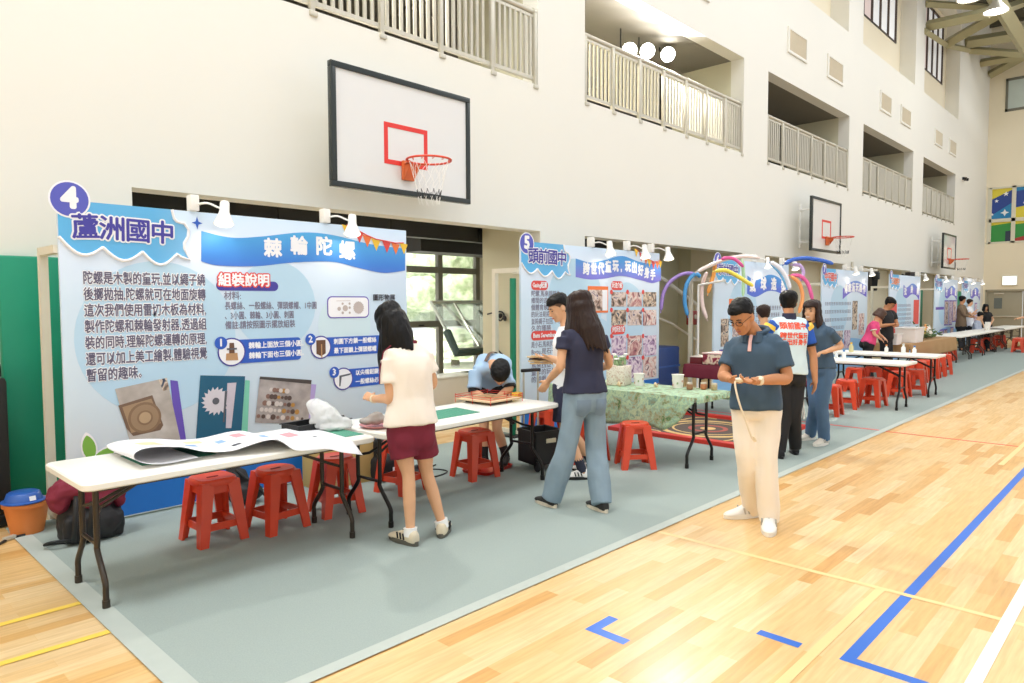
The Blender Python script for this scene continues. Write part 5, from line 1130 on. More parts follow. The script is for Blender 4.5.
# folded basketball stand in the window bay
t = thing('basketball_stand', 'folded basketball stand with tilted glass backboard in the window bay', 'basketball stand', (8.75, 9.33, 0), 0.0)
M_pad2 = mat('dark_green_padding', '#3b4f4b', 0.5, var=0.05); M_alu = mat('pale_aluminium', '#c6ccc4', 0.35, 0.5)
A = V((-0.85, -0.2, 1.72)); Bq = V((0.95, -0.2, 1.72)); Cq = V((0.95, -0.75, 0.98)); Dq = V((-0.45, -0.75, 0.98)) 
fr = [V((-0.95, 0.05, 1.72)), V((0.95, 0.05, 1.72)), V((0.95, -0.62, 0.92)), V((-0.95, -0.62, 0.92))]
b = MB(); b.tube(fr, 0.035, 6, closed=True); 
for s in (-0.45, 0.4): b.tube([fr[0].lerp(fr[1], 0.5+s/2), fr[3].lerp(fr[2], 0.5+s/2)], 0.025, 6)
b.tube([(-0.5, 0.3, 1.72), (-0.1, -0.3, 1.0)], 0.03, 6); b.tube([fr[0], (-0.6, 0.45, 1.70), (0.95, 0.45, 1.7)], 0.025, 6); b.build('backboard_frame', M_alu, t)
gl = MB(); nrm = (fr[1]-fr[0]).cross(fr[3]-fr[0]).normalized()*0.006
gl.ring_skin([[p+nrm for p in fr], [p-nrm for p in fr]]); gl.build('glass_board', mat('tinted_glass', '#cfe6de', 0.05, var=0, alpha=0.32, trans=0.6), t)
b = MB(); b.tube([fr[0].lerp(fr[3], 0.62), fr[3]+V((-0.03, -0.02, -0.05)), fr[2]+V((0.0, -0.02, -0.05))], 0.075, 8, squash=0.9); b.build('edge_padding', M_pad2, t)
b = MB(); b.tube([(0.15, -0.1, 1.45), (0.35, -0.45, 1.08)], 0.05, 8); b.tube([(0.0, -0.5, 0.98), (0.7, 0.3, 1.35), (1.0, 0.8, 0.6)], 0.06, 8); b.build('support_arm', M_alu, t)
b = MB(); b.tube([(0.28, -0.32, 1.28), (0.36, -0.46, 1.1)], 0.06, 8); b.tube([(0.1, -0.02, 1.55), (0.22, -0.22, 1.36)], 0.035, 8); b.build('damper', M_dark, t)
b = MB(); b.tube([(0.0+0.24*math.cos(2*PI*i/28), -0.55+0.2*math.sin(2*PI*i/28), 0.78+0.05*math.sin(2*PI*i/28)) for i in range(28)], 0.014, 6, closed=True); b.tube([(0.1, -0.5, 0.95), (0.05, -0.4, 0.8)], 0.02, 6); b.build('rim', mat('rim_orange', '#e2552f', 0.4), t)
b = MB(); b.tube([(0.35, 0.2, 1.0), (0.35, 0.2, 0.1)], 0.03, 8); b.tube([(0.48, 0.2, 1.0), (0.48, 0.2, 0.1)], 0.02, 8); b.box((0.7, 0.4, 0.1), (1.2, 0.7, 0.2), bev=0.04); b.build('base', M_alu, t)

t = thing('storage_chest', 'long low white chest on the bay floor behind the student bending over', 'chest', (6.5, 8.42, 0))
b = MB(); b.box((0.75, 0.25, 0.25), (1.5, 0.5, 0.5), bev=0.02); b.build('chest_body', M_white, t); b = MB(); b.box((0.75, 0.25, 0.515), (1.54, 0.54, 0.03), bev=0.01); b.build('lid', M_white, t)
# ---- basketball backboards on the wall
def backboard(x0, yb, label, detail=True):
    t = thing('basketball_backboard', label, 'backboard', (x0, yb, 2.93), 0, 'wall backboards'); Wd, Hb = 1.97, 1.30
    M_bb = mat('backboard_white', '#e2e2e0', 0.12, var=0.01, coat=0.5)
    b = MB(); b.bb((0.03, 0.0, 0.03), (Wd-0.03, 0.03, Hb-0.03)); b.build('board', M_bb, t)
    b = MB(); f_ = 0.062
    for a, c in (((0, -0.02, 0), (Wd, 0.05, f_)), ((0, -0.02, Hb-f_), (Wd, 0.05, Hb)), ((0, -0.02, f_), (f_, 0.05, Hb-f_)), ((Wd-f_, -0.02, f_), (Wd, 0.05, Hb-f_))): b.bb(a, c, 0.006)
    b.build('frame', mat('black_frame', '#2f3534', 0.25, 0.2), t)
    b = MB(); cx, w, z0, h, s = Wd/2, 0.62, 0.33, 0.46, 0.052; cx = Wd/2-0.0
    for a, c in (((cx-w/2, -0.004, z0), (cx+w/2, -0.0005, z0+s)), ((cx-w/2, -0.004, z0+h-s), (cx+w/2, -0.0005, z0+h)), ((cx-w/2, -0.004, z0+s), (cx-w/2+s, -0.0005, z0+h-s)), ((cx+w/2-s, -0.004, z0+s), (cx+w/2, -0.0005, z0+h-s))): b.bb(a, c)
    b.build('target_square', M_redline, t)
    M_rim = mat('rim_red', '#d9482c', 0.35, 0.1); zr = 0.35
    rim = MB(); rim.tube([(cx+0.245*math.cos(2*PI*i/40), -0.40+0.245*math.sin(2*PI*i/40), zr) for i in range(40)], 0.012, 8, closed=True)
    for k in range(12):
        a = 2*PI*k/12; rim.tube([(cx+0.232*math.cos(a), -0.40+0.232*math.sin(a), zr-0.005), (cx+0.215*math.cos(a), -0.40+0.215*math.sin(a), zr-0.028), (cx+0.235*math.cos(a+0.08), -0.40+0.235*math.sin(a+0.08), zr-0.01)], 0.004, 5)
    rim = rim.build('rim', M_rim, t)
    b = MB(); b.box((cx, -0.03, zr-0.07), (0.16, 0.05, 0.22), bev=0.008); b.slab([(-0.06, zr-0.16), (-0.06, zr+0.01), (-0.19, zr+0.005)], cx-0.075, cx-0.065, 'X'); b.slab([(-0.06, zr-0.16), (-0.06, zr+0.01), (-0.19, zr+0.005)], cx+0.065, cx+0.075, 'X'); b.tube([(cx-0.07, -0.06, zr), (cx-0.12, -0.21, zr)], 0.012, 6); b.tube([(cx+0.07, -0.06, zr), (cx+0.12, -0.21, zr)], 0.012, 6); b.build('rim_bracket', mat('bracket_orange', '#d76a35', 0.4), t)
    n = 12; net = MB(); dk = MB()
    def rad(u): return 0.222-0.115*u**0.8+0.02*max(0, u-0.75)
    for k in range(n):
        for sgn in (-1, 1):
            pts = []
            for q in range(13):
                u = q/12; a = 2*PI*(k+sgn*2.2*u+0.12*math.sin(u*16))/n; pts.append((cx+rad(u)*math.cos(a), -0.40+rad(u)*math.sin(a), zr-0.015-0.47*u))
            net.tube(pts[:9], 0.0024, 4); dk.tube(pts[8:11], 0.0036, 4); net.tube(pts[10:], 0.0024, 4)
    net.build('net', mat('net_white', '#f4f2ec', 0.7), t); 
    dk.build('net_band', mat('net_black', '#2b2a2a', 0.7), t)
    b = MB(); dy = YW-yb
    for x in (cx-0.45, cx+0.45):
        b.tube([(x, dy-0.02, 0.1), (x, dy-0.02, Hb-0.1)], 0.03, 6)
        for z in (0.25, Hb-0.25): b.tube([(x, 0.03, z), (x, dy, z)], 0.022, 6); b.ball((x, dy-0.04, z), 0.045, 10, 6)
    b.build('wall_bracket', M_white, t)
    return t
backboard(4.08, 6.5, 'large basketball backboard with red square, nearest the camera')
backboard(17.15, 6.5, 'basketball backboard high on the wall above panel 7'); backboard(29.8, 6.5, 'farthest basketball backboard, near the hall corner')
# ---- speakers and wall arm
for (px, py, Yy, s, lb) in ((871, 281, 6.55, 1.0, 'black speaker hanging at the right end of panel 7'), (910, 279, 6.55, 0.8, 'small black speaker right of the panel 8 ribbon')):
    p = on_y(px, py, Yy); t = thing('wall_speaker', lb, 'speaker', p, -0.5, 'wall speakers')
    b = MB(); b.slab([(-0.13*s, -0.28*s), (0.09*s, -0.28*s), (0.15*s, 0.28*s), (-0.13*s, 0.28*s)], -0.13*s, 0.13*s, 'Y'); b.build('cabinet', mat('speaker_brown', '#3a332d', 0.6), t)
    b = MB(); b.box((0, -0.132*s, -0.02*s), (0.2*s, 0.004, 0.46*s)); b.build('grille', M_dark, t)
    b = MB(); b.tube([(0, 0.12*s, 0.1*s), (0, 0.3, 0.2*s), (0.1, 0.42, 0.2*s)], 0.025, 6); b.build('bracket', M_dark, t)
p = on_y(853, 269, 6.95); t = thing('speaker_mount', 'grey horizontal bracket arm on the wall above panel 7', 'bracket', p)
b = MB(); b.box((0, 0.02, 0), (0.1, 0.04, 0.42), bev=0.01); b.build('arm_plate', M_rail, t); b = MB(); b.tube([(0, -0.02, -0.06), (0.2, -0.6, -0.06)], 0.035, 8); b.build('arm_tube', M_rail, t); b = MB(); b.box((0.2, -0.58, -0.21), (0.14, 0.14, 0.2), bev=0.02); b.build('arm_head', M_dark, t)
# ---- long balloons about panel 6
BAL = [('violet', '#a98ad6', 12.6, 0.034, [(661, 310), (663.5, 293), (671, 281), (683, 274), (694, 273.5)], 'long violet balloon arching far left, beside panel 5'),
 ('sky', '#4a9fe0', 12.5, 0.036, [(687.5, 315), (684.8, 303), (685.5, 289), (689.5, 279), (696, 274), (700.5, 277)], 'sky blue balloon bent like a cane left of panel 6'),
 ('blush', '#f2dbd6', 12.4, 0.034, [(706.5, 318), (702.5, 305), (702, 290), (704, 279), (707, 272)], 'blush pink balloon drooping before the stand post'),
 ('amber', '#f0a24a', 12.3, 0.034, [(708, 293), (711, 283), (714, 273), (715.5, 262)], 'amber balloon hanging at the left edge of panel 6'),
 ('shell', '#f5e6e0', 12.2, 0.034, [(697.5, 271.5), (712, 264.5), (727, 258.8), (745, 256.4), (760, 258)], 'pale shell pink balloon running along the top of panel 6'),
 ('magenta', '#e25a9d', 12.1, 0.030, [(721.5, 259), (729, 257.8), (736, 260), (743.5, 267)], 'short magenta balloon at the top of panel 6'),
 ('lemon', '#f3e05a', 11.9, 0.036, [(715.5, 271), (726, 270.5), (738, 276.5), (753, 286)], 'lemon yellow balloon slanting across panel 6'),
 ('mint', '#b7e3b4', 12.4, 0.030, [(742, 260), (743.5, 275), (743, 296)], 'pale mint balloon hanging straight down on panel 6'),
 ('pearl', '#eceaf2', 12.6, 0.040, [(771, 262), (780, 268.5), (786.5, 278), (790, 289)], 'pearl white balloon curving down the right of panel 6'),
 ('azure', '#7fbfe8', 12.8, 0.030, [(771, 264), (778.5, 271), (784, 280), (787.5, 289)], 'light azure balloon beside the pearl white one'),
 ('cobalt', '#2c5fc0', 12.9, 0.038, [(785, 264), (793, 259.8), (805, 258.2), (820, 260), (833, 263.8)], 'cobalt blue balloon reaching right toward panel 7'),
 ('lilac', '#cdb2e2', 13.0, 0.032, [(793, 265), (800, 265.5), (803.5, 272), (801, 281)], 'lilac balloon looping below the cobalt one'),
 ('hotpink', '#e7629f', 12.9, 0.036, [(791, 275.5), (800, 276), (808, 284), (812.5, 300)], 'hot pink balloon curving down near the head of the smiling woman'),
 ('tangerine', '#f2a05e', 12.8, 0.036, [(791, 276.5), (799, 283), (802.5, 297), (799, 313)], 'tangerine balloon curving down inside the hot pink one')]
for nm, col, d, r_, px, lb in BAL:
    pts = smooth_path([atd(a, b_, d) for a, b_ in px], 7); base = pts[0].copy(); pts = [p-base for p in pts]; n_ = len(pts)
    t = thing('long_balloon', lb, 'balloon', base, 0, 'long modelling balloons')
    b = MB(); b.tube(pts, [r_*min(1, 0.45+0.55*math.sin(min(1, (i+0.4)/2.5)*PI/2), 0.35+0.65*math.sin(min(1, (n_-i-0.6)/3)*PI/2)) for i in range(n_)], 12); b.build('balloon_skin', mat('balloon_'+nm, col, 0.25, var=0.03, coat=0.3), t)
    b = MB(); e = (pts[0]-pts[1]).normalized(); b.tube([pts[0], pts[0]+e*0.03, pts[0]+e*0.05], [0.008, 0.006, 0.014], 8); b.build('knot', mat('balloon_'+nm, col), t)
t = thing('balloon_stand', 'thin white balloon stand left of panel 6', 'stand', (11.25, 6.2, 0))
b = MB(); b.tube([(0, 0, 0.02), (0, 0, 2.0)], 0.02, 8); b.build('pole', M_white, t); b = MB(); b.tube([(0, 0, 2.0), (0.12, -0.45, 2.08)], 0.02, 8); b.build('arm', M_white, t); b = MB(); b.lathe([(0.002, 0), (0.2, 0), (0.2, 0.015), (0.03, 0.03), (0.002, 0.03)], n=24); b.build('base', M_white, t)
# ================================================================== PEOPLE
RH = V((CR.x, CR.y, 0)).normalized(); DH = V((CF.x, CF.y, 0)).normalized(); UZ = V((0, 0, 1))
def cdir(r, d, z=0.0): return (RH*r+DH*d+UZ*z).normalized()
M_skin = mat('skin_light', '#dba983', 0.5, var=0.04, spec=0.35); M_skin2 = mat('skin_tan', '#c48a62', 0.5, var=0.04, spec=0.35)
M_hair = mat('black_hair', '#0d0b0a', 0.5, var=0.2, scale=60, spec=0.25); M_hairb = mat('dark_brown_hair', '#2b1b14', 0.48, var=0.25, scale=60, spec=0.3); M_hairc = mat('brown_hair', '#4a3022', 0.45, var=0.2, scale=60)
M_lip = mat('lips', '#b8695c', 0.5); M_eye = mat('eye_dark', '#1c1512', 0.3)
HEADP = [(-0.116, 0.062, 0.018, 0.016), (-0.108, 0.056, 0.036, 0.032), (-0.09, 0.040, 0.049, 0.052), (-0.06, 0.022, 0.059, 0.074), (-0.03, 0.010, 0.066, 0.087), (0.0, 0.002, 0.071, 0.094), (0.035, -0.003, 0.074, 0.097), (0.065, -0.006, 0.071, 0.093), (0.09, -0.009, 0.060, 0.080), (0.107, -0.011, 0.040, 0.055), (0.116, -0.012, 0.012, 0.018)]
def lerp(a, b, t): return a+(b-a)*t
def headring(z, grow=0.0):
    z = max(HEADP[0][0], min(HEADP[-1][0], z))
    for a, b in zip(HEADP, HEADP[1:]):
        if a[0] <= z <= b[0]:
            t = (z-a[0])/(b[0]-a[0]); return [lerp(a[i], b[i], t)+(grow if i > 1 else 0) for i in (1, 2, 3)]
def limb(b, pts, rad, n=12, k=5):
    P = smooth_path(pts, k); m = len(P); q = len(pts)-1; R = []
    for i in range(m):
        t = i/(m-1)*(len(rad)-1); j = min(int(t), len(rad)-2); f = t-j; f = f*f*(3-2*f); R.append(rad[j]+(rad[j+1]-rad[j])*f)
    b.tube(P, R, n)
def frame_of(fwd, up=UZ):
    f = fwd.normalized(); u = (up-f*up.dot(f)).normalized(); r = f.cross(u); return Matrix((r, f, u)).transposed()
class Fig: pass
def person(label, J, S=1.0, female=False, vox=0.008, skin=None, hair=None, group=None):
    """J: world joints. Returns a figure with its Empty, its body and its frames; clothing is added by the dress functions."""
    F = Fig(); F.J = J; F.S = S; F.vox = vox; F.female = female; skin = skin or M_skin
    fl = [J['heelL'], J['heelR'], J['toeL'], J['toeR']]
    base = sum(fl, V((0, 0, 0)))/4; base.z = min(p.z for p in fl) if J.get('lift') else 0.0
    F.t = thing('person', label, 'person', base, 0, group); F.base = base
    rs = (J['shR']-J['shL']).normalized(); rp = J.get('hipdir', rs); rp = rp.normalized()
    P, N = J['pelvis'], J['neck']; F.rs, F.rp = rs, rp
    Lsp = (N-P).length
    bow = J.get('bow', 0.0)
    def spine(t):
        c = P+(N-P)*t; up = (N-P).normalized(); r = (rp.lerp(rs, max(0, min(1, t)))).normalized(); r = (r-up*r.dot(up)).normalized(); f = up.cross(r)
        return c-f*bow*4*max(0, t)*max(0, 1-t), r, f, up
    F.spine = spine; F.L = Lsp
    if female: prof = [(-0.20, 0.10, 0.085), (-0.12, 0.150, 0.110), (0.0, 0.165, 0.115), (0.16, 0.150, 0.105), (0.38, 0.120, 0.088), (0.58, 0.135, 0.105), (0.74, 0.146, 0.108), (0.86, 0.130, 0.085), (0.95, 0.090, 0.066), (1.04, 0.05, 0.052)]
    else: prof = [(-0.20, 0.10, 0.09), (-0.12, 0.150, 0.112), (0.0, 0.160, 0.115), (0.16, 0.152, 0.112), (0.38, 0.142, 0.108), (0.58, 0.155, 0.115), (0.74, 0.165, 0.115), (0.86, 0.148, 0.092), (0.95, 0.100, 0.072), (1.04, 0.058, 0.058)]
    F.prof = [(a, w*S, d*S) for a, w, d in prof]
    b = MB(); b.ring_skin([ring(spine, t, w*(0.94 if t < 0.4 else 0.97), d*(0.93 if t < 0.4 else 0.97)) for t, w, d in F.prof])
    hc = J['head']; HF = frame_of(J['face'], J.get('headup', UZ)); F.HF = HF; F.hc = hc; hs = S*1.0; F.hs = hs
    H = lambda x, y, z: hc+HF @ V((x*hs, y*hs, z*hs)); F.H = H
    b.tube([spine(0.95)[0], N.lerp(H(0, -0.02, -0.06), 0.5), H(0, -0.012, -0.05)], [0.062*S, 0.053*S, 0.052*S], 12)
    n = 20
    b.ring_skin([[H(w*math.cos(2*PI*i/n), y+d*math.sin(2*PI*i/n), z) for i in range(n)] for z, y, w, d in HEADP])
    b.tube([H(0, 0.093, 0.022), H(0, 0.104, -0.008), H(0, 0.113, -0.030), H(0, 0.102, -0.042)], [0.009*hs, 0.010*hs, 0.014*hs, 0.010*hs], 8)
    for s in (-1, 1):
        b.ball(H(s*0.076, -0.008, -0.008), (0.010*hs, 0.022*hs, 0.033*hs), 10, 8, HF)
        b.ball(H(s*0.032, 0.085, 0.026), (0.022*hs, 0.012*hs, 0.008*hs), 8, 6, HF)
        b.ball(H(s*0.04, 0.07, -0.03), (0.022*hs, 0.018*hs, 0.02*hs), 8, 6, HF)
    b.ball(H(0, 0.088, -0.066), (0.022*hs, 0.012*hs, 0.010*hs), 8, 6, HF)
    for s, q in (('L', -1), ('R', 1)):
        sh, el, wr = J['sh'+s], J['el'+s], J['wr'+s]
        b.tube([spine(0.84)[0]+rs*q*0.06*S, sh], [0.064*S, 0.046*S], 10)
        k = S*(0.86 if female else 1.0)
        limb(b, [sh, sh.lerp(el, 0.5), el, el.lerp(wr, 0.4), wr, wr+(wr-el).normalized()*0.02], [0.047*k, 0.046*k, 0.041*k, 0.041*k, 0.029*k, 0.028*k], 12)
        hand(b, wr, J.get('hd'+s, (wr-el).normalized()), J.get('pn'+s, -UZ), S*(0.9 if female else 1), q, J.get('curl'+s, 0.5))
        hp = P+rp*q*0.085*S-UZ*0.02 if not J.get('sit') else P+rp*q*0.085*S
        kn = J['kn'+s]; he, to = J['heel'+s], J['toe'+s]; fd = (to-he); fd.z = 0; fd.normalize()
        an = he+fd*0.06*S+UZ*0.085*S; J['an'+s] = an; J['hip'+s] = hp; J['fd'+s] = fd
        limb(b, [hp, hp.lerp(kn, 0.5), kn, kn.lerp(an, 0.35), an, an-UZ*0.03], [0.088*k, 0.078*k, 0.055*k, 0.056*k, 0.038*k, 0.038*k], 12)
        b.tube([an-UZ*0.035*S-fd*0.02, an-UZ*0.045*S+fd*0.10*S], [0.035*S, 0.025*S], 8)
        F.__dict__['k'] = k
    o = b.build('body', skin, None); me = fuse(o, vox, 4, 0.45); me.shade_smooth(); me.transform(Matrix.Translation(-base)); o.data = me; o.parent = F.t; F.body = o
    # facial features
    def part(name, m, fn):
        bb = MB(); fn(bb); oo = bb.build(name, m, None); oo.data.transform(Matrix.Translation(-base)); oo.parent = F.t; return oo
    F.part = part
    for s in (-1, 1):
        part('eye', M_eye, lambda bb: bb.ball(H(s*0.033, 0.089, 0.006), (0.013*hs, 0.007*hs, 0.005*hs), 10, 6, HF))
        part('eyebrow', hair or M_hair, lambda bb: bb.tube([H(s*0.016, 0.098, 0.028), H(s*0.033, 0.097, 0.034), H(s*0.050, 0.085, 0.028)], [0.003*hs, 0.004*hs, 0.002*hs], 6))
    part('mouth', M_lip, lambda bb: bb.tube([H(-0.022, 0.094, -0.064), H(-0.008, 0.100, -0.067), H(0.008, 0.100, -0.067), H(0.022, 0.094, -0.064)], [0.003*hs, 0.006*hs, 0.006*hs, 0.003*hs], 6))
    return F
def ring(spine, t, w, d, n=22, grow=0.0, sq=2.5):
    c, r, f, u = spine(t); out = []
    for i in range(n):
        a = 2*PI*i/n; ca, sa = math.cos(a), math.sin(a)
        x = math.copysign(abs(ca)**(2/sq), ca); y = math.copysign(abs(sa)**(2/sq), sa)
        out.append(c+r*x*(w+grow)+f*y*(d+grow))
    return out
def hand(b, wr, d, pn, S, side, curl):
    d = d.normalized(); n = (pn-d*pn.dot(d)); n = n.normalized() if n.length > 1e-3 else d.orthogonal().normalized()
    s = d.cross(n)*side                                     # towards the thumb
    Mx = Matrix((s, d, n)).transposed()
    b.ball(wr+d*0.048*S, (0.041*S, 0.052*S, 0.017*S), 12, 8, Mx); b.tube([wr-d*0.01, wr+d*0.03*S], [0.028*S, 0.030*S], 10)
    for i, (off, L) in enumerate(((0.030, 0.074), (0.010, 0.083), (-0.010, 0.078), (-0.029, 0.060))):
        p = wr+d*(0.085-abs(off-0.005)*0.25)*S+s*off*S; pts = [p-d*0.02*S, p]; a = 0.0
        for k, f in enumerate((0.45, 0.32, 0.23)):
            a += curl*(0.55+0.1*k)+0.04*i; q = (d*math.cos(a)+n*math.sin(a)+s*off*1.2).normalized(); p = p+q*L*f*S; pts.append(p)
        b.tube(pts, [0.0098*S, 0.0096*S, 0.0088*S, 0.0082*S, 0.0068*S], 8)
    p = wr+d*0.022*S+s*0.032*S; q1 = (d*0.62+s*0.62+n*(0.25+0.3*curl)).normalized(); q2 = (d*0.9+s*(0.25-0.3*curl)+n*(0.2+0.5*curl)).normalized()
    b.tube([p-s*0.01*S, p+q1*0.035*S, p+q1*0.035*S+q2*0.036*S], [0.014*S, 0.0112*S, 0.008*S], 8)
def wear(F, name, m, b, amp=0.006, freq=9, stretch=(1, 1, 0.55), vox=None, it=3):
    o = b.build(name, m, None); me = fuse(o, vox or max(F.vox, 0.010), it, 0.45); wrinkle(me, amp, freq, stretch); me.shade_smooth()
    me.transform(Matrix.Translation(-F.base)); o.data = me; o.parent = F.t; return o
def interp_prof(F, t):
    pr = F.prof
    if t <= pr[0][0]: return pr[0][1:]
    for a, c in zip(pr, pr[1:]):
        if a[0] <= t <= c[0]:
            f = (t-a[0])/(c[0]-a[0]); return lerp(a[1], c[1], f), lerp(a[2], c[2], f)
    return pr[-1][1:]
def shirt(F, m, hem=-0.12, ease=0.026, sleeve=0.55, name='shirt', amp=0.007, top=0.99, flare=0.0, sleeve_r=0.068, sleeves=True):
    b = MB(); J = F.J; k = F.S*(0.9 if F.female else 1.0); rings = []
    ts = [hem+(top-hem)*i/12 for i in range(13)]
    for t in ts:
        w, d = interp_prof(F, max(t, -0.10)); e = (ease+flare*max(0, 0.5-t))*F.S
        if t > 0.9: e *= 0.6
        wmin = 0.135*F.S if t < 0.6 else 0
        rings.append(ring(F.spine, t, max(w, wmin)+e, d+e))
    b.ring_skin(rings)
    if sleeves:
        for s, q in (('L', -1), ('R', 1)):
            sh, el, wr = J['sh'+s], J['el'+s], J['wr'+s]; up = (el-sh)
            b.tube([F.spine(0.80)[0]+F.rs*q*0.06*F.S, sh-UZ*0.012], [0.088*F.S, 0.070*k], 14); b.tube([F.spine(1.0)[0]+F.rs*q*0.045*F.S-UZ*0.035*F.S, sh.lerp(F.spine(0.96)[0], 0.45)-UZ*0.012, sh+(sh-el).normalized()*0.004], [0.056*F.S, 0.064*F.S, 0.070*k], 14)
            b.ball(sh.lerp(F.spine(0.84)[0]+F.rs*q*0.08*F.S, 0.5)-UZ*0.01, 0.088*k, 12, 8)
            if sleeve <= 1: limb(b, [sh, sh+up*sleeve*0.5, sh+up*sleeve], [0.072*k, 0.067*k, sleeve_r*k], 14)
            else:
                f = sleeve-1; limb(b, [sh, sh.lerp(el, 0.5), el, el.lerp(wr, f)], [0.067*k, 0.062*k, 0.056*k, 0.047*k], 14)
    else:
        for s, q in (('L', -1), ('R', 1)):
            sh = J['sh'+s]; c0 = F.spine(1.0)[0]; b.tube([c0+F.rs*q*0.045*F.S-UZ*0.03*F.S, sh.lerp(c0, 0.5)-UZ*0.012, sh.lerp(c0, 0.18)-UZ*0.005], [0.064*F.S, 0.074*F.S, 0.080*k], 14); b.tube([F.spine(0.7)[0]+F.rs*q*0.09*F.S, sh.lerp(c0, 0.22)-UZ*0.03], [0.10*F.S, 0.084*k], 14)
    return wear(F, name, m, b, amp, it=9)
def trousers(F, m, length=1.0, ease=0.012, name='trousers', amp=0.006, top=0.12, flare=0.0, cuff=0.0):
    b = MB(); J = F.J; k = F.k; S = F.S
    b.ring_skin([ring(F.spine, t, interp_prof(F, t)[0]+ease*S, interp_prof(F, t)[1]+ease*S) for t in [top-(top+0.20)*i/6 for i in range(7)]])
    c0, r0, f0, u0 = F.spine(0.0)
    for q in (-1, 1): b.ball(c0+r0*q*0.075*S-f0*0.055*S-u0*0.05*S, ((0.078+ease*0.5)*S, (0.072+ease*0.5)*S, 0.11*S), 14, 10, Matrix((r0, f0, u0)).transposed())
    for s in 'LR':
        hp, kn, an = J['hip'+s], J['kn'+s], J['an'+s]
        if length >= 1:
            end = kn.lerp(an, min(1.0, length-1+0.0) if length > 1 else 0.0)
            an2 = kn.lerp(an, 1.0-cuff)-UZ*0.02
            limb(b, [hp, hp.lerp(kn, 0.5), kn, kn.lerp(an2, 0.5), an2], [0.094*k+ease*S, 0.083*k+ease*S, 0.062*k+ease*S+flare*0.5, 0.060*k+ease*S+flare, 0.050*k+ease*S+flare], 14)
        else:
            e = hp.lerp(kn, length); limb(b, [hp, hp.lerp(e, 0.5), e], [0.094*k+ease*S, 0.092*k+ease*S+flare*0.5, 0.086*k+ease*S+flare], 14)
    return wear(F, name, m, b, amp, 8, it=6)
def shoes(F, m, ms, sock=None, S=None, accent=None):
    S = S or F.S
    for s in 'LR':
        he, fd = F.J['heel'+s], F.J['fd'+s]; r = V((fd.y, -fd.x, 0)); L = 0.27*S
        z0 = he.z
        def sec(y, hw, zt, zb): return [he+fd*y*S+r*x*hw*S+UZ*(zb+(zt-zb)*z)*S for x, z in ((-1, 0.05), (-1.0, 0.5), (-0.75, 0.88), (-0.3, 1), (0.3, 1), (0.75, 0.88), (1.0, 0.5), (1, 0.05), (0.5, 0), (-0.5, 0))]
        P = [(-0.01, 0.022, 0.07, 0.02), (0.0, 0.034, 0.095, 0.016), (0.03, 0.040, 0.105, 0.016), (0.075, 0.042, 0.108, 0.016), (0.115, 0.043, 0.090, 0.016), (0.16, 0.046, 0.068, 0.016), (0.20, 0.047, 0.055, 0.016), (0.24, 0.040, 0.045, 0.018), (0.262, 0.024, 0.034, 0.02)]
        b = MB(); b.ring_skin([sec(*p) for p in P]); o = b.build('shoe', m, None); 
        md = o.modifiers.new('s', 'SUBSURF'); md.levels = 1; md.render_levels = 1
        o.data.transform(Matrix.Translation(-F.base)); o.parent = F.t
        b = MB(); b.ring_skin([[he+fd*y*S+r*x*S+UZ*z for x, y in [(math.cos(2*PI*i/24)*(0.050 if math.sin(2*PI*i/24) > -0.2 else 0.044), 0.126+0.145*math.sin(2*PI*i/24)) for i in range(24)]] for z in (0.001, 0.02*S, 0.03*S)]); so = b.build('sole', ms, None); so.data.transform(Matrix.Translation(-F.base)); so.parent = o
        if accent:
            b = MB()
            for q in (-1, 1):
                for y in (0.07, 0.10, 0.13): b.tube([he+fd*y*S+r*q*0.0455*S+UZ*0.035*S, he+fd*(y+0.012)*S+r*q*0.043*S+UZ*0.075*S], 0.006*S, 5)
            for y in (0.10, 0.125, 0.15): b.tube([he+fd*y*S+r*x*S+UZ*(0.108-(y-0.09)*0.75-abs(x)*0.35)*S for x in (-0.024, 0, 0.024)], 0.005*S, 5)
            so = b.build('laces', accent, None); so.data.transform(Matrix.Translation(-F.base)); so.parent = o
        if sock:
            an = F.J['an'+s]; kn = F.J['kn'+s]; hgt = sock[1]
            b = MB(); limb(b, [an-UZ*0.02*S, an.lerp(kn, hgt*0.5), an.lerp(kn, hgt)], [0.046*S, 0.045*S, 0.047*S]); o2 = b.build('sock', sock[0], None); o2.data.transform(Matrix.Translation(-F.base)); o2.parent = F.t
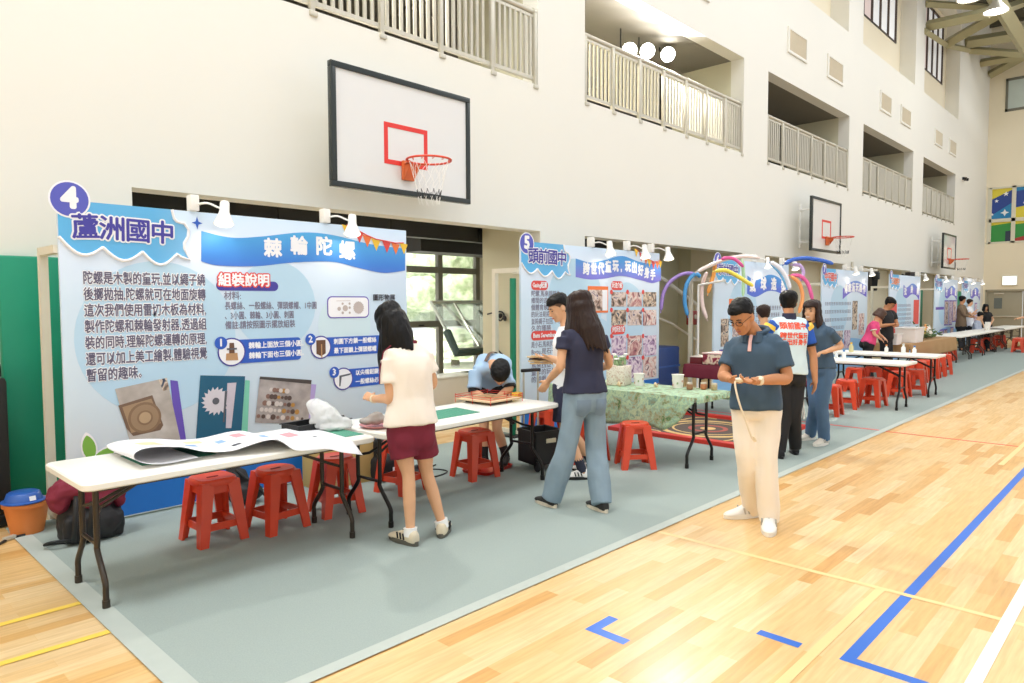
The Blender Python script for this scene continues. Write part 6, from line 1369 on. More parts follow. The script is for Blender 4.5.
def hair_cap(b, F, front=0.055, side=-0.005, back=-0.055, grow=0.013, crown=0.012, fringe=None):
    """a shell over the skull, cut along a hairline that runs lower towards the nape"""
    H = F.H; n, m = 36, 16; g = []
    for i in range(n):
        a = 2*PI*i/n; cs, sn = math.cos(a), math.sin(a)       # sn > 0 is the face side
        if sn > 0.15: low = lerp(side+0.02, front, min(1, (sn-0.15)/0.45))
        else: low = lerp(side+0.02, back, min(1, (0.15-sn)/0.75))
        col = []
        for j in range(m+1):
            z = low+(0.117-low)*(j/m)**0.85; y, w, d = headring(z)
            gr = grow+crown*max(0, z)/0.1; zz = z+(crown*max(0, (z-0.05))/0.06)
            for_out = (w+gr)*cs, y+(d+gr)*sn
            col.append((for_out[0], for_out[1], zz, w*0.9*cs, y+d*0.9*sn, z-0.004))
        g.append(col)
    for i in range(n):
        p, q = g[i], g[(i+1) % n]
        o = [H(*c[:3]) for c in p]; o2 = [H(*c[:3]) for c in q]; iN = [H(*c[3:]) for c in p]; i2 = [H(*c[3:]) for c in q]
        for j in range(m):
            b.poly([o[j], o2[j], o2[j+1], o[j+1]]); b.poly([iN[j], iN[j+1], i2[j+1], i2[j]])
        b.poly([o[0], iN[0], i2[0], o2[0]]); b.poly([o[m], o2[m], i2[m], iN[m]])
    bmesh.ops.remove_doubles(b.bm, verts=b.bm.verts, dist=0.0004)
    b.ball(H(0, -0.012, 0.112+crown*0.6), (0.058*F.hs, 0.066*F.hs, 0.020*F.hs), 14, 8, F.HF)
def short_hair(F, m, vox=None, **kw):
    b = MB(); hair_cap(b, F, **kw); return wear(F, 'hair', m, b, 0.004, 45, (1, 1, 1), vox or min(0.007, F.vox), 2)
def long_hair(F, m, L=0.42, a0=55, a1=305, n=22, back=0.05, sway=V((0, 0, 0)), lens=None, front=0.055, vox=None, thick=0.026, spread=0.012):
    """locks that leave the skull all around the back and sides and then hang straight down"""
    b = MB(); hair_cap(b, F, front=front, side=-0.03, back=-0.07, grow=0.018, crown=0.014); H = F.H; hs = F.hs
    rnd = random.Random(5)
    fb = F.HF @ V((0, -1, 0)); fb.z = 0; fb = fb.normalized() if fb.length > 0.05 else V((0, 0, 0))
    for i in range(n):
        a = math.radians(a0+(a1-a0)*i/(n-1)); x, y = math.sin(a), math.cos(a)    # 0 = face, 180 = back
        l = L*(lens(math.degrees(a)) if lens else 1)*(0.94+0.12*rnd.random())
        yy, w, d = headring(0.02); p0 = H((w+0.004)*x*0.9, yy+(d+0.002)*y*0.9, 0.06); p1 = H((w+0.012)*x, yy+(d+0.012)*y, 0.0); p2 = H((w+0.010)*x, yy+(d+0.012)*y, -0.05)
        out = (p1-F.hc); out.z = 0; out = out.normalized() if out.length > 1e-3 else out
        e = p2+V((0, 0, -l))+sway*l+fb*back*max(0, -y)+out*spread
        mid = p2.lerp(e, 0.45)+out*0.006+V((rnd.uniform(-1, 1), rnd.uniform(-1, 1), 0))*0.006
        P = smooth_path([p0, p1, p2, mid, e], 4)
        b.tube(P, [thick*hs*(0.75+0.3*math.sin(min(1, j/6)*PI/2))*(1 if j < len(P)-4 else 1-0.2*(j-len(P)+5)) for j in range(len(P))], 8, squash=0.8)
    return wear(F, 'hair', m, b, 0.0045, 46, (1, 1, 0.10), vox or min(0.009, F.vox), 2)
from mathutils.bvhtree import BVHTree
def project(F, target, o, d, off=0.004):
    """drop the vertices of o along d onto a garment, keeping them just proud of the cloth"""
    tr = BVHTree.FromPolygons([v.co for v in target.data.vertices], [p.vertices for p in target.data.polygons])
    for v in o.data.vertices:
        h = tr.ray_cast(v.co-d*0.4, d)
        if h[0] is not None: v.co = h[0]-d*off
def glasses(F, m):
    H = F.H
    def fn(b):
        for s in (-1, 1):
            b.tube([H(s*0.034+0.025*math.cos(2*PI*i/16), 0.107-abs(s*0.034+0.025*math.cos(2*PI*i/16))*0.12, 0.004+0.018*math.sin(2*PI*i/16)) for i in range(16)], 0.0022*F.hs, 5, closed=True)
            b.tube([H(s*0.059, 0.098, 0.008), H(s*0.079, 0.03, 0.012), H(s*0.080, -0.01, 0.008)], 0.002*F.hs, 5)
        b.tube([H(-0.009, 0.104, 0.008), H(0.009, 0.104, 0.008)], 0.002*F.hs, 5)
    return F.part('glasses', m, fn)
def JJ(D, **k):
    """pixel, pixel, extra depth -> world joints at this figure's distance"""
    o = {}
    for n, v in k.items():
        if isinstance(v, tuple) and n[:4] in ('heel', 'toeL', 'toeR'): o[n] = on_z(v[0], v[1], 0.007 if on_z(v[0], v[1]).y > 2.8 else 0.001)
        elif isinstance(v, tuple): o[n] = atd(v[0], v[1], D+v[2])
        else: o[n] = v
    return o
def foot(px, py, dirv, J, s, L=0.25):
    h = on_z(px, py, 0.007 if on_z(px, py).y > 2.8 else 0.001); J['heel'+s] = h; d = V((dirv.x, dirv.y, 0)).normalized(); J['toe'+s] = h+d*L
def sanity(nm, J):
    f = lambda a, b_: (J[a]-J[b_]).length
    print('BONES', nm, *('%s %.2f' % (n, f(a, b_)) for n, a, b_ in (('sh', 'shL', 'shR'), ('uaL', 'shL', 'elL'), ('faL', 'elL', 'wrL'), ('uaR', 'shR', 'elR'), ('faR', 'elR', 'wrR'), ('sp', 'pelvis', 'neck'), ('nh', 'neck', 'head'), ('thL', 'pelvis', 'knL'), ('shinL', 'knL', 'heelL'), ('thR', 'pelvis', 'knR'), ('shinR', 'knR', 'heelR'))))

M_cream = mat('cream_cotton', '#f3e8da', 0.85, var=0.03, bump=0.08, bscale=60); M_maroon = mat('maroon_cotton', '#741c30', 0.85, var=0.06); M_navy = mat('navy_jersey', '#2b2d45', 0.8, var=0.06)
M_denim = mat('washed_denim', '#8296a3', 0.85, var=0.13, scale=9, bump=0.15, bscale=160); M_denim2 = mat('blue_denim', '#4f6f92', 0.85, var=0.12, scale=9); M_polo = mat('slate_blue_polo', '#3d5468', 0.8, var=0.05, bump=0.06, bscale=90); M_chino = mat('cream_chino', '#f6ebda', 0.85, var=0.03)
M_black = mat('black_cloth', '#1b1b1d', 0.8, var=0.1); M_offw = mat('offwhite_shoe', '#ded8cb', 0.6, var=0.05); M_sole = mat('pale_sole', '#eee9de', 0.6); M_soled = mat('dark_sole', '#5d5a50', 0.6); M_sockw = mat('white_sock', '#f3f2ee', 0.85)

# ---- girl in the cream shirt and maroon shorts (seen from behind, at the table)
J = JJ(5.02, head=(391, 321, 0.06), neck=(405, 343, 0.02), shL=(388, 359, -0.10), shR=(425, 354, 0.11), elL=(390, 398, -0.11), wrL=(373, 399, 0.09), elR=(433, 383, 0.15), wrR=(416, 397, 0.34), pelvis=(411, 431, 0.0), knL=(408.5, 476, -0.05), knR=(427, 473, 0.09), heelL=(416, 546), toeL=(393, 538), heelR=(441, 538))
foot(441, 538, cdir(0.05, 1), J, 'R'); J['face'] = cdir(-0.62, 0.55, -0.72); J['hdL'] = cdir(-0.8, 0.55, 0.30); J['pnL'] = cdir(0.4, 0.5, -0.6); J['curlL'] = 0.8; J['bow'] = 0.03; J['hipdir'] = cdir(0.85, 0.5)
sanity('girl', J)
F = person('girl in a cream shirt and maroon shorts standing at the nearest table, seen from behind', J, 0.97, True, 0.007)
o = shirt(F, M_cream, 0.07, 0.030, 0.62, 'shirt', 0.009, flare=0.05, sleeve_r=0.082)
for s in 'L':
    sh, el = J['sh'+s], J['el'+s]; q = -1
    F.part('sleeve_piping', M_maroon, lambda b: b.tube([F.spine(0.97)[0]+F.rs*q*0.07+UZ*0.045, sh+UZ*0.055+F.rs*q*0.035, sh.lerp(el, 0.25)+F.rs*q*0.070, sh.lerp(el, 0.6)+F.rs*q*0.078], 0.004, 6))
F.part('collar', M_maroon, lambda b: b.tube([F.spine(0.985)[0]+F.spine(0.98)[1]*0.078*math.cos(a)+F.spine(0.98)[2]*0.066*math.sin(a)+UZ*0.012 for a in [2*PI*i/20 for i in range(20)]], 0.014, 8, closed=True))
trousers(F, M_maroon, 0.56, 0.020, 'shorts', 0.006, 0.14, 0.014)
long_hair(F, M_hair, 0.27, 35, 338, 30, 0.10, lens=lambda a: 0.9 if 110 < a < 245 else (1.25 if a >= 245 else 0.8), thick=0.026)
shoes(F, mat('beige_sneaker', '#d8cbb0', 0.6, var=0.06), M_soled, (M_sockw, 0.09), 1.07, M_black)
e_, w_ = J['elL'], J['wrL']; F.part('wristband', mat('pale_band', '#efe3c6', 0.5), lambda b: b.tube([e_.lerp(w_, 0.90), e_.lerp(w_, 0.98)], [0.033, 0.031], 12))

# ---- woman in navy with washed jeans
J = JJ(5.85, head=(580, 307, 0.02), neck=(583, 327, 0.0), shL=(564, 338, -0.08), shR=(601, 337, 0.09), elL=(560, 367, -0.12), wrL=(548, 381, 0.06), elR=(609, 364, 0.16), wrR=(596, 370, 0.36), pelvis=(585, 397, 0.0), knL=(566, 449, -0.05), knR=(596, 451, 0.02), heelL=(555, 508), toeL=(530, 498), heelR=(606, 513), toeR=(584, 503))
J['face'] = cdir(-0.55, 0.82, -0.22); J['hdL'] = cdir(-0.45, 0.3, -0.75); J['pnL'] = cdir(0.3, 0.9, 0.2); J['curlL'] = 0.35; J['hipdir'] = cdir(0.9, 0.42); J['bow'] = 0.0
sanity('woman', J)
F = person('woman in a navy T-shirt and pale blue jeans, seen from behind with long brown hair', J, 1.0, True, 0.007)
shirt(F, M_navy, 0.06, 0.026, 0.42, 'shirt', 0.008, flare=0.02, sleeve_r=0.074)
JEANS = trousers(F, M_denim, 1.0, 0.022, 'jeans', 0.011, 0.17, 0.022, -0.02)
for q in (-1, 1):
    c, r, f_, u = F.spine(0.0)
    bm_ = bmesh.new(); vs_ = {}
    for i in range(9):
        for j in range(9):
            x, z = -1+i/4, -1+j/4; vs_[i, j] = bm_.verts.new(c+r*(q*0.082+x*0.058)+u*(-0.075+z*0.062-(0.018*(1-abs(x)) if j == 0 else 0))-F.base)
    for i in range(8):
        for j in range(8): bm_.faces.new((vs_[i, j], vs_[i+1, j], vs_[i+1, j+1], vs_[i, j+1])).smooth = True
    me_ = bpy.data.meshes.new('back_pocket'); bm_.to_mesh(me_); bm_.free(); me_.materials.append(mat('denim_pocket', '#76899a', 0.85, var=0.12, scale=12))
    o_ = put('back_pocket', me_, F.t); project(F, JEANS, o_, f_, 0.005)
long_hair(F, M_hairb, 0.33, 35, 325, 28, 0.085, thick=0.032, spread=0.05, sway=cdir(1, 0.2, 0)*0.12)
shoes(F, mat('black_knit', '#2b2a29', 0.8, var=0.1), mat('marble_sole', '#d8cdb8', 0.6, var=0.3, scale=30), None, 1.0)

# ---- young man behind her, holding wooden pieces
J = JJ(6.85, head=(559, 308, 0.0), neck=(567, 326, 0.02), shL=(567, 338, -0.17), shR=(568, 336, 0.20), elL=(566, 364, -0.22), wrL=(551, 358, -0.16), elR=(562, 363, 0.16), wrR=(548, 360, 0.02), pelvis=(567, 389, 0.03), knL=(566, 432, -0.06), knR=(571, 431, 0.12), heelL=(589, 479), toeL=(564, 479), heelR=(598, 471), toeR=(574, 470))
J['face'] = cdir(-0.88, -0.32, -0.42); J['hdL'] = cdir(-0.9, 0.25, 0.05); J['pnL'] = cdir(0, 0.2, 1); J['hdR'] = cdir(-0.9, -0.25, 0.0); J['pnR'] = cdir(0, 0, 1); J['curlL'] = 0.35; J['curlR'] = 0.35; J['hipdir'] = cdir(0.1, 1)
sanity('boy', J)
F = person('young man in profile behind the woman in navy, holding wooden slats', J, 1.03, False, 0.008)
shirt(F, mat('white_tee', '#eef0f2', 0.85), -0.05, 0.022, 0.5); trousers(F, M_navy, 0.75, 0.025, 'shorts', 0.006, 0.1, 0.02)
short_hair(F, M_hair, front=0.06, side=0.035, back=-0.01, grow=0.007, crown=0.016)
b = MB(); hair_cap(b, F, front=0.05, side=-0.01, back=-0.06, grow=0.002, crown=0.0); wear(F, 'hair_fade', mat('hair_stubble', '#6b4f3c', 0.7), b, 0, 1, (1, 1, 1), 0.006, 1)
shoes(F, mat('white_sneaker', '#f2f0ec', 0.5), M_dark, (mat('navy_sock', '#25293a', 0.85), 0.30), 1.0, M_black)
p = atd(539, 361, 6.78)
t = thing('craft_pieces', 'stack of pale wooden slats held before the young man', 'wood pieces', p, math.atan2(RH.y, RH.x), None)
for k, (z, r_, dx) in enumerate(((0.0, 0.1, 0.0), (0.02, -0.12, 0.012), (0.04, 0.06, -0.01), (-0.022, 0.2, 0.02))):
    b = MB(); b.box((dx, 0, z), (0.21, 0.07, 0.012), Matrix.Rotation(r_, 3, 'Z'), 0.002); b.box((dx-0.04, 0, z+0.009), (0.05, 0.04, 0.008), Matrix.Rotation(r_, 3, 'Z')); b.build('slat', mat('slat_wood', '#d7b98c', 0.55, var=0.1) if k != 1 else mat('slat_dark', '#4a3a30', 0.5), t)

# ---- student bending over the second table
J = JJ(7.15, head=(500.5, 373, -0.10), neck=(494, 365, 0.06), shR=(476, 371, 0.08), shL=(505, 370, 0.03), elR=(474, 392, 0.02), wrR=(485, 398, -0.14), elL=(510, 388, -0.06), wrL=(498, 397, -0.16), pelvis=(491, 383, 0.42), knR=(484, 428, 0.28), knL=(497, 428, 0.28), heelR=(487, 462), heelL=(508, 460))
J['face'] = cdir(-0.10, -0.50, -0.86); J['headup'] = cdir(0, -0.8, 0.5); foot(486, 463, cdir(-0.3, -1), J, 'R'); foot(507, 462, cdir(-0.2, -1), J, 'L'); J['hdR'] = cdir(0.5, -0.5, -0.3); J['hdL'] = cdir(-0.5, -0.5, -0.3); J['bow'] = 0.07
sanity('bend', J)
F = person('student in a light blue shirt bending low over the wooden board on the second table', J, 0.97, False, 0.008)
shirt(F, mat('sky_blue_shirt', '#a9c6e2', 0.85, var=0.04), 0.0, 0.035, 0.85, 'shirt', 0.012, sleeve_r=0.080)
for s in 'LR':
    sh, el = J['sh'+s], J['el'+s]; F.part('sleeve_cuff', M_black, lambda b: b.tube([sh.lerp(el, 0.86), sh.lerp(el, 1.0)], [0.066, 0.062], 12))
trousers(F, M_black, 0.7, 0.022, 'shorts'); short_hair(F, M_hair, front=0.03, side=-0.03, back=-0.085, grow=0.022, crown=0.018)
c, r, f_, u = F.spine(0.75)
F.part('shoulder_strap', mat('brown_strap', '#6b5346', 0.7), lambda b: b.tube(smooth_path([F.spine(0.30)[0]-F.spine(0.3)[2]*0.16-r*0.10, F.spine(0.62)[0]-F.spine(0.6)[2]*0.168-r*0.02, F.spine(0.95)[0]-F.spine(0.9)[2]*0.13+r*0.05, F.spine(1.0)[0]+r*0.09-f_*0.02+u*0.03], 5), 0.018, 6, squash=0.35))
shoes(F, M_black, M_soled, (M_black, 0.35), 1.0)

# ---- man in slate blue polo, looking at what he holds
J = JJ(5.30, head=(742.5, 316.5, -0.07), neck=(756, 334, 0.0), shR=(735, 346, 0.11), shL=(778, 343, -0.10), elR=(723, 375, 0.06), wrR=(730, 379, -0.13), elL=(787, 378, -0.15), wrL=(757, 381, -0.27), pelvis=(756, 405, 0.0), knR=(747, 460, 0.03), knL=(767, 463, -0.06), heelR=(759, 516), toeR=(731, 518), heelL=(768.5, 525), toeL=(769, 537))
J['face'] = cdir(-0.68, -0.52, -0.55); J['hdR'] = cdir(0.55, -0.6, -0.15); J['pnR'] = cdir(0.3, 0.1, 1); J['hdL'] = cdir(-0.9, -0.12, -0.02); J['pnL'] = cdir(0.1, -0.1, 1); J['curlR'] = 0.7; J['curlL'] = 0.8; J['hipdir'] = cdir(-0.85, 0.45)
sanity('man', J)
F = person('man in a slate blue polo shirt and cream trousers standing on the wooden floor', J, 1.02, False, 0.007, M_skin2)
shirt(F, M_polo, -0.06, 0.026, 0.72, 'polo_shirt', 0.009, flare=0.012, sleeve_r=0.076)
c, r, f_, u = F.spine(0.985)
M_poll = mat('pink_lining', '#e3b5ae', 0.8)
F.part('collar', M_polo, lambda b: (b.tube([c+r*0.088*math.cos(a)+f_*(0.08*math.sin(a))+u*(0.035-0.028*math.sin(a)) for a in [PI*0.62+2*PI*0.76*i/24 for i in range(25)]], 0.016, 8),
     b.ring_skin([[c+r*(0.035+dx)+f_*(0.075+g)+u*(0.01-0.02*0) for dx, g in ((0, 0.02), (0.045, 0.0), (0.02, 0.035))], [c+r*(0.03+dx)+f_*(0.095+g)+u*(-0.055) for dx, g in ((0, 0.02), (0.05, 0.0), (0.02, 0.03))]]),
     b.ring_skin([[c-r*(0.035+dx)+f_*(0.075+g)+u*(0.01) for dx, g in ((0, 0.02), (0.045, 0.0), (0.02, 0.035))], [c-r*(0.03+dx)+f_*(0.095+g)+u*(-0.055) for dx, g in ((0, 0.02), (0.05, 0.0), (0.02, 0.03))]])))
F.part('placket', M_poll, lambda b: b.tube([c+f_*0.095+u*0.0, F.spine(0.9)[0]+F.spine(0.9)[2]*0.125, F.spine(0.76)[0]+F.spine(0.76)[2]*0.152], 0.013, 6, squash=0.5))
trousers(F, M_chino, 1.0, 0.006, 'trousers', 0.009, 0.12, 0.016, -0.05)
short_hair(F, M_hair, front=0.066, side=0.018, back=-0.045, grow=0.006, crown=0.012)
glasses(F, M_dark); shoes(F, mat('white_sneaker2', '#e9e6df', 0.55, var=0.06), M_sole, None, 1.13, mat('grey_lace', '#b9b6ae', 0.6))
e_, w_ = J['elL'], J['wrL']; F.part('watch', mat('pale_watch', '#e6dcc4', 0.4), lambda b: (b.tube([e_.lerp(w_, 0.88), e_.lerp(w_, 0.98)], [0.0345, 0.033], 14), b.box(e_.lerp(w_, 0.93)+cdir(0, -1, 0.6)*0.034, (0.034, 0.034, 0.014), F.HF)))
hp = atd(740, 380, 5.02)
t = thing('spinning_toy', 'small white toy with a trailing cord held by the man in the polo', 'toy', hp)
b = MB(); b.lathe([(0.002, -0.02), (0.02, -0.012), (0.034, 0.004), (0.03, 0.014), (0.006, 0.018), (0.005, 0.04), (0.002, 0.04)], n=18); b.build('toy_body', mat('ivory_toy', '#efe6d2', 0.45), t)
q = atd(735, 383, 5.03)-hp; q2 = atd(739, 402, 5.02)-hp; q3 = atd(746, 422, 5.05)-hp; q4_ = atd(752, 438, 5.09)-hp; q5_ = atd(756, 441, 5.10)-hp; q6 = atd(753, 436, 5.08)-hp
b = MB(); b.tube(smooth_path([V((0, 0, -0.01)), q, q2, q3, q4_, q5_, q6], 6), 0.007, 7); b.build('cord', mat('cream_cord', '#efe2c9', 0.6), t)

# ---- person in the light vest, from behind
J = JJ(7.67, head=(788.5, 303, 0.03), neck=(789, 319, 0.0), shL=(771, 327, -0.02), shR=(806, 327, 0.02), elR=(813, 355, 0.02), wrR=(815, 380, -0.02), elL=(765, 353, 0.06), wrL=(768, 372, 0.22), pelvis=(788, 373, 0.0), knL=(784, 415, 0.0), knR=(794, 415, 0.02), heelL=(782, 459), heelR=(797, 455))
foot(782, 459, cdir(-0.1, 1), J, 'L'); foot(796, 455, cdir(0.25, 1), J, 'R'); J['face'] = cdir(0.25, 0.95, -0.05); J['hdR'] = cdir(0.0, 0, -1); J['pnR'] = cdir(-1, 0, 0); J['curlR'] = 0.3
sanity('vest', J)
F = person('person in a pale vest with orange lettering, seen from behind', J, 1.02, False, 0.009, M_skin2)
shirt(F, mat('royal_blue_shirt', '#2357b5', 0.8), 0.3, 0.012, 0.62, 'shirt', 0.005)
vest = mat('pale_vest', '#d5e9ee', 0.8, var=0.03); VEST = shirt(F, vest, -0.02, 0.032, 0, 'vest', 0.007, top=0.985, flare=0.02, sleeves=False)
for s, q in (('L', -1), ('R', 1)):
    sh, el = J['sh'+s], J['el'+s]; F.part('shoulder_panel', mat('yellow_panel', '#f0c64c', 0.8), lambda b: b.tube([sh-F.rs*q*0.006+UZ*0.006, sh+F.rs*q*0.02-UZ*0.03], [0.078, 0.077], 14)); F.part('sleeve_cuff', M_black, lambda b: b.tube([sh.lerp(el, 0.60), sh.lerp(el, 0.68)], [0.074, 0.073], 14))
F.part('collar', M_navy, lambda b: b.tube([F.spine(0.99)[0]+UZ*0.0, F.spine(0.99)[0]+UZ*0.07], [0.078, 0.068], 18))
# orange lettering follows the back
Mo = mat('vest_orange', '#ee5a3c', 0.6, var=0)
for tt, s_, sz in ((0.86, '頭前國中', 0.082), (0.685, '跨世代童玩', 0.068), (0.565, '玩出好身手', 0.068)):
    c, r, f_, u = F.spine(tt)
    o = lettering(s_, sz, 0, 0, 0, Mo, None, 'vest_lettering', off=0.0028, sx=0.92)
    lv = [v.co.y for v in o.data.vertices]
    for v in o.data.vertices: v.co = c+r*v.co.x+u*v.co.z-F.base
    project(F, VEST, o, f_, 0.003)
    for v, y in zip(o.data.vertices, lv): v.co += f_*y*8
    o.parent = F.t
trousers(F, M_black, 1.0, 0.014, 'trousers', 0.007, 0.14, 0.0); short_hair(F, M_hair, front=0.05, side=-0.01, back=-0.055, grow=0.014, crown=0.015); shoes(F, M_black, M_dark, None, 1.02)
t = thing('lanyard', 'white cords dangling at the hip of the vest wearer', 'cord', atd(803, 396, 7.75)); b = MB(); b.tube(smooth_path([V((0, 0, 0.1)), V((0.02, 0, -0.1)), V((0.05, 0.0, -0.22)), V((0.02, 0.0, -0.25)), V((-0.02, 0, -0.1)), V((0, 0, 0.1))], 5), 0.005, 6); b.build('cord', M_white, t)

# ---- smiling woman with hand on hip
J = JJ(8.22, head=(812, 311, 0.0), neck=(818, 325, 0.03), shR=(812, 333, 0.17), shL=(829, 332, -0.10), elL=(841, 346, -0.02), wrL=(825, 352, -0.20), elR=(806, 354, 0.25), wrR=(808, 371, 0.22), pelvis=(820, 369, 0.0), knR=(815, 405, 0.06), knL=(822, 407, -0.02), heelR=(814, 439), toeR=(797, 441), heelL=(827, 444), toeL=(808, 448))
J['face'] = cdir(-0.78, -0.66, -0.06); J['hdL'] = cdir(-0.8, -0.2, -0.1); J['hipdir'] = cdir(-0.35, 0.9); J['curlL'] = 0.9
sanity('smile', J)
F = person('smiling woman in a slate polo shirt and blue jeans with one hand at her hip', J, 0.98, True, 0.009)
shirt(F, M_polo, 0.0, 0.026, 0.62, 'polo_shirt', 0.006, flare=0.01); trousers(F, M_denim2, 1.0, 0.016, 'jeans', 0.008, 0.15, 0.008); long_hair(F, M_hairb, 0.17, 68, 292, 18, 0.03, thick=0.022, vox=0.008, front=0.05); shoes(F, M_offw, M_sole, None, 1.0, mat('grey_lace', '#b9b6ae', 0.6))
F.part('teeth', mat('teeth', '#f6f2ea', 0.4), lambda b: b.tube([F.H(-0.018, 0.098, -0.062), F.H(0, 0.104, -0.066), F.H(0.018, 0.098, -0.062)], 0.004, 6))
F.part('collar', M_polo, lambda b: b.tube([F.spine(0.985)[0]+UZ*0.0, F.spine(0.985)[0]+UZ*0.045], [0.085, 0.07], 16))

# ---- short haired visitor whose head shows between the man and the vest
J = JJ(9.3, head=(763.5, 314, 0.0), neck=(763, 328, 0.0), shL=(752, 333, 0.0), shR=(776, 333, 0.02), elL=(748, 352, 0.0), wrL=(753, 368, 0.15), elR=(781, 352, 0.02), wrR=(777, 368, 0.15), pelvis=(764, 366, 0.0), knL=(760, 398, 0.0), knR=(768, 398, 0.0), heelL=(760, 431), heelR=(768, 431))
foot(760, 431, cdir(0, 1), J, 'L'); foot(768, 431, cdir(0, 1), J, 'R'); J['face'] = cdir(-0.2, 0.95, -0.2)
F = person('dark haired person mostly hidden between the man in the polo and the vest wearer', J, 0.9, False, 0.011)
shirt(F, M_black, -0.1, 0.02, 0.6, amp=0.005); trousers(F, M_navy, 1.0, 0.012); short_hair(F, M_hairb, front=0.05, side=-0.01, back=-0.06, grow=0.016, crown=0.012); shoes(F, M_black, M_dark, None, 0.92)

# ---- farther people
def standing(label, D, J, top, bottom, hairm, long=None, S=0.97, female=False, skin=None, shoe=None, vox=0.014, specs=False, sleeve=0.55, seat=False):
    J = JJ(D, **J)
    for s in 'LR':
        if 'toe'+s not in J: J['toe'+s] = J['heel'+s]+V((J['face'].x, J['face'].y, 0)).normalized()*0.25
    F = person(label, J, S, female, vox, skin); shirt(F, top, -0.08, 0.024, sleeve, amp=0.006); trousers(F, bottom, 1.0, 0.014)
    if long: long_hair(F, hairm, long, 45, 315, 14, 0.03, thick=0.026, vox=0.012)
    else: short_hair(F, hairm, front=0.05, side=-0.01, back=-0.06, grow=0.014, crown=0.014, vox=0.009)
    if specs: glasses(F, M_dark)
    shoes(F, shoe or M_black, M_soled, None, S); return F
pinks = mat('pink_polo', '#e24a80', 0.8, var=0.04)
Fp = standing('woman in a bright pink polo shirt leaning over the white tubs', 14.4, dict(head=(880, 314.5, -0.05), neck=(876, 321.5, 0.0), shR=(872.5, 324.5, -0.15), shL=(876, 323.5, 0.16), elR=(874.5, 334.5, -0.20), wrR=(880, 338.5, -0.22), elL=(879, 334, 0.16), wrL=(884, 338, 0.10), pelvis=(868, 342.5, 0.0), knR=(866.5, 363, -0.06), knL=(869, 363, 0.1), heelR=(866, 386), heelL=(869, 384), face=cdir(0.75, -0.1, -0.6), hipdir=cdir(0.1, -1)), pinks, M_black, M_hairc, 0.03, 0.92, True)
for s in 'LR':
    sh, el = Fp.J['sh'+s], Fp.J['el'+s]; Fp.part('sleeve_trim', M_white, lambda b: b.tube([sh.lerp(el, 0.53), sh.lerp(el, 0.58)], [0.066, 0.066], 12))
standing('man in a black T-shirt and glasses behind the woman in pink', 15.3, dict(head=(889.5, 303.5, -0.04), neck=(885.5, 310, 0.0), shR=(880, 313.5, -0.10), shL=(893, 313.5, 0.12), elR=(880, 326, -0.18), wrR=(891.5, 324.5, -0.30), elL=(897, 325, 0.06), wrL=(895.5, 325.5, -0.22), pelvis=(886, 337, 0.0), knR=(885, 359, 0.0), knL=(889, 359, 0.0), heelR=(884, 381), heelL=(890, 380), face=cdir(0.65, -0.45, -0.55), hipdir=cdir(-0.6, -0.6)), M_black, M_black, M_hair, None, 1.02, False, M_skin2, specs=True)
standing('man in a brown pullover standing at the long far row', 24.6, dict(head=(962.3, 299.8, 0.0), neck=(961.5, 304.5, 0), shR=(959.5, 307, -0.15), shL=(963.8, 307, 0.15), elR=(964.2, 315, -0.2), wrR=(971, 317, -0.2), elL=(967.5, 314.5, 0.15), wrL=(973.5, 316.5, 0.1), pelvis=(961, 325.5, 0), knR=(960, 338, 0), knL=(962, 338, 0.1), heelR=(959.5, 350.8), heelL=(962, 350.4), face=cdir(0.95, -0.1, -0.15), hipdir=cdir(0.2, -1)), mat('brown_knit', '#7b664f', 0.85), M_black, M_hair, None, 1.02, False, M_skin2, vox=0.016, sleeve=1.6)
standing('woman in a white top with tied hair beside the brown pullover', 25.6, dict(head=(969.8, 302.5, 0.0), neck=(969.3, 306.5, 0), shR=(967.5, 309, -0.14), shL=(971.2, 309, 0.14), elR=(971, 315, -0.2), wrR=(975.8, 311, -0.25), elL=(973, 315, 0.12), wrL=(977, 313, 0.0), pelvis=(969.5, 325.5, 0), knR=(969, 337.5, 0), knL=(970.5, 337.5, 0), heelR=(968.5, 349), heelL=(970.5, 348.7), face=cdir(0.9, -0.3, -0.05), hipdir=cdir(0.2, -1)), mat('white_blouse', '#eef1f4', 0.85), M_black, M_hairb, None, 0.93, True, vox=0.016)
standing('dark haired woman in a black top leaning at the far table', 26.3, dict(head=(985.6, 307.3, -0.1), neck=(986.2, 311.5, 0), shR=(982.8, 313.5, 0.0), shL=(990, 313.3, 0.0), elR=(981.5, 320, -0.15), wrR=(983.5, 325, -0.3), elL=(993.2, 319.5, -0.05), wrL=(990.5, 325, -0.25), pelvis=(987, 325.8, 0.1), knR=(986, 337, 0.05), knL=(988.5, 337, 0.05), heelR=(985.6, 348.3), heelL=(989, 348.1), face=cdir(-0.25, -0.9, -0.3)), M_black, M_black, M_hair, 0.12, 0.95, True, vox=0.016)
# seated person in grey
J = dict(head=(980, 315.5, -0.03), neck=(977.8, 320.5, 0), shR=(975.5, 323.5, -0.15), shL=(978.8, 323.2, 0.16), elR=(976.8, 331, -0.2), wrR=(982.5, 330, -0.2), elL=(981, 331, 0.16), wrL=(985, 329.5, 0.1), pelvis=(975.5, 337, 0.0), knR=(986, 337.2, -0.12), knL=(987.5, 336.8, 0.12), heelR=(986.3, 351.6), heelL=(988.5, 351), face=cdir(0.85, -0.1, -0.5), hipdir=cdir(0.1, -1), sit=True)
standing('person in a grey shirt seated at the long far row', 24.3, J, mat('grey_shirt', '#aab2c2', 0.85), M_black, M_hair, None, 0.95, False, vox=0.016, sleeve=1.5)
stool(*on_z(975.5, 352.6)[:2], 0.2, 'red stool under the seated person in grey', 0.006)
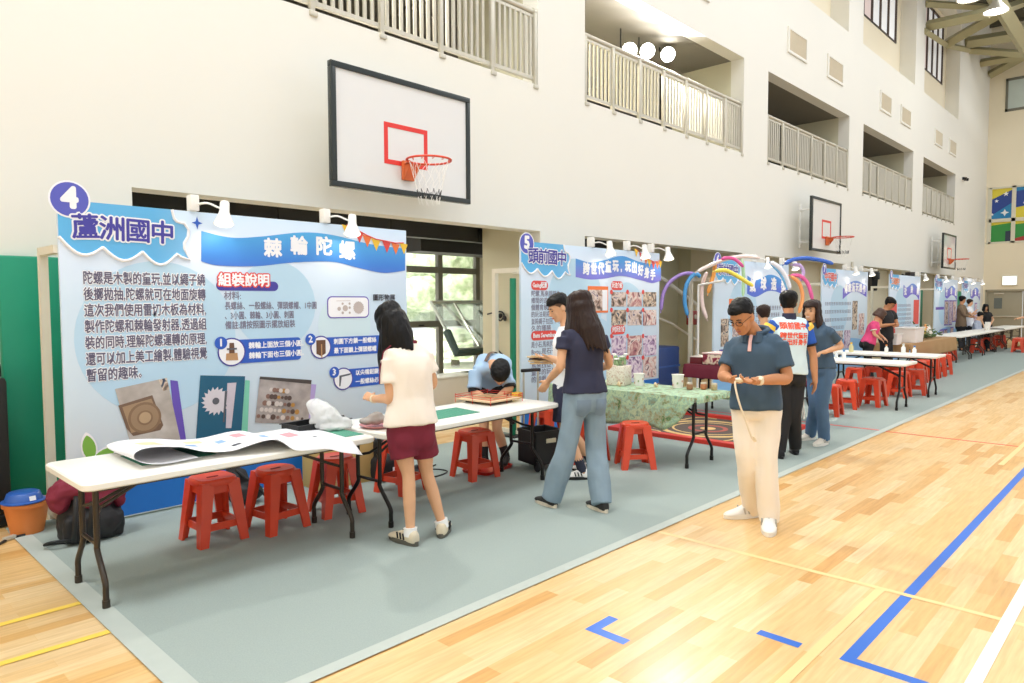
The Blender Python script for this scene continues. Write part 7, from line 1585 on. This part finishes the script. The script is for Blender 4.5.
# person at the right edge, only a forearm reaches into view
J = dict(head=(1033, 300, 0.0), neck=(1033, 306, 0), shR=(1028.5, 309.5, 0.05), shL=(1037.5, 309.5, -0.05), elR=(1025, 317, -0.1), wrR=(1017.5, 318.5, -0.2), elL=(1039, 318, -0.1), wrL=(1034, 322, -0.25), pelvis=(1033, 326, 0), knR=(1031.5, 339, 0), knL=(1035, 339, 0), heelR=(1031, 352.5), heelL=(1035.5, 352.5), face=cdir(-0.8, -0.5, -0.3), hdR=cdir(-1, -0.2, -0.1))
standing('person at the right edge of the photo, only the reaching forearm in view', 23.6, J, mat('grey_shirt', '#aab2c2', 0.85), M_black, M_hair, None, 1.0, False, vox=0.016)
# ================================================================== LIGHT, CAMERA
W = bpy.data.worlds.new('World'); SC.world = W; W.use_nodes = True
bg = W.node_tree.nodes['Background']; bg.inputs['Color'].default_value = rgb('#f8fbff'); bg.inputs['Strength'].default_value = 1.15
def area(name, loc, target, size, power, col='#f8fbff', sy=None):
    l = bpy.data.lights.new(name, 'AREA'); l.energy = power; l.color = rgb(col)[:3]; l.size = size
    if sy: l.shape = 'RECTANGLE'; l.size_y = sy
    o = bpy.data.objects.new(name, l); COL.objects.link(o); o.location = loc
    o.rotation_euler = (V(target)-V(loc)).to_track_quat('-Z', 'Y').to_euler(); return o
for i, (x, y) in enumerate(((-3, 5), (0, -1.5), (6, -1.5), (12, -1.5), (18, -1.5), (24, -1.5), (31, -1.5), (-3, 3), (3, 3), (9, 3), (15, 3), (21, 3), (28, 3), (36, 3))):  # left end given an extra unseen lamp and more power to brighten the floor
    area('ceiling_lamp_light', (x, y, 12.2), (x, y+0.4, 0), 2.5, 420 if x < 0 else 260 if x < 5 else 205 if x < 16 else 190)
for x, z in ((11.35, 6.4), (11.97, 6.55), (12.72, 6.65)):
    area('floodlight_light', (x, 7.5, z), (x-4.5, 2, 0), 0.25, 190, "#fff9f0")
area('strip_light_light', (5.6, 9.0, 2.80), (5.6, 9.0, 0), 2.2, 60, '#fffaf0', 0.1)
area('balcony_row_light', (5.0, 7.35, 6.6), (4.5, 2, 0), 0.3, 260, '#fff9f0')
sun = bpy.data.lights.new('sun', 'SUN'); sun.energy = 14.0; sun.angle = 0.02; sun.color = rgb('#fffaf0')[:3]
so_ = bpy.data.objects.new('sun', sun); COL.objects.link(so_); so_.location = (20, 30, 30); so_.rotation_euler = (V((0, 0, 0))-V((-0.7, 0.12, 0.7))).to_track_quat('-Z', 'Y').to_euler()
cam = bpy.data.cameras.new('camera'); cam.sensor_width = 36; cam.lens = FPX/1024*36; cam.clip_end = 300; cam.clip_start = 0.05
co = bpy.data.objects.new('camera', cam); COL.objects.link(co); co.location = CAM
R3 = Matrix((CR, CU, -CF)).transposed(); co.rotation_euler = R3.to_euler()
SC.camera = co
SC.view_settings.view_transform = 'Standard'; SC.view_settings.look = 'None'; SC.view_settings.gamma = 1; SC.view_settings.use_curve_mapping = False
SC.view_settings.exposure = -0.13
SC.cycles.use_denoising = True
SC.cycles.max_bounces = 8; SC.cycles.diffuse_bounces = 4; SC.cycles.sample_clamp_indirect = 6
